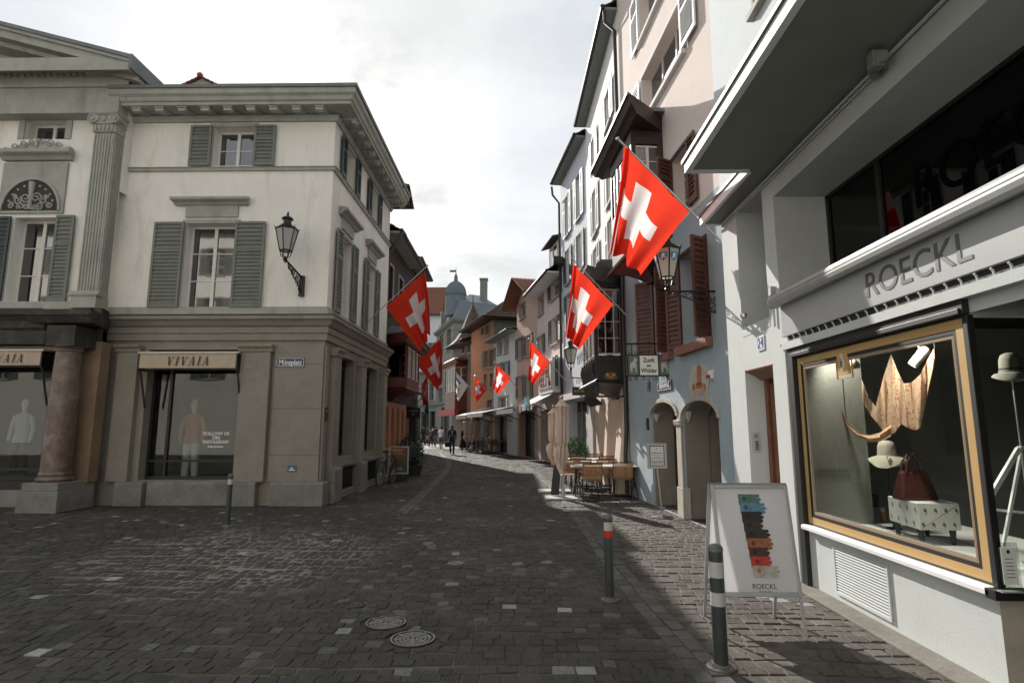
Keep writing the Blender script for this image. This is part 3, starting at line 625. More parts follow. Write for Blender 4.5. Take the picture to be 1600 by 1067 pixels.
# shop window front + interior
def shopwin(F, a0, a1, z0, z1, P, dep=.3, mull=(), depthroom=2.2, floor=None, room=True, fr='blackframe', rails=(), gl='glass'):
    m = MB(); t = -dep+.06; w = .05
    m.fb(F, a0, a0+w, t-.06, t, z0, z1); m.fb(F, a1-w, a1, t-.06, t, z0, z1); m.fb(F, a0+w, a1-w, t-.06, t, z0, z0+.07); m.fb(F, a0+w, a1-w, t-.06, t, z1-.07, z1)
    for q in mull: m.fb(F, q-.03, q+.03, t-.06, t+.01, z0+.07, z1-.07)
    for q in rails: m.fb(F, a0+w, a1-w, t-.05, t-.005, q-.025, q+.025)
    wo = obj('shop_window', m, M[fr], P)
    obj('pane', MB().fb(F, a0+.02, a1-.02, t-.035, t-.03, z0+.02, z1-.02), M[gl], wo)
    if room:
        r = MB(); A0, A1, D = a0-.6, a1+.6, -dep-depthroom; zf = z0+.0 if floor is None else floor
        q = F.P
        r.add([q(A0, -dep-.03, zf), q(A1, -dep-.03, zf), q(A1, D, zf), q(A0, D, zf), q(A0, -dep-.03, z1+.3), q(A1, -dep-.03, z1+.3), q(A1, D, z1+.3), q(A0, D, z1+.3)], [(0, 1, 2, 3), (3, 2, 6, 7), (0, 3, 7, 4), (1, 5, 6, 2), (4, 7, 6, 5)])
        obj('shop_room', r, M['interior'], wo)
    return wo
sa, sb = GSH[0][0], GSH[0][1]
sw1 = shopwin(LF, *GSH[0][:4], cb_, dep=.3, mull=(sa+.42,), rails=(zp+.42,))
for a, b in gs: shopwin(LS, a, b, .95, zL(546), cb_, dep=.3, mull=((a+b)/2,), rails=(zL(560),), depthroom=1.5)
def valance(F, a0, a1, z0, z1, word, P, sx=1, al='CENTER', tx=None):
    b_ = thing('shop_awning', *P)
    m = MB(); m.fb(F, a0-.03, a1+.06, .02, .30, z1, z1+.035); obj('cassette', m, M['alu'], b_)
    g = [[F.P(a0+(a1-a0)*i/60, .27+.018*math.sin(i*.75)*(.1+j/6)*(1.0 if (i < 9 or i > 51) else .25), z1-(z1-z0)*j/6) for i in range(61)] for j in range(7)]
    obj('valance', MB().sheet(g), M['canvas'], b_, smooth=60)
    m = MB(); m.fb(F, a0-.03, a0-.0, .0, .28, z0-.05, z1-.002); m.fb(F, a1, a1+.03, .0, .28, z0-.05, z1-.002)
    for a in (a0+.02, a1+.02): m.tube([F.P(a, .24, z0-.02), F.P(a+.05, .05, z0-.85)], .022, 6)
    m.fb(F, a0+.0, a1, .02, .2, z0-.03, z0+.0); obj('arms', m, M['blackframe'], b_)
    # serif capitals drawn as strokes
    h = (z1-z0)*.58; zb = (z0+z1)/2-h*.55; u = h*.72; x = tx if tx is not None else (a0+a1)/2-5.82*u*.5
    sk = .22*h; T = .293
    def P2(x_, y_): return (x_+y_/h*sk, zb+y_)
    m = MB()
    def bar(x0, y0, x1, y1, w): m.prism(F, [P2(x0-w/2, y0), P2(x0+w/2, y0), P2(x1+w/2, y1), P2(x1-w/2, y1)], T, T+.003)
    for ci, ch in enumerate(word):
        adv = 1.12 if 'I' in word[ci:ci+2] else 1.34
        if ch == 'I': bar(x, 0, x, h, u*.2); bar(x, 0, x, h*.05, u*.42); bar(x, h*.95, x, h, u*.42); x += u*adv
        else:
            s_ = 1 if ch == 'A' else -1; y0, y1 = (0, h) if ch == 'A' else (h, 0)
            thin, thick = (x-u*.36, x+u*.36) if ch == 'A' else (x+u*.36, x-u*.36)
            bar(thin, y0, x, y1, u*.07); bar(thick, y0, x, y1, u*.2)
            for q in (thin, thick): bar(q, y0-(.0 if ch == 'A' else h*.05), q, y0+(h*.05 if ch == 'A' else 0), u*.36)
            if ch == 'A': bar(x, h*.3, x, h*.36, u*.42)
            x += u*adv
    q = obj('lettering', m, M['letter'], b_)
    return b_
valance(LF, sL(218, 562, .27), sL(369, 562, .27), oY(300, 575, 12.33).z, oY(300, 552, 12.33).z, 'VIVAIA', ('beige awning valance reading VIVAIA in full above the corner building shop window', 'awning', LF.P(sL(294), .27, zL(560))))
# mannequin
def mannequin(F, a, t, zf, top, leg, label, arms=True):
    p = F.P(a, t, zf); T = thing('mannequin', label, 'mannequin', p)
    def seg(lst): return MB().lathe((p.x, p.y, p.z), lst, 14, Matrix.Diagonal((1, .62, 1, 1)))
    m = MB(); Dg = Matrix.Diagonal((1, .65, 1, 1))
    m.lathe(p, [(.05, 1.48), (.06, 1.56), (.085, 1.64), (.09, 1.70), (.06, 1.78), (.005, 1.8)], 14, Dg); m.lathe(p, [(.15, 1.40), (.09, 1.46), (.05, 1.49)], 14, Dg)
    obj('head', m, M['bandw'], T, smooth=60)
    m = MB(); m.lathe(p, [(.21, .78), (.20, .9), (.165, 1.05), (.19, 1.25), (.215, 1.36), (.18, 1.43), (.09, 1.47)], 18, Dg)
    for s in (-1, 1): m.tube([p+F.d*s*.19+Vector((0, 0, 1.40)), p+F.d*s*.27+Vector((0, 0, 1.1)), p+F.d*s*.26+F.n*.05+Vector((0, 0, .82))], [.065, .055, .045], 8)
    obj('top', m, top, T, smooth=60)
    m = MB()
    for s in (-1, 1): m.tube([p+F.d*s*.09+Vector((0, 0, .84)), p+F.d*s*.10+Vector((0, 0, .45)), p+F.d*s*.12+Vector((0, 0, .04))], [.105, .085, .075], 10)
    obj('trousers', m, leg, T, smooth=60)
    m = MB().lathe(p, [(.16, 0.0), (.16, .015), (.02, .02)], 16); obj('stand', m, M['steel'], T)
mannequin(LF, sL(303, 650, -1.0), -1.0, zp+.0, mat('coral_knit', (.42, .15, .09), .9), mat('white_trouser', (.55, .54, .53), .9), 'headed shop mannequin in coral top and white trousers behind the corner window')
vt = thing('window_lettering', 'white FOLLOW US ON INSTAGRAM lettering on the corner shop window glass', 'window lettering', LF.P(sL(337), -.2, zL(690)))
for s_, v, sz in (('FOLLOW US', 677.5, .10), ('ON', 684, .10), ('INSTAGRAM', 690.5, .10), ('vivaia_boutique', 697.5, .055)):
    text(s_, LF.mat(sL(337, 690, -.26), -.262, oY(337, v, 12.86).z), sz, M['letterw'], vt, sx=1.05, ext=.001, bold=.0025)
for u_, v_, w_, h_, mm_, nm, lb, ct in ((0, 0, 0, 0, 0, 0, 0, 0),):
    pass
# signs on the corner
a0, z1_ = LF.px(431.5, 558.5, .07); a1, z0_ = LF.px(475.5, 573.5, .07)
st = thing('street_name_sign', 'dark blue enamel street sign reading Münzplatz in white on the corner pier', 'street sign', LF.P((a0+a1)/2, .055, (z0_+z1_)/2))
cut = .03
def octo(a0, a1, z0, z1, c): return [(a0+c, z0), (a1-c, z0), (a1, z0+c), (a1, z1-c), (a1-c, z1), (a0+c, z1), (a0, z1-c), (a0, z0+c)]
obj('plate', MB().prism(LF, [(a0, z0_), (a1, z0_), (a1, z1_), (a0, z1_)], .055, .068), M['enamel'], st, bevel=.003)
m = MB(); e = .014; O = octo(a0+e, a1-e, z0_+e, z1_-e, .03); I = octo(a0+e+.009, a1-e-.009, z0_+e+.009, z1_-e-.009, .026)
for i in range(8): j = (i+1) % 8; m.prism(LF, [O[i], O[j], I[j], I[i]], .0685, .070)
obj('white_border', m, M['letterw'], st)
text('Münzplatz', LF.mat((a0+a1)/2, .069, (z0_+z1_)/2-.008), .165, M['letterw'], st, sx=.66*(a1-a0)/.56*1.0, bold=.0015)
a0, z1_ = LF.px(449.5, 727, .055); a1, z0_ = LF.px(463, 737, .055)
nb = thing('utility_plaque', 'small blue-green enamel plaque low on the corner pier', 'plaque', LF.P((a0+a1)/2, .055, (z0_+z1_)/2)); obj('plate', MB().fb(LF, a0, a1, .052, .062, z0_, z1_), mat('teal_enamel', (.03, .12, .16), .3), nb)
m = MB(); m.fb(LF, a0+.03, a1-.03, .0625, .064, z0_+.03, z0_+.045).fb(LF, (a0+a1)/2-.01, (a0+a1)/2+.01, .0625, .064, z0_+.045, z0_+.1).fb(LF, a0+.05, a1-.07, .0625, .064, z0_+.06, z0_+.075); obj('pipe_marks', m, M['letterw'], nb)
pn = thing('letter_panel', 'black rectangular metal panel on the side of the corner pier', 'panel', LS.P(.12, .06, 2)); a = .06
z1_, z0_ = oX(492, 635, -4.3).z, oX(492, 657, -4.3).z
obj('plate', MB().fb(LS, .04, .19, .054, .075, z0_, z1_), M['blackframe'], pn, bevel=.004); obj('slot', MB().fb(LS, .06, .17, .0755, .079, z1_-.09, z1_-.07), M['steel'], pn)
# wall lantern
lt = thing('wall_lantern', 'black wrought iron lantern on a scrolled bracket on the white corner wall', 'street lamp', LF.P(sL(473, 440), 0, zL(440)))
aw, zw = LF.px(473, 445); LAX = LF.P(aw, 0, 0).x
tp = oY(446, 402, 12.0); lantern(lt, (tp.x, 12.0, tp.z-.02), 1.15, 'lampglassd')
m = MB(); bx = LAX; wz1, wz0 = zL(432), zL(464)
m.fb(LF, aw-.06, aw+.05, .0, .07, wz0, wz1)
W = Vector((bx, 12.53, wz1-.05)); E_ = Vector((tp.x, 12.0, tp.z-.05))
m.tube([W, W.lerp(E_, .5)+Vector((0, 0, .0)), W.lerp(E_, .9)+Vector((0, 0, .0)), Vector((tp.x, 12.0, tp.z-.12)), Vector((tp.x, 12, tp.z))], .022, 6)
dh = Vector((tp.x-bx, 12.0-12.53, 0)).normalized(); up_ = Vector((0, 0, 1))
m.tube([Vector((bx, 12.53, wz0+.06))+dh*.02, W.lerp(E_, .25)-up_*.22, W.lerp(E_, .55)-up_*.16, W.lerp(E_, .85)-up_*.04], .014, 5)
for k_, (q, r_, dz) in enumerate(((.16, .075, .17), (.33, .06, .13), (.48, .05, .09), (.62, .04, .07), (.12, .06, .32), (.76, .035, .08))): scroll(m, W.lerp(E_, q)-up_*dz, dh, up_, r_, sgn=1 if k_ % 2 else -1, a0=k_, th=.009)
for q in (.1, .2, .3, .42, .55, .68): m.tube([W.lerp(E_, q), W.lerp(E_, q)-up_*(.36*(1-q))+dh*.04], .008, 5)
obj('bracket', m, M['black'], lt)

# ================================================================ TEMPLE FRONT
TF = Frame((-17.5, 12.35), (oY(152, 460, 12.05).x+.03, 12.35)); TE = TF.L
def sT(u, v=400, t=0): return TF.px(u, v, t)[0]
def zT(v, u=60, t=0): return TF.px(u, v, t)[1]
tf = thing('temple_front_building', 'grey and white classical building with pediment, fluted pilaster and red marble column', 'building', (-9.4, 12.35, 0))
tw = (sT(16, 400), sT(84, 400), zT(471), zT(340)); ta = (sT(40, 200), sT(104, 200), zT(218), zT(188))
gl = (sT(-120, 600), sT(84, 700), zT(752), zT(540), .45)
m = MB(); wallskin(m, TF, 3.5, TE, zT(490), zT(178), [tw+(.32,), ta+(.3,)]); TB = Frame((TF.P(TE, 0, 0).x, 12.35), (TF.P(TE, 0, 0).x, 18)); wallskin(m, TB, 0, 5.6, zT(300), zT(90), []); obj('upper_wall', m, M['plaster'], tf)
m = MB(); wallskin(m, TF, 3.5, TE-.35, 0, zT(490), [gl]); m2 = m; obj('base_wall', m, M['darktrim'], tf)
# fluted pilaster
PT = .30; pa0, pa1 = sT(119, 460, PT), sT(152, 460, PT); pz0, pz1 = zT(462, 130, PT), zT(207, 165, PT)
m = MB(); m.fb(TF, pa0, pa1, .003, PT-.02, pz0, pz1)
nf = 7; fw_ = (pa1-pa0)/nf
for i in range(nf): m.fb(TF, pa0+fw_*i+fw_*.0, pa0+fw_*(i+.45), PT-.02, PT, pz0+.05, pz1-.05)
m.fb(TF, pa1-fw_*.4, pa1, PT-.02, PT+.001, pz0+.05, pz1-.05)
for i in range(5): m.fb(TF, pa1, pa1+.02, .02+i*.055, .045+i*.055, pz0+.05, pz1-.05)
ps = obj('fluted_pilaster', m, M['trim'], tf)
m = MB(); m.mould(TF, [(.003, pz0-.02), (PT+.10, pz0-.02), (PT+.11, pz0+.02), (PT+.07, pz0+.05), (PT+.03, pz0+.10), (.003, pz0+.10)], pa0-.06, pa1+.02, .15, .15); m.mould(TF, [(.003, pz0-.28), (PT+.08, pz0-.28), (PT+.08, pz0-.021), (.003, pz0-.021)], pa0-.05, pa1+.04, 0, 0); obj('pilaster_foot', m, M['trim'], ps)
m = MB(); m.fb(TF, pa0-.03, pa1+.03, .003, PT+.03, pz1, pz1+.18)
cz_ = zT(178, 165, PT); m.mould(TF, [(.003, cz_-.07), (PT+.09, cz_-.07), (PT+.12, cz_-.03), (PT+.12, cz_), (.003, cz_)], pa0-.1, pa1+.1, 0, 0)
m.fb(TF, pa0-.05, pa1+.05, .003, PT+.06, pz1+.18, cz_-.07)
for s_ in (pa0-.02, pa1+.02):
    for tt in (PT+.07,):
        Mx = TF.mat(s_, tt, cz_-.16); m.lathe((0, 0, 0), [(.03, -.05), (.115, -.04), (.115, .03), (.085, .03), (.085, .015), (.05, .015), (.05, .035), (.0, .035)], 18, Mx)
for i in range(3): c = pa0+(pa1-pa0)*(i+.5)/3; m.lathe((0, 0, 0), [(.075, 0), (.07, .03), (.04, .05), (0, .055)], 10, TF.mat(c, PT+.05, cz_-.15)@Matrix.Diagonal((.8, 1.1, 1, 1)))
for i in range(5): c = pa0+(pa1-pa0)*(i+.5)/5; m.lathe((0, 0, 0), [(.05, 0), (.045, .02), (0, .03)], 8, TF.mat(c, PT+.035, pz1+.09)@Matrix.Diagonal((.7, 1.5, 1, 1)))
for tt in (.08, .2): m.lathe((0, 0, 0), [(.07, 0), (.06, .04), (0, .06)], 10, TB.mat(tt*0-PT+tt, pa1+.06-TE, cz_-.15))
obj('capital', m, M['trim'], ps)
# architrave, dentils, cornice, pediment
AT = PT+.02; za0, za1 = zT(177, 100, AT), zT(138, 100, AT); ae = sT(186, 160, AT)
m = MB(); m.fb(TF, 3.5, ae, .002, AT, za0, za1)
dz1 = zT(121, 100, AT+.1); ct1 = zT(100, 100, AT+.5); ct0 = zT(110, 100, AT+.5)
m.mould(TF, [(.002, za1), (AT+.05, za1), (AT+.08, za1+.06), (AT+.08, dz1), (.002, dz1)], 3.5, ae, 0, 1*.6)
m.mould(TF, [(.002, dz1+.10), (AT+.20, dz1+.10), (AT+.30, dz1+.2), (AT+.46, dz1+.24), (AT+.5, ct0), (AT+.5, ct1), (.002, ct1)], 3.5, ae, 0, .7)
m.fb(TF, 3.5, ae+.1, .002, AT+.09, dz1, dz1+.102)
Aex = TF.P(ae, 0, 0).x
RT = Frame((Aex+.14, 12.35-AT), (Aex+.14, 17)); m.mould(RT, [(-1, za1-.3), (0, za1-.3), (.08, dz1), (.14, dz1+.1), (.30, dz1+.24), (.34, ct0), (.34, ct1), (-1, ct1)], 0, 4.6, .9, 0)
obj('entablature', m, M['trim'], tf)
m = MB()
a = 3.6
while a < ae+.1: m.fb(TF, a, a+.085, AT+.09, AT+.18, dz1+.005, dz1+.098); a += .15
a = .0
while a < 3: m.fb(RT, a, a+.085, .08, .13, dz1+.005, dz1+.098); a += .15
obj('dentils', m, M['trim'], tf)
# raking cornice
rT = AT+.52; A_ = TF.px(204, 88, rT); B_ = TF.px(0, 36, rT); sl_ = (B_[1]-A_[1])/(B_[0]-A_[0]); rs1 = A_[0]; rz1 = A_[1]; rs0 = 2.0
def rak(dz0, dz1_, t0, t1, mb): mb.prism(TF, [(rs0, rz1+sl_*(rs0-rs1)+dz0), (rs1, rz1+dz0), (rs1, rz1+dz1_), (rs0, rz1+sl_*(rs0-rs1)+dz1_)], t0, t1)
m = MB(); rak(-.30, -.13, 0, rT-.06, m); rak(-.13, -.06, 0, rT-.0, m); rak(-.40, -.30, 0, rT-.30, m); m.prism(TF, [(rs0, ct1+.02), (rs1-.1, ct1+.02), (rs0, rz1+sl_*(rs0-rs1)-.3)], .003, .06)
m.fb(TF, rs1-1.2, rs1-.004, 0, rT-.08, ct1, rz1-.20)
rk = obj('pediment', m, M['trim'], tf)
m = MB(); rak(-.058, .03, 0, rT+.04, m); m.hexa([TF.P(rs1, rT+.04, rz1-.30), TF.P(rs1+.06, rT+.04, rz1-.3), TF.P(rs1+.06, -4, rz1-.3), TF.P(rs1, -4, rz1-.3), TF.P(rs1, rT+.04, rz1+.03), TF.P(rs1+.06, rT+.04, rz1+.03), TF.P(rs1+.06, -4, rz1+.03), TF.P(rs1, -4, rz1+.03)]); obj('roof_edge', m, M['lead'], tf)
obj('side_wall_top', MB().fb(TF, 4, rs1-.2, -4.5, 0, ct1-.3, rz1-.1), M['trim'], tf)
# hood with carved gable, lunette panel, windows
wo = window(TF, *ta, tf, 2, 1, dep=.28, fw=.05, sur=.14); wm = window(TF, *tw, tf, 2, 3, dep=.28, shut='r', sw=.42, sm='shutg', st=.06)
obj('shutter', shutter_mb(TF, tw[0]-.44, tw[0]-.02, tw[2], tw[3], .06), M['shutdark'], wm)
hz0, hz1 = zT(253), zT(243); ha0, ha1 = sT(2, 245, .1), sT(114, 245, .1)
m = MB(); m.mould(TF, [(.003, hz0), (.10, hz0), (.16, hz0+.07), (.26, hz0+.10), (.28, hz0+.12), (.28, hz1+.04), (.003, hz1+.06)], ha0+.05, ha1-.05, .3, .3)
cx_ = (ha0+ha1)/2; gz0 = hz1+.05; gh = zT(223)-gz0
pts = [(ha0+.05, gz0), (ha1-.05, gz0), (ha1-.08, gz0+.1), (ha1-.22, gz0+.05), (cx_+.35, gz0+gh*.65), (cx_+.08, gz0+gh*.85), (cx_, gz0+gh*1.15), (cx_-.08, gz0+gh*.85), (cx_-.35, gz0+gh*.65), (ha0+.22, gz0+.05), (ha0+.08, gz0+.1)]
m.prism(TF, pts, .02, .14)
for k_, (dx, dz, r_) in enumerate(((-.5, .1, .09), (.5, .1, .09), (-.3, .16, .1), (.3, .16, .1), (-.12, .2, .08), (.12, .2, .08))): scroll(m, TF.P(cx_+dx, .15, gz0+dz), TF.d, Vector((0, 0, 1)), r_, sgn=1 if dx > 0 else -1, th=.016)
m.lathe((0, 0, 0), [(.07, 0), (.06, .04), (0, .05)], 10, TF.mat(cx_, .14, gz0+gh*.6)@Matrix.Diagonal((.7, 1.6, 1, 1)))
obj('carved_hood', m, M['trim'], wm)
la0, la1, lz0, lz1 = sT(10, 300), sT(97, 300), zT(333), zT(283)
m = MB(); m.fb(TF, la0-.1, la1+.1, .004, .05, lz0-.02, zT(256)); lc, lr = (la0+la1)/2, (la1-la0)/2; archband(m, TF, la0, la1, lz0+.04, lz1, .05, .05, .085, 20)
ln_ = obj('lunette_panel', m, M['trim'], wm)
m = MB(); n = 20; m.prism(TF, [(lc-lr*math.cos(math.pi*i/n), lz0+.04+(lz1-lz0-.04)*math.sin(math.pi*i/n)) for i in range(n+1)], .05, .054); obj('lunette_field', m, M['darktrim'], ln_)
m = MB(); up3 = Vector((0, 0, 1))
for s_ in (-1, 1):
    for dx, dz, r_, a_ in ((.12, .30, .12, 0), (.30, .24, .10, 1), (.45, .12, .08, 2), (.22, .10, .09, 4), (.10, .08, .07, 3), (.37, .32, .05, 2)): scroll(m, TF.P(lc+s_*dx, .065, lz0+.04+dz), TF.d, up3, r_, sgn=s_, a0=a_, th=.017)
    for k_ in range(5):
        A = .5+k_*.42; m.lathe((0, 0, 0), [(.028, 0), (.024, .02), (0, .028)], 8, TF.mat(lc+s_*(lr*.83)*math.cos(A*.7), .055, lz0+.07+(lz1-lz0)*.75*math.sin(A*.7)))
m.tube([TF.P(lc, .065, lz0+.06), TF.P(lc, .075, lz0+.3), TF.P(lc, .07, lz1-.06)], [.05, .035, .07], 8)
obj('foliage_relief', m, M['trim'], ln_)
# sill band and the dark lower entablature, column
m = MB(); m.fb(TF, 3.5, pa0-.06, .003, .12, zT(487), zT(473)); obj('sill_band', m, M['trim'], tf)
CT_ = .62; cx0 = sT(97, 650, CT_); 
m = MB(); lz = zT(488); prof = [(0.003, zT(540)), (.26, zT(540)), (.26, zT(519)), (.32, zT(516)), (.33, zT(506)), (.40, zT(500)), (.46, zT(497)), (.46, lz), (.003, lz)]
m.mould(TF, prof, 3.5, sT(65, 500, .4)); ca0, ca1 = sT(63, 505, CT_+.5), sT(136, 505, CT_+.5)
cL, cRr = cx0-.30, cx0+.30
m.fb(TF, cL, cRr, .003, CT_+.28, zT(540, 100, CT_+.28), zT(508, 100, CT_+.28)); m.mould(TF, [(.003, zT(508, 100, CT_)), (CT_+.30, zT(508, 100, CT_)), (CT_+.38, zT(500, 100, CT_)), (CT_+.42, zT(497, 100, CT_)), (CT_+.42, zT(489, 100, CT_)), (.003, zT(489, 100, CT_))], cL-.02, cRr+.02, .35, .35)
m.mould(TF, prof, cRr, TE, 0, .5)
obj('lower_entablature', m, M['darktrim'], tf)
p = TF.P(cx0, CT_, 0); zb0 = zT(752, 97, CT_); zc1 = zT(541, 97, CT_)
m = MB(); H_ = zc1-zb0
m.lathe((p.x, p.y, 0), [(.30, zb0), (.33, zb0+.05), (.30, zb0+.09), (.275, zb0+.11), (.29, zb0+.15), (.27, zb0+.19), (.262, zb0+.2), (.268, zb0+H_*.35), (.24, zb0+H_*.8), (.225, zc1-.13), (.25, zc1-.12), (.25, zc1-.09), (.235, zc1-.08), (.29, zc1-.01), (.29, zc1)], 32)
obj('marble_column', m, M['marble'], tf, smooth=35)
m = MB(); m.box(p.x-.40, p.x+.40, p.y-.40, p.y+.6, 0, zb0-.16).box(p.x-.36, p.x+.36, p.y-.36, p.y+.6, zb0-.16, zb0); m.fb(TF, 3.5, cx0-.4, .003, .12, 0, zT(765)); m.fb(TF, cx0+.38, TE-.3, .003, .34, 0, zb0-.05); obj('plinth', m, M['plinth'], tf, bevel=.015)
m = MB(); m.fb(TF, cx0+.42, TE-.32, .003, .30, zb0-.05, zT(537)); m.fb(TF, 3.5, cx0-.2, .003, .06, zT(548), zT(541)); m.fb(TF, TE-.32, TE-.01, .003, .06, 0, zT(540)); obj('ochre_pier', m, M['ochre'], tf, bevel=.01)
shopwin(TF, gl[0], gl[1], gl[2], gl[3], tf, dep=.45, mull=(), rails=(zT(735),), depthroom=1.9)
valance(TF, sT(-115, 560, .2), sT(68, 560, .2), oY(30, 571, 12.15).z, oY(30, 549, 12.15).z, 'VIVAIA', ('beige awning valance cut by the left edge of the photo, beside the marble column', 'awning', TF.P(sT(20), .2, zT(560))), tx=sT(29, 560, .29)-5.6*(zT(549)-zT(571))*.58*.72)
mannequin(TF, sT(38, 650, -1.3), -1.3, zT(752), mat('pale_knit', (.42, .46, .45), .9), M['darkcloth'], 'shop mannequin in a pale top behind the left window beside the marble column')
# ================================================================ RIGHT SHOP BUILDING
RX = 3.05
RF = Frame((RX, 8.45), (RX, -6.0))
def sR(u, v, t=0): return RF.px(u, v, t)[0]
def zR(u, v, t=0): return RF.px(u, v, t)[1]
UP3 = Vector((0, 0, 1))
sb_ = thing('glove_shop_building', 'white rendered shop building at right with concrete canopy, fascia lettering and gold framed window', 'building', (RX, 8.45, 0))
cz = zR(1125, 354)                                   # canopy underside 4.66
n0, n1 = sR(1165, 600), sR(1212, 640); zdo = zR(1190, 573, -.05); zle = zR(1185, 506)
u0 = sR(1214, 400); u1 = RF.L-.3; zut = zR(1216, 300); zub = 2.9
w0, w1 = sR(1243, 640), sR(1562, 944); wz0, wz1 = zR(1275, 822), zR(1258, 552)
W1 = w1                                              # corner of the display
m = MB(); nl = u0-.02; wallskin(m, RF, 0, nl, 0, cz, [(n0, n1, .02, zdo, .35), (n0, n1, zle+.03, cz-.02, .45)])
wallskin(m, RF, nl, W1, 0, 2.8, [(w0, w1+.01, wz0, wz1, .02)]); wallskin(m, RF, nl, RF.L, 2.8, cz, [(u0, u1, zub, zut, .66)])
wallskin(m, RF, W1, RF.L, 2.42, 2.8, []); wallskin(m, RF, W1+1.5, RF.L, 0, 2.42, [])
FE = Frame((RX+9, 8.45), (RX, 8.45)); wallskin(m, Frame((RX, 8.45), (RX+9, 8.45)), 0, 9, 0, 13.5, [])
obj('lower_wall', m, M['roe'], sb_)
m = MB(); tw0, tw1 = oX(1238, 0, RX), oX(1172, 28, RX)
up = [(6.6-.0, 7.6, 0, 0)]
a_w = (8.45-oX(1175, 30, RX).y, 8.45-oX(1240, 0, RX).y); zw0 = oX(1175, 30, RX).z+.02
holes = [(a_w[0]+.12, a_w[0]+1.0, zw0, zw0+1.5, .25), (a_w[0]+2.2, a_w[0]+3.1, zw0, zw0+1.5, .25)]
wallskin(m, RF, 0, RF.L, cz+.1, 13.5, holes); m.add([RF.P(0, 0, 13.5), RF.P(RF.L, 0, 13.5), RF.P(RF.L, -9, 13.5), RF.P(0, -9, 13.5)], [(0, 1, 2, 3)]); obj('upper_wall', m, M['roeup'], sb_)
for h in holes: window(RF, *h[:4], sb_, 2, 2, dep=.22, sill=.1, sur=.06, surm='trim')
# interior shell
m = MB(); q = RF.P
m.add([q(.05, -6, -.02), q(RF.L, -6, -.02), q(RF.L, -6, 4.6), q(.05, -6, 4.6)], [(0, 1, 2, 3)]); m.add([q(.05, -.5, cz-.05), q(RF.L, -.5, cz-.05), q(RF.L, -6, cz-.05), q(.05, -6, cz-.05)], [(0, 1, 2, 3)])
m.add([q(w0-.3, -.02, 2.8), q(RF.L, -.02, 2.8), q(RF.L, -6, 2.8), q(w0-.3, -6, 2.8)], [(0, 1, 2, 3)])
m.add([q(W1+1.5, 0, 0), q(W1+1.5, -6, 0), q(W1+1.5, -6, 2.8), q(W1+1.5, 0, 2.8)], [(0, 1, 2, 3)])
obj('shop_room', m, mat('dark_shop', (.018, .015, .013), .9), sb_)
# canopies
m = MB(); cA = gz(1072, 268, cz); tA = RX-cA.x; sA = 8.45-cA.y; tB = .31
m.fb(RF, sA, RF.L, .002, tA-.07, cz+.02, cz+.12); m.fb(RF, .0, sA, .002, tB-.05, cz+.02, cz+.12)
obj('canopy', m, M['soffit'], sb_)
m = MB(); m.fb(RF, sA-.0, RF.L, tA-.07, tA, cz-.0, cz+.13); m.fb(RF, sA-.07, sA, tB, tA, cz, cz+.13); m.fb(RF, -.04, sA-.07, tB-.05, tB, cz, cz+.13); m.fb(RF, -.04, 0.0, .002, tB-.05, cz, cz+.13); obj('canopy_fascia', m, M['white'], sb_, bevel=.006)
m = MB(); m.fb(RF, sA-.10, RF.L, .003, tA+.025, cz+.13, cz+.17); m.fb(RF, -.06, sA-.10, .003, tB+.02, cz+.13, cz+.17); obj('canopy_flashing', m, M['lead'], sb_)
m = MB(); m.tube([RF.P(.1, .03, cz-.03), RF.P(RF.L, .03, cz-.03)], .012, 6); m.tube([RF.P(.1, .03, cz-.07), RF.P(4.0, .03, cz-.07)], .007, 6); obj('conduit', m, M['roe'], sb_)
# door niche
m = MB(); m.fb(RF, n0+.0, n1+.02, -.05, .005, zle-.10, zle-.015); obj('niche_ledge', m, M['roe'], sb_, bevel=.01)
dd = MB(); dz0 = .02; a, b_ = n0+.02, n1
dd.fb(RF, a+.0, b_, -.36, -.30, dz0, zdo); dr = obj('door', dd, M['doorw'], sb_)
m = MB(); m.fb(RF, a, a+.07, -.30, -.24, dz0, zdo-.12); m.mould(RF, [(-.30, zdo-.14), (-.2, zdo-.14), (-.12, zdo-.08), (-.04, zdo-.05), (.0, zdo-.03), (.0, zdo), (-.30, zdo)], a-.01, b_+.02)
m.fb(RF, a+.10, a+.2, -.30, -.27, .9, zdo-.2); m.fb(RF, b_-.12, b_-.02, -.30, -.27, .15, zdo-.2); m.fb(RF, a+.1, b_, -.30, -.275, .78, .95); m.fb(RF, a+.1, b_, -.30, -.275, .1, .25)
m.fb(RF, a+.28, b_-.18, -.298, -.28, .32, .7); obj('mouldings', m, M['doorw'], dr, bevel=.006)
m = MB(); m.fb(RF, a+.22, b_-.14, -.299, -.292, 1.0, zdo-.3); obj('door_pane', m, M['pane'], dr)
m = MB(); m.lathe((0, 0, 0), [(.03, 0), (.03, .01), (.012, .02), (.012, .04), (.028, .05), (.028, .07), (0, .08)], 12, RF.mat(b_-.07, -.27, 1.02)); obj('knob', m, M['steel'], dr)
obj('niche_pane', MB().fb(RF, n0+.02, n1, -.46, -.44, zle+.04, cz-.03), M['pane'], sb_)
obj('niche_frame', MB().fb(RF, n0+.30, n0+.36, -.44, -.40, zle+.04, cz-.03).fb(RF, n0, n0+.05, -.44, -.40, zle+.04, cz-.03), M['blackframe'], sb_)
obj('base_course', MB().fb(RF, .0, n0, .002, .02, 0, .62).fb(RF, n1+.0, sR(1228, 760), .002, .02, 0, .62), M['archstone'], sb_, bevel=.006)
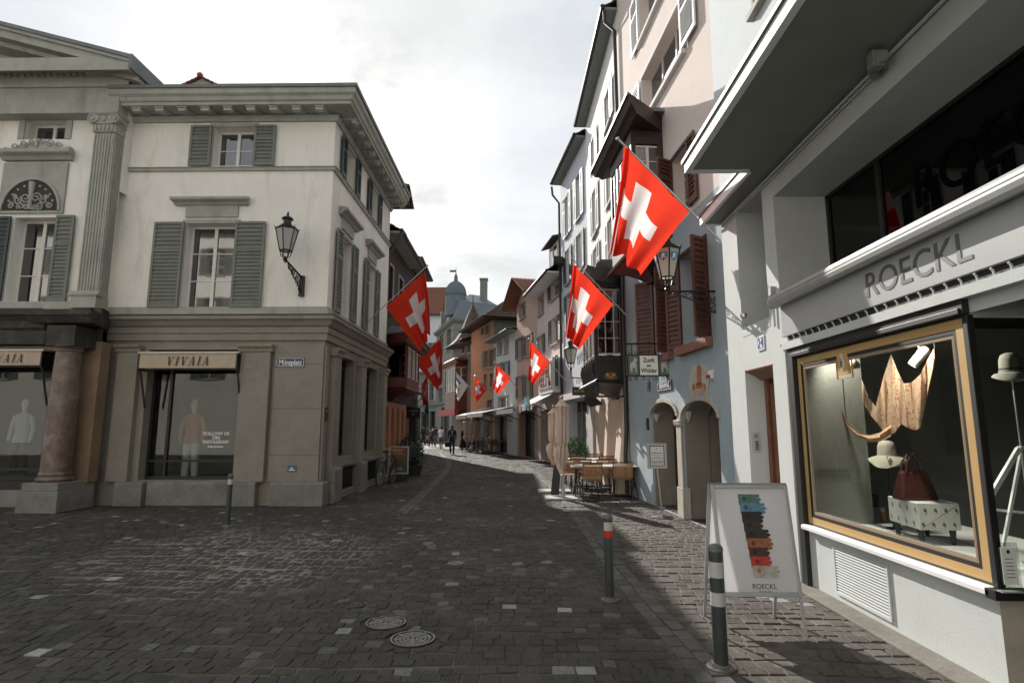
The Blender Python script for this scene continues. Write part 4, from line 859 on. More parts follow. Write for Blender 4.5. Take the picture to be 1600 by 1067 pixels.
# intercom on the reveal facing the street's near end
NR = Frame((RX, 8.45-n0), (RX+.35, 8.45-n0))          # reveal plane, outward -Y
def onrev(u, v): return NR.px(u, v)
a0, z1_ = onrev(1174, 675); a1, z0_ = onrev(1188, 706)
ic = thing('door_intercom', 'steel door intercom with loudspeaker holes and four bells beside the walnut door', 'intercom', NR.P(a0, 0, z0_))
obj('plate', MB().fb(NR, a0, a1, .002, .02, z0_, z1_), M['alu'], ic, bevel=.003)
m = MB(); hh = z1_-z0_
for i in range(4): m.fb(NR, a0+.035, a1-.025, .021, .026, z0_+hh*(.12+.12*i), z0_+hh*(.19+.12*i))
obj('name_strips', m, M['letter'], ic)
m = MB().lathe((0, 0, 0), [(.03, 0), (.03, .004), (.0, .004)], 14, NR.mat((a0+a1)/2, .021, z1_-hh*.2)); obj('loudspeaker', m, M['soffit'], ic)
# tile number sign on the spandrel, spot, letters ghost
a0, z1_ = RF.px(1184, 527); a1, z0_ = RF.px(1196, 546)
ts = thing('tile_sign', 'small white ceramic tile with blue house number on the white wall above the door', 'tile sign', RF.P(a0, .0, z0_)); obj('tile', MB().fb(RF, a0, a1, .003, .015, z0_, z1_), M['white'], ts, bevel=.002)
m = MB(); e = .02
for q4 in ((a0+e, a1-e, z1_-e-.008, z1_-e), (a0+e, a1-e, z0_+e, z0_+e+.008), (a0+e, a0+e+.008, z0_+e+.008, z1_-e-.008), (a1-e-.008, a1-e, z0_+e+.008, z1_-e-.008)): m.fb(RF, q4[0], q4[1], .0155, .017, q4[2], q4[3])
bl = mat('delft_blue', (.05, .08, .35), .4); obj('border', m, bl, ts); text('24', RF.mat((a0+a1)/2, .017, (z0_+z1_)/2), .17, bl, ts)
p = RF.px(1168, 493); c = RF.P(p[0], .05, p[1])
sp = thing('ledge_spotlight', 'small round steel spotlight standing on the ledge above the door niche', 'spotlight', c); obj('lamp_head', MB().lathe(c, [(.0, -.04), (.035, -.035), (.045, 0), (.04, .03), (.0, .04)], 14), M['steel'], sp, smooth=50)
obj('stem', MB().tube([c-UP3*.04, c-UP3*.12, c-UP3*.12+Vector((.06, 0, 0))], .012, 6), M['alu'], sp)
# downpipe / shutter rail strips beside window
m = MB(); g0, g1 = sR(1229, 640), sR(1242, 640); m.fb(RF, g0, g0+.03, .002, .035, 0, zR(1232, 535)); m.fb(RF, g0+.055, g1-.01, .002, .06, 0, zR(1236, 540)); obj('shutter_rail', m, M['roe'], sb_, bevel=.004)
m = MB(); gx = sR(1210, 460); m.fb(RF, gx-.03, gx+.04, .003, .06, zR(1210, 462), zR(1210, 448)); m.tube([RF.P(gx, .02, zR(1210, 462)), RF.P(gx, .02, zR(1210, 512))], .012, 6); obj('junction_box', m, M['alu'], sb_)
# roller awning box
f0 = sR(1229, 505); zf0, zf1 = zR(1239, 536, .06), zR(1228, 478, .06)
aw = thing('roller_awning_box', 'long aluminium roller awning cassette above the shop fascia lettering', 'awning box', RF.P(0, .2, 3.1))
za = zf1+.02; m = MB(); pr = [(.062, za), (.15, za-.02), (.185, za), (.195, za+.035), (.195, za+.042), (.188, za+.044), (.188, za+.062), (.193, za+.064), (.193, za+.085), (.186, za+.087), (.17, za+.115), (.12, za+.13), (.062, za+.135)]
m.mould(RF, pr, f0+.0, RF.L); obj('cassette', m, M['alu'], aw)
m = MB(); m.mould(RF, [(.062, za-.01), (.15, za-.028), (.19, za-.01), (.203, za+.05), (.18, za+.12), (.12, za+.14), (.062, za+.145)], f0-.03, f0); obj('end_cap', m, M['alu'], aw, bevel=.006)
# fascia
m = MB(); m.fb(RF, f0, RF.L, .002, .06, zf0+.10, zf1+.02); obj('fascia', m, mat('fascia_paint', (.40, .41, .42), .35, var=.04, vs=2), sb_, bevel=.004)
m = MB(); m.fb(RF, f0+.07, RF.L, .002, .03, zf0+.03, zf0+.10); obj('fascia_slot', m, M['blackframe'], sb_)
m = MB(); m.fb(RF, f0, RF.L, .002, .075, zf0-.05, zf0+.03); a = f0+.12
while a < RF.L: m.tube([RF.P(a, .04, zf0+.03), RF.P(a, .05, zf0+.07), RF.P(a, .065, zf0+.085)], .008, 5); a += .135
obj('slot_rail', m, M['roe'], sb_)
p0, p1 = RF.px(1352, 462, .065), RF.px(1520, 405, .065); sc = (p1[0]-p0[0])
text('ROECKL', RF.mat((p0[0]+p1[0])/2, .064, (zf0+.1+zf1)/2+.01), .30, mat('sign_metal', (.17, .17, .17), .35, metal=.6), sb_, sx=sc/1.13, ext=.001, bold=.001)
# window frame, gold + black passepartout
wo = MB(); wt = -.02; wsx = lambda u, v: sR(u, v)
A0, A1, B0, B1 = w0, w1, wz0, zf0-.05
def ring(mb, a0, a1, b0, b1, w, t0, t1): mb.fb(RF, a0, a0+w, t0, t1, b0, b1).fb(RF, a1-w, a1, t0, t1, b0, b1).fb(RF, a0+w, a1-w, t0, t1, b0, b0+w).fb(RF, a0+w, a1-w, t0, t1, b1-w, b1)
m = MB(); m.fb(RF, A0, A0+.11, .0, .05, 0.0, B1); m.fb(RF, A0+.11, A1+.04, .0, .05, wz1-.02, B1); m.fb(RF, A0+.11, A1+.02, .05, .065, B1-.10, B1-.06); m.fb(RF, A1-.012, A1+.03, -.03, .02, B0-.02, wz1-.02)
shw = obj('shop_window', m, M['blackframe'], sb_, bevel=.004)
G0, G1, H0, H1 = A0+.11, A1-.015, B0+.0, wz1-.02
m = MB(); ring(m, G0, G1, H0, H1, .018, -.02, .005); ring(m, G0+.085, G1-.085, H0+.085, H1-.085, .03, -.02, .002); obj('black_lines', m, M['blackframe'], shw)
m = MB(); ring(m, G0+.018, G1-.018, H0+.018, H1-.018, .067, -.02, .004)
mc = G0+(G1-G0)*.37; m.fb(RF, mc-.09, mc+.09, -.02, .004, H1-.27, H1-.085); obj('gold_border', m, M['gold'], shw)
m = MB(); ring(m, G0+.122, G1-.122, H0+.122, H1-.122, .004, -.02, -.004); ring(m, G0+.135, G1-.135, H0+.135, H1-.135, .004, -.02, -.004); ring(m, mc-.13, mc+.13, H1-.31, H1-.03, .004, -.021, -.003); obj('gold_lines', m, M['gold'], shw)
m = MB(); ring(m, G0+.115, G1-.115, H0+.115, H1-.115, .030, -.025, -.006); obj('grey_mount', m, mat('grey_mount', (.22, .2, .17), .6), shw)
ml = MB(); ml.lathe((0, 0, 0), [(.05, 0), (.05, .006), (.035, .006), (.03, .01), (0, .012)], 20, RF.mat(mc, .004, H1-.17)@Matrix.Diagonal((.8, 1.35, 1, 1))); ml.fb(RF, mc-.02, mc+.02, .004, .012, H1-.115, H1-.07); em = obj('crest_plate', ml, mat('ivory', (.6, .55, .42), .5), shw)
mm_ = MB(); mm_.fb(RF, mc-.016, mc-.006, .0165, .018, H1-.20, H1-.14).fb(RF, mc+.006, mc+.016, .0165, .018, H1-.20, H1-.14).fb(RF, mc-.016, mc+.016, .0165, .0175, H1-.132, H1-.124); obj('crest_mark', mm_, M['letter'], em)
obj('pane', MB().fb(RF, G0+.01, G1+.012, -.036, -.03, H0+.01, H1-.01), M['glass'], shw)
m = MB(); m.mould(RF, [(.0, B0-.06), (.05, B0-.055), (.085, B0-.045), (.085, B0-.01), (.06, B0), (.0, B0)], A0+.11, A1+.03, 0, 0); obj('window_ledge', m, M['white'], shw, bevel=.004)
# return of the display window toward the entrance
ER = Frame((RX, 8.45-W1), (RX+2.2, 8.45-W1))
m = MB(); wallskin(m, ER, .0, 2.2, 0, B0-.06, []); obj('return_wall', m, M['archstone'], sb_)
m = MB(); m.fb(ER, -.085, 2.2, .0, .085, B0-.06, B0-.0); obj('return_ledge', m, M['blackframe'], sb_)
m = MB(); m.fb(ER, .0, 2.2, -.02, .03, wz1-.04, 2.5); m.fb(ER, .03, 2.2, .03, .04, 2.44, 2.5); rw = obj('return_window', m, M['roe'], sb_); obj('pane', MB().fb(ER, .01, 2.2, -.014, -.008, B0, wz1-.04), M['glass'], rw)
# display floor, pale side panel
m = MB(); m.fb(RF, w0+.02, W1-.02, -1.6, -.045, .3, B0-.01); obj('display_floor', m, M['white'], sb_)
m = MB(); m.fb(RF, w0+.02, w0+.06, -.72, -.045, B0-.01, 2.75); m.fb(RF, w0+.06, w0+.075, -.5, -.1, 1.2, 2.2); obj('side_panel', m, mat('grey_panel', (.20, .20, .185), .8), sb_)
# grille under the window
a0, z1_ = RF.px(1303, 850); a1, z0_ = RF.px(1397, 972); z1_ = zR(1303, 850); z0_ = zR(1397, 972)
gr = MB(); zt_, zb_ = zR(1303, 851), .07; ring(gr, a0, a1, zb_, zt_, .022, .002, .018); k = 16
for i in range(k):
    z = zb_+.022+(zt_-zb_-.044)*i/k; gr.hexa([RF.P(a0+.022, .016, z), RF.P(a1-.022, .016, z), RF.P(a1-.022, .004, z+.012), RF.P(a0+.022, .004, z+.012), RF.P(a0+.022, .016, z+.006), RF.P(a1-.022, .016, z+.006), RF.P(a1-.022, .004, z+.018), RF.P(a0+.022, .004, z+.018)])
vg = obj('vent_grille', gr, M['roe'], sb_); obj('vent_back', MB().fb(RF, a0+.02, a1-.02, .001, .003, zb_+.02, zt_-.02), M['dark'], vg)
# upper glass
m = MB(); t_ = -.62; k0 = sR(1375, 330, t_)
m.fb(RF, u0+.0, u0+.05, t_-.05, t_, zub, zut).fb(RF, u0, u1, t_-.05, t_, zut-.04, zut).fb(RF, k0-.03, k0+.03, t_-.05, t_, zub, zut-.04); m.fb(RF, k0+2.6, k0+2.66, t_-.05, t_, zub, zut-.04)
uw = obj('upper_window', m, M['blackframe'], sb_); obj('pane', MB().fb(RF, u0+.01, u1, t_-.03, t_-.025, zub, zut-.01), M['pane'], uw)
pa, pb = RF.px(1423, 320, t_+.01), RF.px(1530, 225, t_+.01)
text('ROECKL', RF.mat(pa[0]+1.05, t_-.02, pa[1]+.12), .56, mat('window_letter', (.004, .004, .004), 1.0, spec=0), uw, ext=.003)
# floodlight
p = oX(1392, 100, RX); fl = thing('floodlight', 'grey swivelling floodlight fixed under the concrete canopy', 'floodlight', p); F_ = RF; a, z = RF.px(1392, 100)
m = MB(); m.lathe((0, 0, 0), [(.0, 0), (.05, .0), (.055, .02), (.055, .05), (.045, .06), (0, .06)], 16, RF.mat(a+.06, .12, z)@Matrix.Rotation(R(70), 4, 'Y')); m.fb(RF, a+.0, a+.09, .1, .2, z-.07, z+.07); obj('lamp_head', m, M['soffit'], fl, bevel=.01)
m = MB(); m.tube([RF.P(a-.12, .0, z+.0), RF.P(a-.12, .1, z), RF.P(a-.02, .14, z)], .022, 8); m.tube([RF.P(a-.12, .06, z-.05), RF.P(a-.12, .06, z+.03)], .035, 10); m.fb(RF, a-.16, a-.04, .0, .03, z-.03, z+.08); obj('arm', m, M['soffit'], fl)
# ---------------------------------------------------------------- things in the shop window
def at_t(u, v, t): a, z = RF.px(u, v, t); return RF.P(a, t, z)
zf = B0-.01
C0, L0, R0 = gz(1440, 852, zf), gz(1392, 834, zf), gz(1506, 853, zf)
L0 = C0+(L0-C0); e1 = (L0-C0); e2 = (R0-C0); zb, zt = zf+.13, zf+.36
bn = thing('display_bench', 'box bench wrapped in white rose-printed paper on dark tapered feet in the shop window', 'bench', C0)
def par(mb, c, a, b, z0, z1, i=0): mb.hexa([tuple(c+a*i+b*i)[:2]+(z0,), tuple(c+b*(1-i)+a*i)[:2]+(z0,), tuple(c+a*(1-i)+b*(1-i))[:2]+(z0,), tuple(c+a*(1-i)+b*i)[:2]+(z0,), tuple(c+a*i+b*i)[:2]+(z1,), tuple(c+b*(1-i)+a*i)[:2]+(z1,), tuple(c+a*(1-i)+b*(1-i))[:2]+(z1,), tuple(c+a*(1-i)+b*i)[:2]+(z1,)])
m = MB(); par(m, C0, e1, e2, zb, zt); obj('wrapped_box', m, mat('wrapping_paper', (.62, .6, .57), .6), bn, bevel=.008)
for i in (.1, .86):
    for j in (.1, .86):
        q = C0+e1*i+e2*j; obj('leg', MB().lathe((q.x, q.y, 0), [(.02, zf), (.035, zb)], 4), M['blackframe'], bn)
m = MB(); rr = random.Random(5); FA = Frame(C0.xy, (C0+e2).xy); FBn = Frame((C0+e1).xy, C0.xy)
for Fr in (FA, FBn):
    for i in range(4):
        for j in range(2):
            s_ = Fr.L*(i+.35+.3*j)/4; z = zb+.05+.12*j
            for k in range(5): A = k*1.256; m.lathe((0, 0, 0), [(.006, 0), (.0, .0015)], 6, Fr.mat(s_+.008*math.cos(A), .002, z+.011*math.sin(A)))
            m.fb(Fr, s_+.008, s_+.012, .0015, .003, z-.03, z)
obj('rose_print', m, M['letter'], bn); m = MB(); m.tube([C0+e2*.02+UP3*(.14)-e1*.0+Vector((0, -.003, 0)), C0+e2*.98+UP3*.35+Vector((0, -.003, 0))], .002, 4); obj('paper_fold', m, M['soffit'], bn)
# handbag on the bench
hc = C0+e1*.55+e2*.30; hz = zt; hf = Frame((hc-Vector((.17, .05, 0))).xy, (hc+Vector((.17, -.05, 0))).xy); HL = hf.L
hb = thing('handbag', 'oxblood leather handbag standing on the wrapped bench', 'handbag', Vector((hc.x, hc.y, hz))); lea = mat('oxblood_leather', (.065, .020, .017), .3, bump=.15, bs=60)
m = MB(); m.hexa([hf.P(0, .09, hz), hf.P(HL, .09, hz), hf.P(HL, -.09, hz), hf.P(0, -.09, hz), hf.P(.05, .03, hz+.26), hf.P(HL-.05, .03, hz+.26), hf.P(HL-.05, -.03, hz+.26), hf.P(.05, -.03, hz+.26)]); obj('bag_body', m, lea, hb, bevel=.02)
for t in (.035, -.035): obj('handle', MB().tube([hf.P(.09, t, hz+.24), hf.P(.10, t, hz+.34), hf.P(HL/2, t, hz+.42), hf.P(HL-.1, t, hz+.34), hf.P(HL-.09, t, hz+.24)], .010, 8), lea, hb, smooth=60)
def hat(c, r, lab, m_, brim=1.9, flop=.03, band=None):
    T = thing('brimmed_hat', lab, 'hat', c); m = MB(); n = 28; pr = [(brim*r, 0), (1.5*r, .02), (1.05*r, .03), (1.0*r, .06), (.95*r, .13), (.75*r, .17), (.4*r, .185), (0, .19)]
    m.lathe(c, pr, n, cap=False)
    for i in range(n): # floppy brim
        for k in (0,): x, y, z = m.v[i]; m.v[i] = (x, y, z-flop*(1+math.sin(i/n*4*math.pi)))
    obj('hat_body', m, m_, T, smooth=60); obj('hat_band', MB().lathe(c, [(1.02*r, .04), (1.01*r, .065)], n, cap=False), band or m_, T); return T
hp = gz(1386, 775, zf); hp = at_t(1386, 712, -.75)
hm = mat('ivory_felt', (.62, .58, .49), .85, bump=.1, bs=80)
hT = hat(hp-UP3*.03, .085, 'wide brimmed ivory felt hat with a flower sprig on a stand behind the handbag', hm, 2.0, .045)
m = MB(); m.tube([(hp.x, hp.y, zf), (hp.x, hp.y, hp.z-.02)], .008, 6); m.lathe((hp.x, hp.y, 0), [(.07, zf), (.07, zf+.012), (.01, zf+.015)], 16); tag(obj('hat_stand', m, M['blackframe'], loc=(hp.x, hp.y, zf)), 'thin black stand carrying the ivory felt hat', 'hat stand')
m = MB()
for k, (dx, dz) in enumerate(((-.07, .0), (-.05, .015), (-.085, .02), (-.06, -.02), (-.075, .035))): m.lathe((hp.x+dx, hp.y-.13, hp.z-.035+dz), [(.0, -.008), (.010, 0), (0, .008)], 6)
obj('flower_sprig', m, mat('sprig', (.2, .08, .06), .7), hT)
# scarf
scm = mat('apricot_silk', (.66, .44, .30), .7, var=.12, vs=14, trans=.35)
t_ = scm.node_tree; vb = N(t_, 'ShaderNodeTexVoronoi'); setin(vb, Scale=38.0); tcx = N(t_, 'ShaderNodeTexCoord'); t_.links.new(tcx.outputs['Object'], vb.inputs['Vector']); rr_ = N(t_, 'ShaderNodeMapRange'); t_.links.new(vb.outputs['Distance'], rr_.inputs[0]); rr_.inputs[1].default_value = .30; rr_.inputs[2].default_value = .38; rr_.inputs[3].default_value = 1; rr_.inputs[4].default_value = 0
mxs = N(t_, 'ShaderNodeMix', data_type='RGBA'); t_.links.new(rr_.outputs[0], mxs.inputs[0]); mxs.inputs[6].default_value = (.66, .46, .32, 1); mxs.inputs[7].default_value = (.36, .12, .06, 1); t_.links.new(mxs.outputs[2], t_.nodes['Principled BSDF'].inputs['Base Color'])
sT_ = thing('silk_scarf', 'apricot printed silk scarf hanging in swags in the gold framed window', 'scarf', at_t(1400, 620, -.5))
top = [(1346, 592), (1356, 618), (1368, 635), (1380, 590), (1392, 553), (1402, 578), (1412, 599), (1424, 598), (1438, 585), (1450, 560), (1460, 543)]
bot = [(1348, 628), (1360, 648), (1370, 660), (1385, 680), (1398, 676), (1408, 662), (1418, 668), (1430, 672), (1438, 668), (1450, 610), (1461, 560)]
gd = []
for j in range(13):
    row = []
    for i in range(61):
        f = i/60*10; k = min(9, int(f)); f -= k; sm = f*f*(3-2*f)
        a = (top[k][0]*(1-sm)+top[k+1][0]*sm, top[k][1]*(1-sm)+top[k+1][1]*sm); b_ = (bot[k][0]*(1-sm)+bot[k+1][0]*sm, bot[k][1]*(1-sm)+bot[k+1][1]*sm)
        q = j/12; row.append(at_t(a[0]*(1-q)+b_[0]*q, a[1]*(1-q)+b_[1]*q, -.5+.022*math.sin(i*.55+q*1.5)+.006*math.sin(i*1.3)))
    gd.append(row)
obj('draped_cloth', MB().sheet(gd), scm, sT_, smooth=80)
cu = [(1308, 613), (1313, 640), (1324, 662), (1340, 678), (1358, 685), (1375, 683), (1392, 672)]; wd_ = [2, 5, 8, 9, 11, 14, 18]
gd = [[at_t(cu[k][0], cu[k][1]-wd_[k]*.5+wd_[k]*j/4, -.48+.03*math.sin(j*2+k)) for k in range(7)] for j in range(5)]; obj('scarf_tail', MB().sheet(gd), scm, sT_, smooth=80)
m = MB()
for u, v in ((1346, 592), (1392, 553), (1460, 543), (1308, 613)): p = at_t(u, v, -.5); m.tube([p, Vector((p.x, p.y, 2.79))], .0012, 4)
obj('hanging_wire', m, M['alu'], sT_)
# track spot heads and glowing bulbs
for k, (u, v, t, lb) in enumerate(((1325, 572, -.6, 'white cylinder spotlight left of the hanging scarf'), (1437, 557, -.6, 'white cylinder spotlight right above the hanging scarf'))):
    p = at_t(u, v, t); T = thing('display_spotlight', lb, 'spotlight', p, 'spotlights over the window display'); ax = Matrix.Rotation(R(35), 4, 'Y')@Matrix.Rotation(R(20), 4, 'X'); obj('lamp_head', MB().lathe(p, [(.04, -.10), (.045, .08), (.02, .10)], 16, ax), M['white'], T, smooth=40)
    obj('bulb', MB().lathe(p, [(.0, -.101), (.033, -.102)], 12, ax), mat('warm_bulb', (1, .8, .55), .5, emit=((1, .75, .45), 6)), T); obj('stem', MB().tube([p+UP3*.08, Vector((p.x, p.y, 2.79))], .008, 5), M['white'], T)
for k, (u, v) in enumerate(((1526, 187), (1573, 187))):
    p = at_t(u, v, -1.6); 
    T = thing('ceiling_downlight', ('left' if k == 0 else 'right')+' one of the two small lit ceiling lamps behind the dark upper window', 'downlight', p, 'lit lamps behind the upper window')
    obj('rim', MB().lathe(p, [(.07, .0), (.07, .03), (.05, .03)], 16), M['white'], T); obj('bulb', MB().lathe(p, [(.0, .002), (.05, .002)], 12), mat('warm_bulb2', (1, .8, .55), .5, emit=((1, .8, .55), 9)), T)
[c for c in uw.children if c.name.startswith('pane')][0].data.materials[0] = M['glassd']
# second row: small bag, perfume bottle, dark shelf with bags, hats at the right
sh = thing('shop_shelf', 'dark wall shelf with bags at the back of the display room', 'shelf', RF.P(w0+1.6, -2.6, 0)); m = MB()
for z in (.75, 1.25, 1.75, 2.2): m.fb(RF, w0+.2, W1+.0, -2.9, -2.5, z, z+.03)
for a in (w0+.2, w0+1.5, W1): m.fb(RF, a-.02, a+.02, -2.9, -2.5, 0, 2.6)
obj('shelf_boards', m, mat('shelf_wood', (.07, .045, .03), .6), sh)
bgc = [(.10, .05, .03), (.05, .02, .02), (.12, .07, .04), (.04, .05, .05)]
for i in range(6):
    a = w0+.45+.37*i; z = (1.28, 1.78)[i % 2]; T = thing('shelf_bag', ['tan', 'plum', 'caramel', 'petrol', 'brown', 'black'][i]+' leather bag on the dark shelf at the back of the shop', 'handbag', RF.P(a, -2.7, z), 'bags on the back shelf'); mt = mat('bag_leather%d' % i, bgc[i % 4], .5)
    obj('bag_body', MB().hexa([RF.P(a-.14, -2.62, z), RF.P(a+.14, -2.62, z), RF.P(a+.14, -2.76, z), RF.P(a-.14, -2.76, z), RF.P(a-.12, -2.66, z+.2), RF.P(a+.12, -2.66, z+.2), RF.P(a+.12, -2.72, z+.2), RF.P(a-.12, -2.72, z+.2)]), mt, T, bevel=.02); obj('handle', MB().tube([RF.P(a-.07, -2.69, z+.19), RF.P(a-.05, -2.69, z+.28), RF.P(a+.05, -2.69, z+.28), RF.P(a+.07, -2.69, z+.19)], .008, 6), mt, T)
p = oY(1581, 588, 4.6); hat(p-UP3*.0, .075, 'grey felt hat on a slim stand behind the entrance glass at the right edge', mat('pale_felt', (.2, .19, .17), .85), 1.7, .02, M['letter'])
p2 = p; tag(obj('hat_stand', MB().tube([(p.x, p.y, zf), (p.x, p.y, p.z)], .008, 6).lathe((p.x, p.y, 0), [(.08, zf), (.08, zf+.01), (.01, zf+.012)], 16), M['alu'], loc=(p.x, p.y, zf)), 'tall slim steel stand under the pale felt hat', 'hat stand')
# small box and bottle
q = gz(1362, 792, zf); T = thing('small_purse', 'small dark red purse behind glass left of the wrapped bench', 'purse', q); obj('purse_body', MB().box(q.x-.06, q.x+.08, q.y-.03, q.y+.03, zf, zf+.17), lea, T, bevel=.015); obj('flap', MB().box(q.x-.06, q.x+.08, q.y-.036, q.y-.031, zf+.08, zf+.16), lea, T)
q = gz(1381, 815, zf); T = thing('brush_pot', 'small orange dotted pot with white sticks by the wrapped bench', 'pot', q); obj('pot', MB().lathe((q.x, q.y, 0), [(.028, zf), (.032, zf+.02), (.028, zf+.10), (.0, zf+.1)], 14), mat('orange_glaze', (.42, .16, .05), .4), T, smooth=40)
m = MB()
for i in range(5): m.tube([(q.x-.015+.008*i, q.y, zf+.09), (q.x-.02+.01*i, q.y, zf+.15)], .003, 4)
obj('sticks', m, M['white'], T)
# acrylic holder + white easel right of the corner
p = oY(1580, 930, 3.80); cz0 = B0
T = thing('acrylic_sign_holder', 'clear acrylic holder with a small printed card at the right edge of the shop ledge', 'sign holder', (p.x, 3.8, cz0)); 
obj('back_plate', MB().box(p.x-.055, p.x+.075, 3.80, 3.805, cz0+.002, cz0+.30), M['glass'], T); obj('foot', MB().box(p.x-.055, p.x+.075, 3.79, 3.84, cz0+.0005, cz0+.008), M['alu'], T)
cd = obj('card', MB().box(p.x-.035, p.x+.055, 3.796, 3.799, cz0+.05, cz0+.27), M['white'], T); m = MB()
for i in range(6): m.box(p.x-.015, p.x+.035, 3.7945, 3.7955, cz0+.09+.022*i, cz0+.094+.022*i)
m.lathe((0, 0, 0), [(.012, 0), (0, .001)], 10, Matrix(((1, 0, 0, p.x+.01), (0, 0, -1, 3.7955), (0, 1, 0, cz0+.245), (0, 0, 0, 1)))); obj('print', m, M['letter'], cd)
T = thing('white_easel', 'white wooden easel standing inside the entrance glass at the right edge', 'easel', (3.7, 4.6, .0)); e0, e1_, e2_ = oY(1548, 775, 4.5), oY(1592, 700, 4.5), oY(1568, 850, 4.5)
m = MB(); m.tube([e0, e1_], .022, 4); m.tube([e1_, e1_+Vector((.3, 0, .0))], .022, 4); m.tube([e1_+Vector((.05, 0.05, -.05)), e2_], .014, 4); m.tube([e0+Vector((.0, .05, -.1)), e0+Vector((.5, .05, -.15))], .012, 4); m.tube([e2_, e2_+Vector((-.1, .1, -.55))], .014, 4); m.tube([e0, e0+Vector((-.12, 0, -.62))], .02, 4); obj('frame', m, M['white'], T)

# ================================================================ BOLLARDS, A-BOARD, SIGN STAND
def bollard(u, v, r, vtop, label, bands, r2=None, basem='pale'):
    p = gz(u, v); zt = oY(u, vtop, p.y).z
    T = thing('bollard', label, 'bollard', p, 'grey metal bollards'); H = zt
    obj('post', MB().lathe(p, [(r*1.0, -.01), (r, H-r*.55), (r*.99, H-r*.4), (r*.8, H-r*.12), (r*.4, H-.003), (0, H)], 24), M['bollard'], T, smooth=40)
    obj('base_ring', MB().lathe(p, [(r*2.0, -.01), (r*2.0, .008), (r*1.75, .014), (r*1.35, .014), (r*1.3, .03), (r*1.01, .03)], 24), castm, T, smooth=30)
    m = MB()
    for k in range(4): A = k*math.pi/2+.6; m.lathe((p.x+r*1.6*math.cos(A), p.y+r*1.6*math.sin(A), .014), [(.008, 0), (.008, .006), (0, .007)], 6)
    obj('bolts', m, M['steel'], T)
    obj('cap', MB().lathe(p, [(r*1.04, H-r*.9), (r*1.04, H-r*.5), (r*.82, H-r*.1), (r*.4, H+.004), (0, H+.006)], 24), mat('bollard_cap', (.12, .135, .135), .5, var=.2, vs=9), T, smooth=40)
    for a, b, mm in bands: obj('reflective_band', MB().lathe(p, [(r*1.02, zt*a), (r*1.02, zt*b)], 24, cap=False), M[mm], T, smooth=40)
bollard(355, 822, .042, 740, 'thin dark bollard with a pale band in the shade before the corner shop', [(.80, .90, 'bandw')])
bollard(953, 937, .043, 803, 'red and white banded bollard standing at the gutter in mid street', [(.81, .91, 'bandw'), (.73, .81, 'bandr')])
bollard(1127, 1042, .05, 850, 'white double banded bollard nearest the camera beside the advertising board', [(.73, .86, 'bandw'), (.50, .61, 'bandw')])
# A-board
fl0, fr0 = gz(1145, 1000), gz(1270, 998); ym = (fl0.y+fr0.y)/2; yb = gz(1220, 962).y
yt = ym+.20; tl, tr = oY(1101, 757, yt), oY(1221, 757, yt); ztb = (tl.z+tr.z)/2
xl, xr = (fl0.x+.02), fr0.x; xl = tl.x+.0; xr = tr.x
xl = (fl0.x+tl.x)/2; xr = (fr0.x+tr.x)/2; 
ab = thing('advertising_board', 'white folding pavement board with a picture of stacked coloured gloves', 'sandwich board', ((xl+xr)/2, (ym+yb)/2, 0))
def abp(x, k, o=0): return Vector((x, ym+(yt-ym)*k-o, ztb*k))
kb = .235*1.0; kb = (oY(1130, 932, ym+.05).z)/ztb
fd = Vector((0, yt-ym, ztb)).normalized(); fn = Vector((0, -fd.z, fd.y))
def panel(mb, x0, x1, k0, k1, o0, o1, back=False):
    def P(x, k, o):
        p = Vector((x, ym, 0))+Vector((0, yt-ym, ztb))*k+fn*o
        if back: p.y = 2*(yt+.03)-p.y+ (1-k)*(yb-(2*(yt+.03)-ym))
        return p
    mb.hexa([P(x0, k0, o1), P(x1, k0, o1), P(x1, k0, o0), P(x0, k0, o0), P(x0, k1, o1), P(x1, k1, o1), P(x1, k1, o0), P(x0, k1, o0)])
for bk in (False, True):
    m = MB(); b = .03; panel(m, xl, xl+b, kb, 1, -.012, .012, bk); panel(m, xr-b, xr, kb, 1, -.012, .012, bk); panel(m, xl+b, xr-b, kb, kb+.03, -.012, .012, bk); panel(m, xl+b, xr-b, .972, 1, -.012, .012, bk)
    fr = obj('front_frame' if not bk else 'back_frame', m, M['alu'], ab, bevel=.004)
    m = MB(); panel(m, xl+b-.004, xr-b+.004, kb+.028, .974, -.004, .004, bk); obj('poster', m, mat('poster_paper', (.80, .80, .82), .3, trans=.5), fr)
    for x in (xl+.004, xr-.028): m = MB(); panel(m, x, x+.024, .003, kb, -.008, .008, bk); obj('leg', m, M['alu'], fr, bevel=.002)
m = MB(); m.tube([(xl, yt+.015, ztb), (xr, yt+.015, ztb)], .014, 8); obj('hinge', m, M['steel'], ab)
fr = ab.children[0]
AM = Matrix(((1, 0, 0, 0), (0, fd.y, fn.y, 0), (0, fd.z, fn.z, 0), (0, 0, 0, 1)))
def abm(x, k, o): p = Vector((x, ym, 0))+Vector((0, yt-ym, ztb))*k+fn*o; q = AM.copy(); q[0][3], q[1][3], q[2][3] = p; return q
LN = math.hypot(yt-ym, ztb); xc = xl+(xr-xl)*.53
cols = [((.10, .20, .17), 'green'), ((.12, .25, .38), 'blue'), ((.03, .025, .025), 'black'), ((.05, .035, .03), 'brown'), ((.035, .03, .03), 'dark'), ((.32, .12, .06), 'tan'), ((.08, .03, .025), 'maroon'), ((.50, .05, .04), 'red'), ((.45, .42, .38), 'cream')]
k1, k0 = .935, .40; n = len(cols)
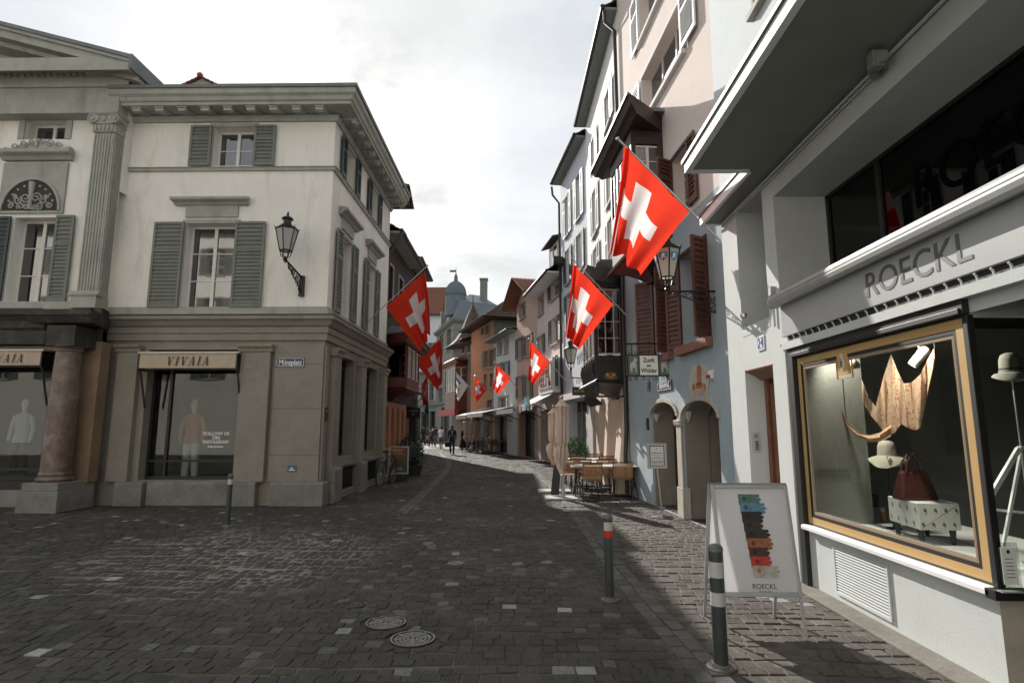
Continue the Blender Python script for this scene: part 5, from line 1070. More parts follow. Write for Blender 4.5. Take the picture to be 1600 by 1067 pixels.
for i, (c, nm) in enumerate(cols):
    kt = k1-(k1-k0)*i/n; kb_ = k1-(k1-k0)*(i+1.28)/n; x0 = xc-.12+.010*i*.6; x1 = x0+.19+.03*math.sin(i*1.7)
    m = MB(); o = .0048+.0012*i
    # glove silhouette lying sideways: cuff at left, fingers at right
    H_ = (kt-kb_)*LN; pts = [(0, -.02), (.02, 0), (.10, .005)]; 
    P_ = []
    P_ += [(0, 0), (0, -H_)]
    nf = 3
    for f in range(nf):
        y0 = -H_+H_*f/nf; y1 = -H_+H_*(f+1)/nf; L_ = (x1-x0)*(1-.05*abs(f-1))
        P_ += [(L_*.86, y0+.001), (L_*.97, y0+.003), (L_, (y0+y1)/2), (L_*.97, y1-.003)]
    P_ = [(a, b) for a, b in P_]
    q = abm(x0, kt, o); vs = [q@Vector((a, b, 0)) for a, b in P_]+[q@Vector((a, b, .0008)) for a, b in P_]; L_ = len(P_)
    m.add(vs, [tuple(range(L_-1, -1, -1)), tuple(range(L_, 2*L_))]+[(k, (k+1) % L_, (k+1) % L_+L_, k+L_) for k in range(L_)])
    gl_ = obj('glove_print', m, mat('print_'+nm, c, .6, var=.35, vs=30), fr)
    m = MB(); m.lathe((0, 0, 0), [(.018, 0), (.018, .0006), (0, .0006)], 14, abm(x0+.05, kt-(kt-kb_)*.42, o+.001))
    for d_ in range(3): m.lathe((0, 0, 0), [(.005, 0), (0, .0006)], 8, abm(x0+.085, kt-(kt-kb_)*(.2+.25*d_), o+.001))
    obj('button_print', m, mat('pr2_'+nm, tuple(k_*.35 for k_ in c) if i < 8 else (.35, .15, .06), .6), gl_)
text('ROECKL', abm(xc+.01, .325, .006), .055, M['letter'], fr, ext=.0004, sx=.95); text('MÜNCHEN 1839', abm(xc+.01, .295, .006), .014, M['letter'], fr, ext=.0003)
# sign stand
p = gz(1035, 808); yst = p.y
ss = thing('menu_stand', 'framed menu on a chrome pole before the blue house arches', 'sign stand', p)
zt_, zb_ = oY(1026, 692, yst).z, oY(1030, 732, yst).z; x0, x1 = oY(1011, 712, yst).x, oY(1042, 712, yst).x
obj('base_disc', MB().lathe(p, [(.20, .0), (.20, .01), (.17, .018), (.03, .035), (0, .035)], 28), M['steel'], ss, smooth=30); obj('pole', MB().tube([(p.x, p.y, .02), ((x0+x1)/2, p.y+.02, zb_)], .016, 10), M['steel'], ss, smooth=60)
m = MB(); tl_ = .06; FS = Frame((x0, yst), (x1, yst)); W_ = FS.L
def rg4(mb, F, a0, a1, b0, b1, w, t0, t1): mb.fb(F, a0, a0+w, t0, t1, b0, b1).fb(F, a1-w, a1, t0, t1, b0, b1).fb(F, a0+w, a1-w, t0, t1, b0, b0+w).fb(F, a0+w, a1-w, t0, t1, b1-w, b1)
rg4(m, FS, 0, W_, zb_, zt_, .03, -.012, .012); f_ = obj('frame', m, M['alu'], ss, bevel=.003); obj('paper', MB().fb(FS, .028, W_-.028, -.006, .004, zb_+.028, zt_-.028), M['white'], f_)
m = MB(); rg4(m, FS, .045, W_-.045, zb_+.045, zt_-.045, .016, .0045, .006); obj('black_border', m, M['letter'], f_)
m = MB()
for w_, k_, h_ in ((.10, .60, .010), (.11, .52, .004), (.07, .46, .005), (.13, .40, .006)): m.fb(FS, W_/2-w_, W_/2+w_, .0045, .0055, zb_+(zt_-zb_)*k_, zb_+(zt_-zb_)*k_+h_)
for i, w_ in enumerate((.12, .1, .14)): m.fb(FS, W_/2-w_, W_/2+w_, .0045, .0055, zb_+.09+.025*i, zb_+.098+.025*i)
m.tube([FS.P(W_/2-.02, .006, zt_-.13), FS.P(W_/2, .006, zt_-.09), FS.P(W_/2+.02, .006, zt_-.1)], .003, 5); obj('print', m, M['letter'], f_)

for k, (u, v, t, pw) in enumerate(((1325, 580, -.55, 9), (1430, 560, -.55, 12))):
    p = at_t(u, v, t); l = bpy.data.lights.new('display_spot', 'SPOT'); l.energy = pw*11; l.spot_size = R(120); l.spot_blend = .6; l.shadow_soft_size = .04; l.color = (1, .90, .78)
    o = bpy.data.objects.new('display_spot', l); col.objects.link(o); o.location = Vector((RX+.25, p.y-.15, 2.62)); o.rotation_euler = (R(-6), R(-38), 0)
# ================================================================ RIGHT ROW OF HOUSES
def pw(F, u0, u1, v0, v1, t=0):
    um, vm = (u0+u1)/2, (v0+v1)/2
    return (F.px(u0, vm, t)[0], F.px(u1, vm, t)[0], F.px(um, v1, t)[1], F.px(um, v0, t)[1])
def shell(P, F, D, zt, m):
    """side and back walls"""
    q = F.P; L_ = F.L; mb = MB(); mb.add([q(0, 0, 0), q(0, -D, 0), q(0, -D, zt), q(0, 0, zt)], [(0, 1, 2, 3)]); mb.add([q(L_, 0, 0), q(L_, -D, 0), q(L_, -D, zt), q(L_, 0, zt)], [(3, 2, 1, 0)]); mb.add([q(0, -D, 0), q(L_, -D, 0), q(L_, -D, zt), q(0, -D, zt)], [(3, 2, 1, 0)])
    return obj('side_walls', mb, m, P)
def house(name, label, F, zt, m, wins, holes=(), rise=2.6, D=8, over=.6, tile='tile', soff='soffit', sm='shutw', e0=.0, e1=.0, dep=.2, surm='trim', zbase=0, gut='gutter', zt0=None):
    P = thing(name, label, 'house', F.P(F.L, 0, 0)); hs = []
    for w_ in wins: hs.append(w_['r']+(dep+.02,))
    mb = MB(); wallskin(mb, F, 0, F.L, zbase, zt, hs+list(holes), dep); obj('front_wall', mb, m, P); shell(P, F, D, zt, m)
    for w_ in wins:
        r = w_['r']; window(F, *r, P, w_.get('c', 2), w_.get('n', 3), dep=dep, shut=w_.get('s', 'lr'), sm=w_.get('m', sm), sill=w_.get('sill', .05), sur=w_.get('sur', .07), surm=w_.get('surm', surm), sw=w_.get('sw'), st=w_.get('st', .03))
    a, b = -e0, F.L+e1; q = F.P
    if rise:
        mb = MB(); tiled(mb, q(a, over, zt+.06), q(b, over, zt+.06), q(b, -D/2, zt+rise), q(a, -D/2, zt+rise), .3); tiled(mb, q(b, -D-.3, zt+.0), q(a, -D-.3, zt+.0), q(a, -D/2, zt+rise), q(b, -D/2, zt+rise), .5)
        for s_ in (.001, F.L-.001): mb.add([q(s_, 0, zt), q(s_, -D, zt), q(s_, -D/2, zt+rise-.05)], [(0, 1, 2)])
        rf = obj('roof', mb, M[tile], P)
        obj('eave_soffit', MB().fb(F, a, b, .001, over-.02, zt-.02, zt+.05), M[soff], rf)
        mb = MB(); mb.tube([q(a-.02, over+.02, zt+.06), q(b+.02, over+.02, zt+.06)], .075, 8); obj('gutter', mb, M[gut], rf)
    return P
def W(F, u0, u1, v0, v1, **k): d = dict(r=pw(F, u0, u1, v0, v1)); d.update(k); return d
def Wz(s0, s1, z0, z1, **k): d = dict(r=(s0, s1, z0, z1)); d.update(k); return d
BF = Frame((2.70, 14.55), (3.2, 8.47)); AF = Frame((2.52, 20.9), (2.70, 14.55)); B2 = Frame((1.86, 25.4), (2.52, 20.9)); C2 = Frame((.9, 30.5), (1.86, 25.4)); D2 = Frame((-.23, 34.4), (.9, 30.5)); E2 = Frame((-1.9, 40), (-.23, 34.4)); F2 = Frame((-4, 46), (-1.9, 40)); G2 = Frame((-6.2, 52), (-4, 46))
# ---- blue and pink house
zpk = BF.px(1120, 292)[1]
ar2 = pw(BF, 1068, 1126, 625, 808); ar1 = pw(BF, 1019, 1060, 628, 785); ar1 = (ar1[0], ar1[1], 0, BF.px(1040, 628)[1]); ar2 = (ar2[0], min(ar2[1], BF.L-.12), 0, BF.px(1097, 625)[1]); azs1 = BF.px(1020, 652)[1]; azs2 = BF.px(1068, 655)[1]
bw1 = (BF.px(1066, 500)[0], BF.px(1107, 480)[0], BF.px(1064, 544)[1], BF.px(1066, 402)[1]); bw2 = (BF.px(1023, 500)[0], BF.px(1048, 500)[0], bw1[2], bw1[3])
pt = (BF.px(1004, 150)[0], BF.px(1067, 60)[0], BF.px(1085, 52)[1], BF.px(1006, 119)[1])
pu = (BF.px(1004, 150)[0], BF.px(1040, 60)[0], pt[3]+.95, pt[3]+2.3)
pb = thing('blue_pink_house', 'house with pale blue arched ground floor, pink upper wall and oxblood shutters', 'house', BF.P(BF.L, 0, 0))
ow_ = (3.75, 4.6, zpk+.1, zpk+1.35)
mb = MB(); wallskin(mb, BF, 0, BF.L, 0, zpk, [ar1+(.05,), ar2+(.05,), (bw1[0], bw1[1], bw1[2], min(bw1[3], zpk-.01), .3), (bw2[0], bw2[1], bw2[2], min(bw2[3], zpk-.01), .3)]); obj('blue_wall', mb, M['blue'], pb)
mb = MB(); wallskin(mb, BF, 0, BF.L, zpk, 14, [pt+(.25,), pu+(.25,), ow_+(.25,)]); obj('pink_wall', mb, M['pink'], pb); shell(pb, BF, 8, 14, M['pink'])
mb = MB(); tiled(mb, BF.P(-.1, .6, 14), BF.P(BF.L+.1, .6, 14), BF.P(BF.L, -4, 16.4), BF.P(0, -4, 16.4), .4); obj('roof', mb, M['tile'], pb)
for A_, z_ in ((ar1, azs1), (ar2, azs2)):
    m = MB(); archfill(m, BF, A_[0], A_[1], z_, A_[3], -.05, .003); obj('arch_spandrel', m, M['blue'], pb)
    m = MB(); archfill(m, BF, A_[0]-.0, A_[1]+.0, z_, A_[3], -.5, -.05, ext=.02); m.fb(BF, A_[0]-.1, A_[0], -.5, -.052, 0, A_[3]+.1); m.fb(BF, A_[1], A_[1]+.1, -.5, -.052, 0, A_[3]+.1); obj('arch_lining', m, M['stone'], pb)
m = MB(); archband(m, BF, ar1[0], ar1[1], azs1, ar1[3], .09, .004, .035); obj('arch_band', m, M['archstone'], pb, bevel=.008); m = MB(); archband(m, BF, ar2[0], ar2[1], azs2, ar2[3], .09, .004, .035); obj('arch_band', m, M['archstone'], pb, bevel=.008)
m = MB(); c0, c1 = ar1[1], ar2[0]; m.fb(BF, c0-.0, c1+.0, .003, .03, .55, min(azs1, azs2)); m.fb(BF, c0-.03, c1+.03, -.1, .05, 0, .55); m.mould(BF, [(.003, azs2-.16), (.06, azs2-.1), (.08, azs2-.02), (.003, azs2)], c0-.03, c1+.03); obj('arch_pier', m, M['archstone'], pb, bevel=.01)
m = MB()
m.fb(BF, 0, BF.L, -1.7, -1.6, 0, 3.2); m.fb(BF, ar1[0]-.6, ar1[0]-.3, -1.6, -.5, 0, 3.2); m.fb(BF, c0+.02, c1-.02, -1.6, -.5, 0, 3.2); m.fb(BF, BF.L-.1, BF.L-.0, -1.6, -.5, 0, 3.2); m.fb(BF, 0, BF.L, -1.6, -.502, 2.95, 3.2); obj('passage_walls', m, M['stone'], pb)
a, z1_ = BF.px(1093, 663, -1.5); a_, z0_ = BF.px(1125, 700, -1.5); obj('passage_panel', MB().fb(BF, a, a_, -1.59, -1.55, z0_, z1_), M['blackframe'], pb)
a, z1_ = BF.px(1050, 664, -1.5); a_, z0_ = BF.px(1062, 684, -1.5); obj('passage_panel', MB().fb(BF, a, a_, -1.59, -1.55, z0_, z1_), M['blackframe'], pb)
for a in (ar1[0]+.0, ar2[0]+.0): m = MB(); m.lathe((0, 0, 0), [(.0, -.20), (.04, -.14), (.07, -.06), (.085, 0)], 10, Matrix.Translation(BF.P(a+.03, -.12, azs1+.08))); obj('corbel', m, M['archstone'], pb)
WB = mat('dark_window_wood', (.06, .02, .015), .5)
MATS['w'] = WB; M['wb'] = WB
w1 = window(BF, bw1[0], bw1[1], bw1[2], bw1[3]-.02, pb, 2, 4, dep=.28, shut='', sill=None, sur=.08, surm='wb')
w2 = window(BF, bw2[0], bw2[1], bw2[2], bw2[3]-.02, pb, 2, 4, dep=.28, shut='', sill=None, sur=.08, surm='wb')
rs = mat('red_sandstone', (.26, .12, .095), .8, bump=.2, bs=30, var=.15, vs=3)
for w_, b_ in ((w1, bw1), (w2, bw2)): obj('sill', MB().fb(BF, b_[0]-.12, b_[1]+.12, .002, .13, b_[2]-.16, b_[2]), rs, w_, bevel=.008)
def openshut(Pw, hinge, z0, z1, wd, ang, m_):
    """shutter leaf swung out from the wall: hinge = (s), ang from wall plane"""
    p = BF.P(hinge, .03, 0); d = BF.d*math.cos(ang)+BF.n*math.sin(ang); q = p+d*wd
    Fr = Frame((q.x, q.y), (p.x, p.y))
    obj('shutter', shutter_mb(Fr, 0, Fr.L, z0, z1, -.02), m_, Pw)
wd = .55
openshut(w1, bw1[1]+.05, bw1[2]-.02, bw1[3], .34, R(62), M['shutb']); openshut(w1, bw1[0], bw1[2]-.02, bw1[3], .34, R(150), M['shutb'])
openshut(w2, bw2[1], bw2[2]-.02, bw2[3], .3, R(75), M['shutb']); openshut(w2, bw2[0], bw2[2]-.02, bw2[3], .42, R(135), M['shutb'])
w3 = window(BF, *pt, pb, 3, 2, dep=.22, shut='', sill=.12, sur=.07, surm='offw'); 
obj('shutter', shutter_mb(BF, pt[0]-.62, pt[0]-.04, pt[2], pt[3], .05), M['shutw'], w3); obj('shutter', shutter_mb(BF, pt[1]+.04, pt[1]+.75, pt[2], pt[3], .05), M['shutw'], w3)
w4 = window(BF, *pu, pb, 3, 2, dep=.22, shut='lr', sill=.12, sur=.07, surm='offw', sw=.6)
w5 = window(BF, *ow_, pb, 2, 3, dep=.22, shut='', sur=.07, surm='wb')
obj('shutter', shutter_mb(BF, ow_[1]+.04, ow_[1]+.42, ow_[2], ow_[3], .04), M['shutb'], w5); openshut(w5, ow_[0]+.05, ow_[2], ow_[3], .42, R(60), M['shutb'])
# painted emblem over the arch
em = [(1080, 618), (1077, 600), (1079, 578), (1086, 569), (1098, 568), (1106, 574), (1110, 590), (1107, 608), (1109, 622), (1100, 616), (1090, 617)]
pe = thing('painted_emblem', 'worn white painted emblem with an orange tower above the larger blue arch', 'emblem', BF.P(BF.px(1093, 600)[0], 0, 2.6))
em_ = obj('emblem_field', MB().prism(BF, flat(BF, em), .004, .012), mat('emblem_white', (.46, .44, .40), .9, var=.2, vs=6), pe)
og = mat('emblem_orange', (.42, .16, .06), .8, var=.4, vs=12); m = MB()
for u0_, u1_, v0_, v1_ in ((1090, 1097, 573, 602), (1088, 1099, 598, 607), (1083, 1087, 600, 610), (1100, 1104, 600, 610), (1091, 1095, 570, 573)): q = [(u0_, v1_), (u1_, v1_), (u1_, v0_), (u0_, v0_)]; m.prism(BF, flat(BF, q), .0125, .015)
obj('tower', m, og, em_); cxe = BF.px(1093, 612)
m = MB()
for k in range(9): m.tube([BF.P(cxe[0]-.22+.055*k, .0135, cxe[1]-.03+.012*abs(4-k)*-.4), BF.P(cxe[0]-.215+.055*k, .0135, cxe[1]+.035+.012*abs(4-k)*-.4)], .006, 4)
obj('worn_lettering', m, og, em_)
# alarm, signs
a, z = BF.px(1113.5, 585); al = thing('alarm_box', 'small white and red alarm box on the blue wall beside the painted emblem', 'alarm box', BF.P(a, 0, z)); obj('case', MB().fb(BF, a-.05, a+.05, .002, .06, z-.07, z+.07), M['white'], al, bevel=.005); obj('red_lens', MB().fb(BF, a-.045, a+.045, .061, .10, z-.06, z-.005), M['bandr'], al, bevel=.01)
def esign(F, u0, u1, v0, v1, name, lb, lines, sx=.7, t=.03, cat='street sign'):
    a0, z1 = F.px(u0, v0, t); a1, z0 = F.px(u1, v1, t); z1 = F.px((u0+u1)/2, v0, t)[1]; z0 = F.px((u0+u1)/2, v1, t)[1]; T = thing(name, lb, cat, F.P(a0, 0, z0)); pl_ = obj('plate', MB().fb(F, a0, a1, .004, t, z0, z1), M['enamel'], T)
    m = MB(); rg4(m, F, a0+.01, a1-.01, z0+.01, z1-.01, .012, t+.0005, t+.002); obj('border', m, M['letterw'], T); n = len(lines)
    for i, (s_, k) in enumerate(lines): text(s_, F.mat((a0+a1)/2, t+.002, z1-(z1-z0)*k[1]), k[0], M['letterw'], T, sx=sx, ext=.0006, bold=.002)
esign(BF, 1027, 1049, 596, 610, 'street_name_sign', 'blue enamel street sign with blurred white lettering on the blue house wall', [('RENNWEG', (.14, .5))], .9)
esign(BF, 1010, 1014.5, 596, 610, 'house_number_plate', 'tiny blue house number 1 plate left of the blue enamel street sign', [('1', (.13, .5))], 1, cat='number plate')
a, z = BF.px(1013, 663); obj('letter_panel', MB().fb(BF, a-.06, a+.06, .003, .03, z-.12, z+.14), M['blackframe'], pb)
# ---- hanging guild sign
yh = 11.55
hs = thing('guild_sign', 'glass guild sign reading Zunft zum Widder, hung from a black scrolled bar', 'hanging sign', (oY(1052, 590, yh).x, yh, 2.6))
HF = Frame((oY(980, 570, yh).x, yh), (oY(1046, 570, yh).x, yh)); HLn = HF.L; hz1, hz0 = oY(1010, 556, yh).z, oY(1010, 587, yh).z; xw = oY(1055, 500, yh).x
m = MB(); s1_, s2_ = HLn*.27, HLn*.73
for a in (0, s1_, s2_, HLn): m.fb(HF, a-.012, a+.012, -.06, .06, hz0-.01, hz1+.01)
for z in (hz0-.012, hz1): m.fb(HF, -.012, HLn+.012, -.062, .062, z, z+.02)
zb_ = oY(1010, 537, yh).z
for a in (.1, HLn-.1): m.tube([HF.P(a, 0, hz1+.02), HF.P(a, 0, zb_)], .01, 5)
m.tube([HF.P(-.05, 0, zb_), Vector((xw+.1, yh, zb_))], .018, 6); m.tube([Vector((xw, yh, oY(1055, 565, yh).z)), Vector((xw, yh, oY(1055, 415, yh).z))], .03, 6); m.tube([Vector((xw, yh, zb_-.1)), Vector((xw-.25, yh, zb_-.02))], .012, 5); m.tube([Vector((xw, yh, zb_+.22)), Vector((xw-.3, yh, zb_+.01))], .012, 5)
for k in range(7): scroll(m, HF.P(.05+HLn*k/6.5, .0, hz0-.06), HF.d, UP3, .045, sgn=1 if k % 2 else -1, a0=k, th=.006, k=12); scroll(m, HF.P(.05+HLn*k/6.5, 0, hz1+.06), HF.d, UP3, .035, sgn=1 if k % 2 else -1, a0=k, th=.005, k=12)
for s_, a in ((1, HLn+.05), (-1, -.05)):
    for k in range(3): scroll(m, HF.P(a+s_*.02, 0, hz0+.06+(hz1-hz0)*k/3), HF.d, UP3, .05, sgn=s_, a0=k, th=.006, k=12)
obj('iron_frame', m, M['black'], hs)
gp = obj('centre_glass', MB().fb(HF, s1_+.012, s2_-.012, -.05, .05, hz0+.009, hz1), mat('sign_glass', (.5, .49, .44), .4, emit=((.8, .78, .7), .12)), hs)
for a0, a1 in ((.012, s1_-.012), (s2_+.012, HLn-.012)):
    sg = obj('side_glass', MB().fb(HF, a0, a1, -.05, .05, hz0+.009, hz1), mat('sign_glass_green', (.12, .17, .14), .4), hs)
    c = (a0+a1)/2; h = hz1-hz0; m = MB(); pts = [(-.05, .15), (-.03, .15), (-.02, .4), (.03, .38), (.05, .15), (.065, .15), (.06, .5), (.05, .68), (.08, .72), (.075, .85), (.03, .9), (.01, .82), (-.01, .7), (-.06, .62), (-.07, .45)]
    m.prism(HF, [(c+x, hz0+z*h) for x, z in pts], .0505, .056); scroll(m, HF.P(c+.03, .06, hz0+.8*h), HF.d, UP3, .035, th=.006, k=10); obj('ram_figure', m, mat('ram_white', (.5, .5, .46), .7), sg)
for s_, k_, z_ in (('Zunft', .125, .76), ('zum', .07, .50), ('Widder', .125, .24)): text(s_, HF.mat(HLn/2, .052, hz0+(hz1-hz0)*z_), k_, M['letter'], hs, ext=.001, sx=.80, bold=.003)
# ---- ornate lamp with shields
lb_ = thing('shield_lantern', 'black iron lantern with blue beast shields on a scrolled arm beside the blue wall', 'street lamp', (3.1, 9.15, 3.9))
yl = 9.15; lc_ = oY(1043, 452, yl); lantern(lb_, (lc_.x, yl, lc_.z+.03), 1.12, 'lampglass', shields=True)
m = MB(); xw = oY(1127, 455, yl).x; z0_ = oY(1127, 455, yl).z; m.fb(Frame((xw-.02, yl-.05), (xw-.02, yl+.05)), 0, .1, -.05, .02, z0_-.42, z0_+.05)
A_ = Vector((xw, yl, z0_)); B_ = Vector((lc_.x, yl, lc_.z+.02-.06)); m.tube([A_, A_.lerp(B_, .6), B_], .018, 6); m.tube([B_, B_+UP3*.07], .015, 6)
m.tube([A_-UP3*.36, A_.lerp(B_, .22)-UP3*.34, A_.lerp(B_, .55)-UP3*.14, A_.lerp(B_, .9)-UP3*.02], .012, 6)
dx_ = (B_-A_).normalized()
for k, (q, r, dz) in enumerate(((.1, .09, .14), (.26, .08, .16), (.42, .065, .10), (.14, .07, .29), (.28, .04, .29), (.55, .05, .07), (.68, .05, .06), (.8, .04, .05))): scroll(m, A_.lerp(B_, q)-UP3*dz, dx_, UP3, r, sgn=1 if k % 2 else -1, a0=k*1.3, th=.008)
obj('scroll_bracket', m, M['black'], lb_)
# ---- downpipe between the pink house and its neighbour
def pipe(lab, pts, r=.05, grp='downpipes of the right row'):
    T = tag(obj('downpipe', MB().tube(pts, r, 8), M['pipe'], loc=pts[-1], smooth=50), lab, 'downpipe', grp); return T
# ---- oriels
def oriel(P, F, a0, a1, t, zb, z0, z1, zt, wm, fm, cols=2, rows=4, dome=False, name='oriel', under=.5, fcols=3):
    m = MB(); m.fb(F, a0, a1, .0, t, zb, z0); m.fb(F, a0, a1, .0, t, z1, zt)
    for a in (a0, a1-.10): m.fb(F, a, a+.10, t-.1, t, z0, z1)
    k = max(1, fcols)
    for i in range(1, k): c = a0+(a1-a0)*i/k; m.fb(F, c-.05, c+.05, t-.1, t, z0, z1)
    for a in (a0, a1-.1): m.fb(F, a, a+.1, 0, .12, z0, z1)
    o = obj(name, m, M[wm], P, bevel=.006)
    m = MB(); pr = [(0, zt-.05), (t+.05, zt-.05), (t+.12, zt+.04), (t+.2, zt+.08), (t+.26, zt+.2), (t+.30, zt+.22), (t+.30, zt+.27), (0, zt+.3)]; m.mould(F, pr, a0-.0, a1+.0, .9, .9)
    m.mould(F, [(0, zb-.0), (t+.06, zb), (t+.08, zb+.05), (t+.02, zb+.10), (0, zb+.1)], a0, a1, .6, .6)
    obj('cornice', m, M[wm], o)
    m = MB(); mid = (a0+a1)/2; n = 6
    for i in range(n):
        q = i/n; q2 = (i+1)/n; f = lambda q: (1-q)**1.6
        A = lambda q: [F.P(mid+(a0-mid)*(.25+.75*f(q)), 0, zb-under*q), F.P(mid+(a0-mid)*(.25+.75*f(q)), t*(.15+.85*f(q)), zb-under*q), F.P(mid+(a1-mid)*(.25+.75*f(q)), t*(.15+.85*f(q)), zb-under*q), F.P(mid+(a1-mid)*(.25+.75*f(q)), 0, zb-under*q)]
        m.hexa(A(q2)+A(q))
    if under: obj('console', m, M[wm], o)
    # roof cap
    m = MB(); H_ = .55 if dome else .45; n = 8
    for i in range(n):
        q, q2 = i/n, (i+1)/n; f = (lambda q: math.cos(q*1.35)) if not dome else (lambda q: 1-.62*q**.55 if q < .2 else (.745-.25*((q-.2)/.8)**2.0))
        A = lambda q: [F.P(mid+(a0-mid-.2)*f(q), 0, zt+.28+H_*q), F.P(mid+(a0-mid-.2)*f(q), (t+.2)*f(q), zt+.28+H_*q), F.P(mid+(a1-mid+.2)*f(q), (t+.2)*f(q), zt+.28+H_*q), F.P(mid+(a1-mid+.2)*f(q), 0, zt+.28+H_*q)]
        m.hexa(A(q)+A(q2))
    obj('cap_roof', m, M['lead'] if wm != 'oblack' else mat('black_lead', (.02, .02, .018), .45), o)
    # windows: near side (faces the camera), front strips
    NF = Frame(F.P(a1, t, 0).xy, F.P(a1, 0, 0).xy); window(NF, .08, NF.L-.06, z0+.02, z1-.02, o, cols, rows, dep=.06, fm=fm, fw=.04, name='side_window', gm='pane')
    FF = Frame(F.P(a0, t, 0).xy, F.P(a1, t, 0).xy)
    for i in range(k): window(FF, (a1-a0)*i/k+.06, (a1-a0)*(i+1)/k-.06, z0+.02, z1-.02, o, 2, rows, dep=.04, fm=fm, fw=.035, name='front_window')
    return o
M['oblack'] = mat('black_painted_wood', (.02, .021, .02), .4, var=.2, vs=5)
zz1 = BF.px(1058, 225, .4)[1]
yo = 11.3; so_ = (Vector((2.95, yo, 0))-BF.o).dot(BF.d)
ow1 = oY(1033, 226, yo).z; ow0 = oY(1033, 302, yo).z
oriel(pb, BF, so_-1.8, so_, .68, oY(1033, 392, yo).z, ow0, ow1, oY(1033, 202, yo).z, 'brownw', 'wframe', 2, 3, under=.45)
o_ = pb.children[-1]
# ---- white house with the black oriel (A)
zA = 13.15; zc_ = AF.px(965, 425)[1]
ca = pw(AF, 926, 945, 632, 770); 
h1 = (AF.L-4.55, AF.L-3.05, 0, 2.55); h2 = (AF.L-2.6, AF.L-.9, 0, 2.55)
rows = [(AF.px(941, 226)[1], AF.px(941, 172)[1]), (AF.px(941, 344)[1], AF.px(941, 266)[1]), (AF.px(941, 452)[1], AF.px(941, 368)[1])]
wA = []
for (z0, z1) in rows:
    for s0, s1 in ((1.55, 2.35), (4.35, 5.15)): wA.append(Wz(s0, s1, z0, z1, n=3 if z1-z0 > 1.2 else 2, sw=.42))
Ah = house('white_shuttered_house', 'white house with pale louvred shutters, cream arches and black oriel', AF, zA, M['offw'], wA, [(0, AF.L, 0, 3.35, 0)], e0=0, e1=.02, zbase=0, over=.38)
mb = MB(); wallskin(mb, AF, 0, AF.L, 0, 3.35, [h1+(.45,), h2+(.45,)], t=.01); obj('cream_base', mb, M['cream'], Ah)
m = MB()
for h in (h1, h2): archfill(m, AF, h[0], h[1], h[3]-.55, h[3], -.44, .011)
obj('arch_spandrels', m, M['cream'], Ah)
for h in (h1, h2): m = MB(); m.fb(AF, h[0], h[1], -.5, -.44, 0, h[3]); dr_ = obj('arch_door', m, M['blackframe'], Ah); obj('pane', MB().fb(AF, h[0]+.12, (h[0]+h[1])/2-.04, -.439, -.43, .5, h[3]-.3).fb(AF, (h[0]+h[1])/2+.04, h[1]-.12, -.439, -.43, .5, h[3]-.3), M['pane'], dr_)
m = MB(); q = AF.P; e = AF.L       # leaning buttress at the near corner and between the arches
m.hexa([q(e-.75, .34, 0), q(e-.05, .34, 0), q(e-.05, .011, 0), q(e-.75, .011, 0), q(e-.70, .03, 3.0), q(e-.05, .03, 3.0), q(e-.05, .011, 3.0), q(e-.70, .011, 3.0)])
obj('buttress', m, M['cream'], Ah, bevel=.02); m = MB(); m.hexa([q(h1[1], .2, 0), q(h2[0], .2, 0), q(h2[0], .011, 0), q(h1[1], .011, 0), q(h1[1]+.02, .03, 2.4), q(h2[0]-.02, .03, 2.4), q(h2[0]-.02, .011, 2.4), q(h1[1]+.02, .011, 2.4)])
obj('buttress', m, M['cream'], Ah, bevel=.02)
m = MB(); m.fb(AF, .1, .9, .011, .09, 0, 3.3); m.fb(AF, 0, h1[0]-.1, .012, .16, 3.2, 3.4); obj('stone_pier', m, M['archstone'], Ah)
yb_ = 14.75; so2 = (Vector((2.7, yb_, 0))-AF.o).dot(AF.d)
ob = oriel(Ah, AF, so2-2.1, so2, .80, oY(963, 600, yb_).z, oY(963, 555, yb_).z, oY(963, 450, yb_).z, oY(963, 446, yb_).z, 'oblack', 'wframe', 3, 4, dome=True, under=.35)
NF = Frame(AF.P(so2, .8, 0).xy, AF.P(so2, 0, 0).xy); zc0, zc1 = oY(963, 622, yb_).z, oY(963, 562, yb_).z; cc_ = NF.L*.5; zm_ = (zc0+zc1)/2+.02
m = MB(); rr_ = .16; cols8 = []
st8 = [mat('rose_red', (.35, .03, .02), .5), mat('rose_gold', (.45, .28, .05), .5), mat('rose_green', (.05, .14, .06), .5)]
rg4(m, NF, .04, NF.L-.04, zc0+.02, zc1, .05, .001, .03); obj('square_moulding', m, M['oblack'], ob)
m = MB()
for k in range(12):
    A, B = 2*math.pi*k/12, 2*math.pi*(k+1)/12; m.cur = k % 3; m.prism(NF, [(cc_, zm_), (cc_+rr_*math.cos(A), zm_+rr_*math.sin(A)), (cc_+rr_*math.cos(B), zm_+rr_*math.sin(B))], .001, .02)
obj('painted_rosette', m, st8, ob)
m = MB()
for k in range(5): a = so2-2.0+.45*k; m.tube([AF.P(a, .80, zc1-.0), AF.P(a, .86, zc1-.2), AF.P(a, .72, zc0+.2), AF.P(a, .78, zc0), AF.P(a, .6, zc0-.15)], [.07, .05, .06, .04, .03], 8)
obj('carved_brackets', m, M['oblack'], ob, smooth=60)
m = MB()
for k in range(7): a = so2-2.1+.33*k; m.tube([AF.P(a, .95, oY(963, 555, yb_).z-.03), AF.P(a, .98, oY(963, 540, yb_).z)], .012, 5)
m.tube([AF.P(so2-2.15, .96, oY(963, 545, yb_).z), AF.P(so2, .96, oY(963, 545, yb_).z)], .015, 5); obj('rail', m, M['alu'], ob)
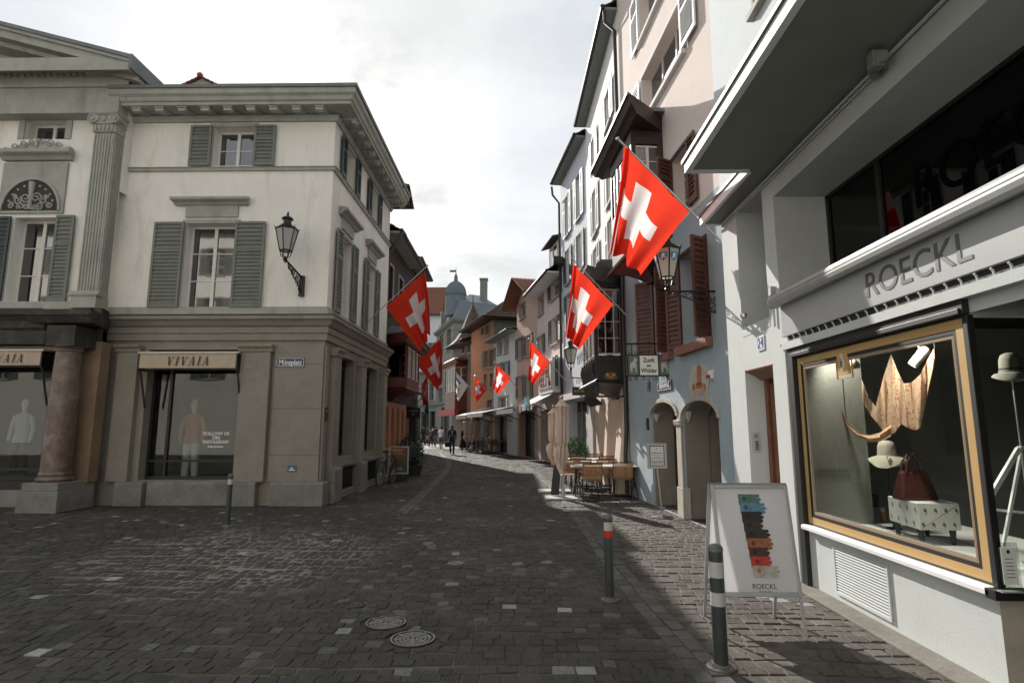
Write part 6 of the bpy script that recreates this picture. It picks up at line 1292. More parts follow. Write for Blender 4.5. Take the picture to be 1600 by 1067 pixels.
g = [[NF.P(.1+(NF.L-.2)*(i/14)*(.5+.0*j), -.12-.02*math.sin(i*2), oY(963, 553-98*j/3, yb_).z) for i in range(15)] for j in range(4)]
obj('net_curtain', MB().sheet(g), M['curtain'], ob)
pipe('black downpipe between the pink house and the white shuttered house', [BF.P(-.02, .36, 13.1), BF.P(-.02, .34, 12.75), BF.P(-.02, .08, 12.5), BF.P(-.02, .07, 8), BF.P(-.02, .07, 1.6), BF.P(.0, .12, .9), BF.P(.0, .1, .05)])
zB = 12.75
# ---- bluish house B
wB = []
for z0, z1, cl in ((B2.px(904, 343)[1], B2.px(904, 275)[1], 1), (B2.px(904, 425)[1], B2.px(904, 368)[1], 0), (B2.px(904, 505)[1], B2.px(904, 445)[1], 0)):
    for s0, s1 in ((1.0, 1.7), (3.05, 3.75)): wB.append(Wz(s0, s1, z0, z1, sw=.38, m='shutw' if cl else 'shutdark'))
Bh = house('bluish_white_house', 'bluish white house with closed pale shutters above and dark eaves', B2, zB, M['bluew'], wB, [(1.0, 4.0, 0, 2.7, .4)], over=.42)
m = MB(); m.fb(B2, 1.0, 4.0, -.45, -.38, 0, 2.7); sf = obj('shop_front', m, M['blackframe'], Bh); obj('pane', MB().fb(B2, 1.1, 3.9, -.379, -.37, .5, 2.2), M['pane'], sf); m = MB()
for a in (1.9, 2.9): m.fb(B2, a-.03, a+.03, -.369, -.33, .0, 2.68)
m.fb(B2, 1.05, 3.95, -.369, -.33, 2.2, 2.28); obj('shop_mullions', m, M['trim'], sf)
obj('shop_cornice', MB().fb(B2, .2, B2.L, .003, .25, 2.75, 3.0), M['offw'], Bh)
# bay with grid window left of B
m = MB(); bz = pw(B2, 857+30, 880+8, 566, 608)
pipe('black downpipe at the far corner of the bluish white house', [B2.P(.0, .42, zB-.1), B2.P(.0, .38, zB-.5), B2.P(.05, .09, zB-.9), B2.P(.05, .08, .1)])
# ---- C pinkish white with dormer
zC = C2.px(850, 437, .5)[1]
wC = [W(C2, 861, 874, 430, 465, m='shutdark', sw=.5), W(C2, 836, 850, 467, 493, s='', c=3), W(C2, 862, 873, 497, 536, m='shutdark', sw=.45), W(C2, 838, 849, 527, 553, m='shutdark', sw=.4), W(C2, 838, 851, 586, 621, s='', c=3)]
wC = [w_ for w_ in wC]
for w_ in wC: r = list(w_['r']); r[3] = min(r[3], zC-.15); r[0] = max(.3, r[0]); r[1] = min(C2.L-.45, max(r[1], r[0]+.5)); w_['r'] = tuple(r)
bay = pw(C2, 856, 878, 568, 607); bay = (bay[0], min(bay[1], C2.L-.2), bay[2], bay[3])
Ch = house('pale_pink_house', 'pale pink and white house with dark shutters and a tiled dormer', C2, zC, M['palepink'], wC, [(.6, 4.4, 0, 2.5, .4)], over=.7, rise=3.2, soff='offw')
m = MB(); m.fb(C2, bay[0]-.1, bay[1]+.1, .0, .45, bay[2]-.25, bay[3]+.15); by = obj('bay', m, M['offw'], Ch, bevel=.01); FB_ = Frame(C2.P(bay[0], .45, 0).xy, C2.P(bay[1], .45, 0).xy); window(FB_, 0.02, FB_.L-.02, bay[2], bay[3], by, 5, 4, dep=-.03, shut='', sur=None, fw=.05)
obj('shutter', shutter_mb(C2, bay[1]+.12, bay[1]+.5, bay[2], bay[3]+.2, .3), M['shutdark'], by)
m = MB(); m.fb(C2, .6, 4.4, -.5, -.42, 0, 2.5); sf = obj('shop_front', m, M['blackframe'], Ch); obj('pane', MB().fb(C2, .8, 2.3, -.419, -.41, .5, 2.2), M['pane'], sf)
# dormer C
dF = Frame(C2.P(2.2, -.1, 0).xy, C2.P(4.6, -.1, 0).xy); dz = zC+.35
m = MB(); m.fb(dF, .2, 2.2, -2.6, .0, dz-.3, dz+1.55); dC = obj('dormer', m, M['offw'], Ch.children[[c.name.split('.')[0] for c in Ch.children].index('roof')]); window(dF, .4, 2.0, dz+.1, dz+1.4, dC, 2, 2, dep=-.03, shut='', sur=None)
m = MB(); tiled(m, dF.P(.0, .35, dz+1.55), dF.P(2.4, .35, dz+1.55), dF.P(2.4, -2.4, dz+2.4), dF.P(0, -2.4, dz+2.4), .3); obj('dormer_roof', m, M['tile'], dC)
# ---- D salmon narrow house with gable
zD = D2.px(815, 462, .4)[1]
wD = [W(D2, 812, 821, 468, 497, s='', c=2), W(D2, 810, 816, 528, 560, m='shutdark', sw=.5), W(D2, 822, 829, 524, 556, m='shutdark', sw=.5), W(D2, 810, 817, 588, 622, m='shutdark', sw=.4, c=2), W(D2, 823, 829, 588, 622, m='shutdark', sw=.5)]
for w_ in wD: r = list(w_['r']); r[3] = min(r[3], zD-.2); w_['r'] = tuple(r)
Dh = house('salmon_house', 'narrow salmon pink house with a red tiled roof behind the third flag', D2, zD, M['salmon'], wD, [(.4, 3.4, 0, 2.5, .4)], over=.8, rise=0, D=7)
m = MB(); q = D2.P; R0 = zD+1.0; gm_ = D2.L/2; m.prism(D2, [(0, zD), (D2.L, zD), (D2.L*.5, R0)], -.2, 0); obj('gable', m, M['salmon'], Dh)
m = MB(); tiled(m, q(-.4, .9, zD-.35), q(-.4, -7, zD-.35), q(D2.L*.5, -7, R0+.1), q(D2.L*.5, .9, R0+.1), .3); tiled(m, q(D2.L+.3, .9, zD-.2), q(D2.L+.3, -7, zD-.2), q(D2.L*.5, -7, R0+.1), q(D2.L*.5, .9, R0+.1), .3); obj('roof', m, M['tiler'], Dh)
m = MB(); m.fb(D2, .4, 3.4, -.5, -.42, 0, 2.5); obj('shop_front', m, M['blackframe'], Dh)
# ---- E grey house with green top
zE = E2.px(786, 524, .3)[1]
wE = [W(E2, 778, 784, 531, 553, s='', m='shutw'), W(E2, 788, 794, 529, 551, s='', m='shutw'), W(E2, 779, 785, 568, 588, m='shutdark', sw=.3), W(E2, 789, 795, 566, 588, m='shutdark', sw=.3), W(E2, 779, 795, 620, 645, s='', c=5)]
for w_ in wE: r = list(w_['r']); r[3] = min(r[3], zE-.15); w_['r'] = tuple(r)
Eh = house('grey_white_house', 'narrow grey white house with white shutters beside the orange house', E2, zE, M['offw'], wE, [(.3, 3.6, 0, 2.4, .4)], over=.6, rise=.9, D=7)
m = MB(); m.fb(E2, .3, 3.6, -.5, -.42, 0, 2.4); obj('shop_front', m, M['blackframe'], Eh)
# ---- F orange house
zF = F2.px(763, 494, .6)[1]
wF = [W(F2, 752, 757, 507, 524, s=''), W(F2, 759, 765, 505, 523, s=''), W(F2, 757, 763, 548, 574, m='shutg', sw=.45), W(F2, 766, 772, 546, 573, m='shutg', sw=.45), W(F2, 756, 761, 584, 606, s='', c=2), W(F2, 765, 771, 583, 605, s='', c=2), W(F2, 761, 771, 624, 646, s='', c=4)]
for w_ in wF: r = list(w_['r']); r[3] = min(r[3], zF-.2); w_['r'] = tuple(r)
Fh = house('orange_house', 'orange plastered house with a steep mossy brown tiled roof', F2, zF, M['orange'], wF, [(.5, 5.5, 0, 2.5, .4)], over=1.0, rise=0, D=8, soff='brownw')
q = F2.P; zr_ = zF+3.4; o1 = 1.0
m = MB(); A1, B1_, C1, D1 = q(-.3, o1, zF), q(F2.L+.8, o1, zF), q(F2.L+.8, -8.6, zF), q(-.3, -8.6, zF); Ra, Rb = q(1.2, -3.8, zr_), q(F2.L-2.2, -3.8, zr_)
tiled(m, A1, B1_, Rb, Ra, .3); tiled(m, B1_, C1, Rb, Rb+Vector((.01, 0, 0)), .3); tiled(m, C1, D1, Ra, Rb, .6); tiled(m, D1, A1, Ra, Ra, .6); rfF = obj('roof', m, M['tile'], Fh)
obj('eave_soffit', MB().fb(F2, -.3, F2.L+.7, -8.5, .95, zF-.06, zF-.01), M['brownw'], rfF)
EW = Frame(q(F2.L+.01, 0, 0).xy, q(F2.L+.01, -8, 0).xy); m = MB(); gw_ = (1.2, 2.1, zF-1.7, zF-.7); wallskin(m, EW, 0, EW.L, zE-1, zF-.05, [gw_]); gwl = obj('green_end_wall', m, M['green'], Fh); window(EW, *gw_, gwl, 2, 2, dep=.1, shut='', sur=.1, surm='offw')
m = MB(); m.fb(F2, .5, 5.5, -.5, -.42, 0, 2.5); obj('shop_front', m, M['blackframe'], Fh)
M['dred0'] = mat('brown_timber_render', (.14, .09, .07), .85, var=.2, vs=1)
# ---- G house with pointed turret and timber oriel
zG = G2.px(735, 528, .3)[1]
wG = [W(G2, 722, 727, 535, 552, s=''), W(G2, 731, 736, 533, 551, s='')]
Gh = house('turret_house', 'dark timber fronted house with a pointed tiled turret', G2, zG, M['dred0'], wG, [], over=.7, rise=.9, D=7, soff='brownw')
pt_ = oY(747, 470, 46.5); ct_ = G2.P(4.6, -.6, 0); m = MB(); zt0_ = zG-.3; hh = pt_.z-zt0_
m.lathe((ct_.x, ct_.y, 0), [(2.1, zt0_), (1.6, zt0_+hh*.12), (1.1, zt0_+hh*.32), (.7, zt0_+hh*.6), (.05, zt0_+hh)], 8); m.lathe((ct_.x, ct_.y, 0), [(.05, zt0_+hh), (.03, zt0_+hh+.8), (0, zt0_+hh+.9)], 6); obj('turret_spire', m, M['tile'], Gh)
M['rw'] = M['redwood']; oriel(Gh, G2, 1.5, 5.2, 1.0, oY(728, 645, 48).z, oY(728, 612, 48).z, oY(728, 575, 48).z, oY(728, 570, 48).z, 'rw', 'wframe', 2, 3, fcols=4, under=0)
m = MB(); m.fb(G2, .0, G2.L, 1.0, 1.3, oY(728, 640, 48).z-.5, oY(728, 640, 48).z); obj('red_band', m, mat('shop_red', (.25, .02, .02), .6), Gh)
# ---- H domed stone building closing the street
P0, P1, P2_ = oY(681, 600, 71), oY(709, 600, 61), oY(785, 600, 64)
H1 = Frame(P0.xy, P1.xy); H2 = Frame(P1.xy, P2_.xy); zH = oY(709, 499, 61).z
Hh = thing('domed_stone_building', 'grey stone building with slate mansard and round leaded dome closing the street', 'building', P1*1.0)
for F_, cols in ((H1, ((.2, .4), (.62, .82))), (H2, ((.25, .45),))):
    hs_ = []
    for v0, v1 in ((510, 545), (560, 590), (600, 625)):
        z1, z0 = oY(700, v0, 62).z, oY(700, v1, 62).z
        for a, b in cols: hs_.append((F_.L*a, F_.L*b, z0, z1, .3))
    if F_ is H1: hs_.append((H1.L*.35, H1.L*.8, 0, 3.9, .6))
    m = MB(); wallskin(m, F_, 0, F_.L, 0, zH, hs_); obj('stone_wall', m, M['greyst'], Hh)
    for i, h in enumerate(hs_):
        if h[2] > .1: window(F_, *h[:4], Hh, 2, 3, dep=.25, sur=.18, surm='greyst', sill=.15, fw=.07, fm='trim')
        else: obj('gate', MB().fb(F_, h[0], h[1], -.6, -.5, 0, h[3]), M['blackframe'], Hh)
m = MB(); pr = [(0, zH-.35), (.15, zH-.3), (.4, zH-.1), (.45, zH+.1), (0, zH+.15)]; m.mould(H1, pr, 0, H1.L, 0, .4); m.mould(H2, pr, 0, H2.L, .4, .0)
pr = [(0, 4.2), (.2, 4.25), (.25, 4.5), (0, 4.55)]; m.mould(H1, pr, 0, H1.L, 0, .4); m.mould(H2, pr, 0, H2.L, .4, 0); obj('cornice', m, M['greyst'], Hh)
m = MB()
for F_, s0_, s1_ in ((H1, H1.L*.86, H1.L), (H2, 0, H2.L*.14), (H2, H2.L*.45, H2.L*.5)):
    for k in range(int(zH/.8)): m.fb(F_, s0_, s1_, .003, .07, .8*k+.04, .8*k+.76)
obj('quoins', m, M['greyst'], Hh)
zM = oY(709, 468, 62).z; ri = lambda F_, a, t, z: F_.P(a, t, z)
m = MB(); q = [H1.P(0, .1, zH+.1), H1.P(H1.L, .1, zH+.1), H2.P(H2.L, .1, zH+.1)]; q2 = [H1.P(0, -1.2, zM), H1.P(H1.L, -1.2, zM), H2.P(H2.L, -1.2, zM)]; back = [H1.P(0, -9, zH+.1), H2.P(H2.L, -9, zH+.1)]; zR_ = oY(735, 450, 64).z; rdg = [H1.P(0, -4.5, zR_), H1.P(H1.L, -4.5, zR_), H2.P(H2.L, -4.5, zR_)]
fp = [P0, P1, P2_, P2_+Vector((.5, 9, 0)), P0+Vector((3, 6, 0))]; cen = sum(fp, Vector())/5
rg_ = [[Vector((p.x+(cen.x-p.x)*k, p.y+(cen.y-p.y)*k, z)) for p in fp] for k, z in ((0, zH+.1), (.18, zM), (.75, zR_))]
for i in range(5):
    j = (i+1) % 5; m.add([rg_[0][i], rg_[0][j], rg_[1][j], rg_[1][i]], [(0, 1, 2, 3)]); m.add([rg_[1][i], rg_[1][j], rg_[2][j], rg_[2][i]], [(0, 1, 2, 3)])
m.add(rg_[2], [(0, 1, 2, 3, 4)]); rfH = obj('mansard_roof', m, M['slate'], Hh)
m = MB()
for a in (.3, .72): z = (zH+zM)/2; m.fb(H1, H1.L*a-.35, H1.L*a+.35, -.6, .12, zH+.3, zM-.15)
obj('dormer', m, M['greyst'], rfH); m = MB()
for a in (.3, .72): m.fb(H1, H1.L*a-.22, H1.L*a+.22, .121, .14, zH+.45, zM-.3)
obj('dormer_pane', m, mat('blue_dark_pane', (.03, .06, .075), .15), rfH)
dc = oY(712, 458, 64); rD = 17/900*64; zd_ = oY(712, 461, 64).z; zt_ = oY(712, 440, 64).z; hD = zt_-zd_
m = MB(); m.lathe((dc.x, 64, 0), [(rD*.98, zM-1.5), (rD*.98, zd_-.1), (rD*1.06, zd_-.05), (rD*1.06, zd_)]+[(rD*math.cos(a), zd_+hD*math.sin(a)) for a in [i*.2 for i in range(8)]], 20)
for k in range(20): A = 2*math.pi*k/20; m.tube([(dc.x+rD*1.01*math.cos(A)*math.cos(b), 64+rD*1.01*math.sin(A)*math.cos(b), zd_+hD*1.01*math.sin(b)) for b in [i*.25 for i in range(6)]], .03, 4)
m.lathe((dc.x, 64, 0), [(.3, zt_-.05), (.2, zt_+.3), (.22, zt_+.5), (.05, zt_+1.0), (.03, zt_+1.6), (0, zt_+1.65)], 8); m.fb(Frame((dc.x-.7, 64), (dc.x, 64)), 0, .7, -.02, .02, zt_+1.1, zt_+1.35)
obj('dome', m, M['slate'], Hh, smooth=40)
m = MB(); c0 = oY(754, 464, 64); c1 = oY(754, 431, 64); m.box(c0.x-.42, c0.x+.42, 65.6, 66.4, 8, c1.z)  .box(c0.x-.5, c0.x+.5, 65.5, 66.5, c1.z, c1.z+.15); obj('chimney', m, M['greyst'], rfH)
# far house with red roof left of the dome
K1 = Frame(oY(640, 600, 78).xy, oY(690, 600, 78).xy); zK = oY(680, 493, 78).z
wK = [Wz(K1.L*(.45+.13*i), K1.L*(.45+.13*i)+.8, z, z+1.6, s='', sur=.1) for i in range(4) for z in (2.5, 5.6, 8.6, 11.4)]
house('red_roofed_house', 'distant pale house with a steep red tiled roof left of the dome', K1, zK, M['offw'], wK, rise=oY(700, 449, 82).z-zK, D=8, tile='tiler')
# stone wall closing the left of the far square
K2 = Frame(oY(630, 600, 74).xy, oY(684, 600, 71).xy)
kw = thing('rusticated_annex', 'low rusticated stone annex left of the domed building at the street end', 'building', K2.P(K2.L, 0, 0)); hsK = [(K2.L*a, K2.L*a+1.3, .1, 3.6, .4) for a in (.3, .55, .8)]
m = MB(); wallskin(m, K2, 0, K2.L, 0, 8.5, hsK+[(h[0], h[1], 5, 7, .3) for h in hsK]); obj('stone_wall', m, M['greyst'], kw)
for h in hsK: window(K2, h[0], h[1], 5, 7, kw, 2, 2, sur=.15, surm='greyst', dep=.25); obj('doorway', MB().fb(K2, h[0], h[1], -.45, -.4, .1, 3.6), M['blackframe'], kw)
m = MB(); m.mould(K2, [(0, 4.2), (.2, 4.25), (.25, 4.5), (0, 4.55)], 0, K2.L); m.mould(K2, [(0, 8.3), (.4, 8.4), (.4, 8.6), (0, 8.6)], 0, K2.L); obj('cornice', m, M['greyst'], kw)

# ================================================================ LEFT ROW BEYOND THE CORNER BUILDING
L2 = Frame((-4.5, 18.45), (-4.55, 22.9)); L3 = Frame((-4.6, 22.95), (-4.75, 26.6)); L4 = Frame((-7.7, 27.4), (-7.9, 42))
M['dred'] = mat('dark_red_brown_render', (.045, .025, .02), .8, var=.2, vs=1)
zl2 = L2.px(618, 372, .5)[1]
w2_ = [Wz(.5, 1.3, 5.6, 7.2, s='', n=3), Wz(2.3, 3.1, 5.6, 7.2, s='', n=3)]
Lh = house('dark_red_house', 'dark red brown timber house with an oriel, next to the corner building', L2, 8.1, M['dred'], w2_, [(.3, 4.2, 0, 2.5, .3)], over=.5, rise=2.4, D=7, soff='trim')
oriel(Lh, L2, .5, 2.9, .75, oX(620, 622, -3.9).z+.3, oX(620, 585, -3.9).z, oX(620, 532, -3.9).z, oX(620, 528, -3.9).z, 'rw', 'wframe', 2, 3, fcols=3, under=.3)
sal = mat('salmon_shopfront', (.42, .20, .12), .8); m = MB(); m.fb(L2, .3, 4.2, -.32, -.25, 0, 2.5)
for a in (.3, 1.2, 2.1, 3.0, 3.9): m.fb(L2, a, a+.28, -.25, .05, 0, 2.5)
for a in (.58, 1.48, 2.38, 3.28): archfill(m, L2, a, a+.62, 1.5, 2.35, -.25, .04, ext=.15)
sfl = obj('arched_shopfront', m, sal, Lh); m = MB()
for a in (.60, 1.5, 2.4, 3.3): m.fb(L2, a, a+.58, -.2, -.18, .4, 2.3)
obj('pane', m, M['pane'], sfl)
L3h = house('brown_gutter_house', 'narrow dark house with black gutter, last of the left row', L3, 8.5, M['dred'], [Wz(.5, 1.2, 5.4, 7, s='', n=3), Wz(2, 2.7, 5.4, 7, s='', n=3), Wz(.5, 1.2, 3.2, 4.6, s='', n=2)], [(.4, 3.2, 0, 2.5, .3)], over=.5, rise=2.4, D=8)
m = MB(); m.fb(L3, .4, 3.2, -.35, -.3, 0, 2.5); obj('shop_front', m, mat('shop_orange', (.32, .15, .08), .8), L3h)
house('set_back_house', 'tall plain house set back behind the last house of the left row', L4, 11.9, M['offw'], [Wz(2+3*i, 3+3*i, z, z+1.6, s='', n=2) for i in range(4) for z in (1.5, 4.5, 7.5)], over=.4, rise=1.6, D=8)
pt1 = L2.P(.03, .55, 8.15); pipe('thick black swan neck downpipe where the corner building meets the dark red house', [pt1+Vector((0, .5, .0)), pt1, pt1-UP3*.35+Vector((-.1, -.1, 0)), L2.P(.02, .12, 7.4), L2.P(.02, .09, 6), L2.P(.02, .09, .1)], .065, 'downpipes of the left row')
# hanging black shop sign
p = oY(646, 645, 25.2); T = thing('hanging_shop_sign', 'black rectangular projecting shop sign on the left side of the street', 'hanging sign', p); obj('panel', MB().box(p.x-.32, p.x+.3, 25.15, 25.23, p.z-.22, p.z+.22), M['blackframe'], T, bevel=.005)
m = MB()
for k in range(7): m.box(p.x-.22+.065*k, p.x-.19+.065*k, 25.145, 25.149, p.z+.06, p.z+.12)
m.box(p.x-.04, p.x+.03, 25.145, 25.149, p.z-.08, p.z-.02); obj('faint_marks', m, M['trim'], T); obj('bracket', MB().tube([(p.x-.3, 25.19, p.z+.24), (-4.7, 25.19, p.z+.24)], .02, 6).tube([(p.x, 25.19, p.z+.22), (p.x, 25.19, p.z+.25)], .01, 5), M['black'], T)
# the bright house across the square whose reflection fills the shop windows
Q = Frame((12, -9.5), (-36, -9.5)); qw = [Wz(2+3.2*i, 3.1+3.2*i, z, z+1.7, s='lr', sw=.5, m='shutg') for i in range(14) for z in (4.6, 8.0, 11.2)]
house('reflected_house', 'pale house across the square behind the camera, seen mirrored in the shop windows', Q, 14, M['plaster'], qw, [], rise=2.5)
# ================================================================ FLAGS
def flagmat(name, kind='swiss'):
    m = bpy.data.materials.new(name); m.use_nodes = True; t = m.node_tree; L = t.links.new; b = t.nodes['Principled BSDF']
    uv = N(t, 'ShaderNodeUVMap'); s = N(t, 'ShaderNodeSeparateXYZ'); L(uv.outputs[0], s.inputs[0])
    def mt(op, a, b_): n = N(t, 'ShaderNodeMath', operation=op); [L(x, n.inputs[i]) if hasattr(x, 'links') else setattr(n.inputs[i], 'default_value', x) for i, x in enumerate((a, b_))]; return n.outputs[0]
    mix = N(t, 'ShaderNodeMix', data_type='RGBA')
    if kind == 'swiss':
        ax = mt('ABSOLUTE', mt('SUBTRACT', s.outputs[0], .5), 0); ay = mt('ABSOLUTE', mt('SUBTRACT', s.outputs[1], .5), 0)
        A = mt('MULTIPLY', mt('LESS_THAN', ax, .0975), mt('LESS_THAN', ay, .3125)); B = mt('MULTIPLY', mt('LESS_THAN', ay, .0975), mt('LESS_THAN', ax, .3125))
        L(mt('MAXIMUM', A, B), mix.inputs[0]); mix.inputs[6].default_value = (.70, .045, .022, 1); mix.inputs[7].default_value = (.72, .70, .70, 1); out = mix.outputs[2]
    else:
        # Zurich: divided diagonally blue and white (second: white field with blue bars and a gold patch)
        if kind == 'diag': L(mt('GREATER_THAN', mt('ADD', s.outputs[0], s.outputs[1]), 1.0), mix.inputs[0])
        else:
            w1 = mt('LESS_THAN', mt('FRACT', mt('MULTIPLY', s.outputs[1], 3.0), 0), .35); L(mt('MAXIMUM', mt('SUBTRACT', 1.0, w1), mt('GREATER_THAN', s.outputs[0], .55)), mix.inputs[0])
        mix.inputs[6].default_value = (.05, .10, .26, 1); mix.inputs[7].default_value = (.70, .70, .70, 1)
        m2 = N(t, 'ShaderNodeMix', data_type='RGBA'); dx = mt('SUBTRACT', s.outputs[0], .45); dy = mt('SUBTRACT', s.outputs[1], .3); d2 = mt('ADD', mt('MULTIPLY', dx, dx), mt('MULTIPLY', dy, dy)); L(mt('LESS_THAN', d2, .015 if kind == 'bars' else -1), m2.inputs[0]); L(mix.outputs[2], m2.inputs[6]); m2.inputs[7].default_value = (.55, .38, .06, 1); out = m2.outputs[2]
    n = N(t, 'ShaderNodeTexNoise'); setin(n, Scale=3.0, Detail=4.0); bp = N(t, 'ShaderNodeBump'); bp.inputs['Strength'].default_value = .15; L(n.outputs['Fac'], bp.inputs['Height']); L(bp.outputs[0], b.inputs['Normal'])
    L(out, b.inputs['Base Color']); b.inputs['Roughness'].default_value = .7; b.inputs['Specular IOR Level'].default_value = .25
    tr = N(t, 'ShaderNodeBsdfTranslucent'); L(out, tr.inputs[0]); ms = N(t, 'ShaderNodeMixShader'); ms.inputs[0].default_value = .6; L(b.outputs[0], ms.inputs[1]); L(tr.outputs[0], ms.inputs[2]); L(ms.outputs[0], t.nodes['Material Output'].inputs[0]); return m
FM = {'swiss': flagmat('swiss_flag_cloth'), 'diag': flagmat('blue_white_flag_cloth', 'diag'), 'bars': flagmat('blue_barred_flag_cloth', 'bars')}
def flag(label, Y, base, tip, corners, kind='swiss', fold=.06, fold_side=0, pole_r=.014, n=34, dv=0):
    fp_ = (len(label)*1.7) % 6; fq_ = 8+(len(label) % 5)
    """corners in pixels: hoist top, hoist bottom(low end of pole), fly bottom, fly top; folds run across the fly"""
    pb_, pt_ = oY(*base, Y), oY(*tip, Y)
    T = thing('flag', label, 'flag', pb_, 'flags hung from slanting poles along the street')
    dz = (pt_-pb_).normalized(); po = obj('pole', MB().tube([pb_, pt_], pole_r, 8), M['alu'], T, smooth=60)
    obj('finial', MB().lathe((0, 0, 0), [(0, -.02), (pole_r*1.8, -.015), (pole_r*2.0, .01), (0, .03)], 8, Matrix.Translation(pt_)@dz.to_track_quat('Z', 'Y').to_matrix().to_4x4()), M['alu'], po)
    A, B, C_, D = [oY(*c, Y) for c in corners]; g = []; uv = []
    for j in range(n+1):
        v = j/n; row = []
        for i in range(n+1):
            u = i/n; U_ = u; u = (U_/.28*.12) if U_ < .28 else .12+(U_-.28)/.72*.88; zg = math.sin(U_/.28*2*math.pi)*(U_ < .28)*fold*1.3*(.3+v)
            # u: 0 at the upper hoist corner -> 1 at the lower hoist corner ; v: 0 on the pole -> 1 on the free edge
            p = (A*(1-u)+B*u)*(1-v)+(D*(1-u)+C_*u)*v
            sag = Vector((0, 0, -.06*math.sin(math.pi*u)*v*(1-v)*2))
            w_ = fold*(.25+v)*math.sin(u*fq_+v*2.2+fp_)*(1-u*.55)+fold*.45*math.sin(u*21+v*4)*v*(1-u)
            e_ = fold*.5*math.cos(u*9.5+v*2.2)*(1-u)*v
            row.append(p+sag+Vector((e_*.5, w_*1.0+zg, 0))); uv.append((U_, 1-v))
        g.append(row)
    obj('cloth', MB().sheet(g), FM[kind], T, smooth=80, uv=uv)
    return T
def flap(T, pts, Y, kind='swiss', uvs=None, name='folded_cloth', depth=.08):
    """a folded-over part of the cloth hanging in front/behind: quad of pixels A,B,C,D"""
    A, B, C_, D = [oY(*c, Y) for c in pts]; U = uvs; g = []; uv = []; n = 12
    for j in range(n+1):
        v = j/n; row = []
        for i in range(n+1):
            u = i/n; p = (A*(1-u)+B*u)*(1-v)+(D*(1-u)+C_*u)*v; row.append(p+Vector((0, depth*math.sin(math.pi*u)*(.3+v)+.02*math.sin(7*u+3*v), 0)))
            q = [(U[0][k]*(1-u)+U[1][k]*u)*(1-v)+(U[3][k]*(1-u)+U[2][k]*u)*v for k in (0, 1)]; uv.append(tuple(q))
        g.append(row)
    obj(name, MB().sheet(g), FM[kind], [c for c in T.children if c.name.startswith('cloth')][0], smooth=80, uv=uv)
# big right flag
T = flag('largest red flag with white cross, nearest on the right, in front of the brown oriel', 8.75, (1127, 378), (965, 217), [(974, 226), (1076, 331), (1001, 430), (957, 391)], fold=.15, pole_r=.018)
T2 = flag('second red flag with white cross on the right, in front of the black oriel', 13.6, (1000, 515), (893, 403), [(895, 411), (958, 476), (905, 546), (885, 526)], fold=.17)
flag('third red flag with white cross on the right, before the pink house', 24, (886, 598), (826, 529), [(828, 532), (860, 565), (834, 601), (825, 592)], fold=.12, pole_r=.02)
flag('red flag with white cross hanging low before the orange house, right of the street', 32, (812, 610), (773, 566), [(775, 568), (799, 591), (779, 616), (771, 607)], fold=.12, pole_r=.025)
flag('smallest red flag with white cross on the right, beside the blue and white flag', 40, (768, 620), (742, 587), [(743, 589), (762, 607), (745, 628), (741, 619)], fold=.12, pole_r=.03)
flag('small white and blue flag with a yellow patch at the right of the street', 45, (745, 615), (713, 583), [(714, 583), (731, 603), (716, 627), (712, 614)], 'bars', fold=.12, pole_r=.03)
# left flags
flag('large dark red flag with white cross on the left corner building', 16.4, (562, 514), (668, 415), [(664, 424), (603, 480), (655, 548), (673, 522)], fold=.14, pole_r=.016)
flag('second red flag with white cross on the left, lower than the corner flag', 23.6, (638, 568), (692, 526), [(689, 530), (647, 564), (684, 611), (692, 592)], fold=.16, pole_r=.02)
flag('narrow furled red and white flag in the shade behind the second left flag', 25.5, (648, 622), (668, 586), [(668, 588), (660, 598), (661, 634), (669, 632)], 'swiss', fold=.15, pole_r=.02)
flag('narrow furled blue and white flag end hanging below the left red flags', 26.0, (650, 632), (669, 606), [(668, 610), (661, 620), (662, 650), (669, 644)], 'diag', fold=.12, pole_r=.02)

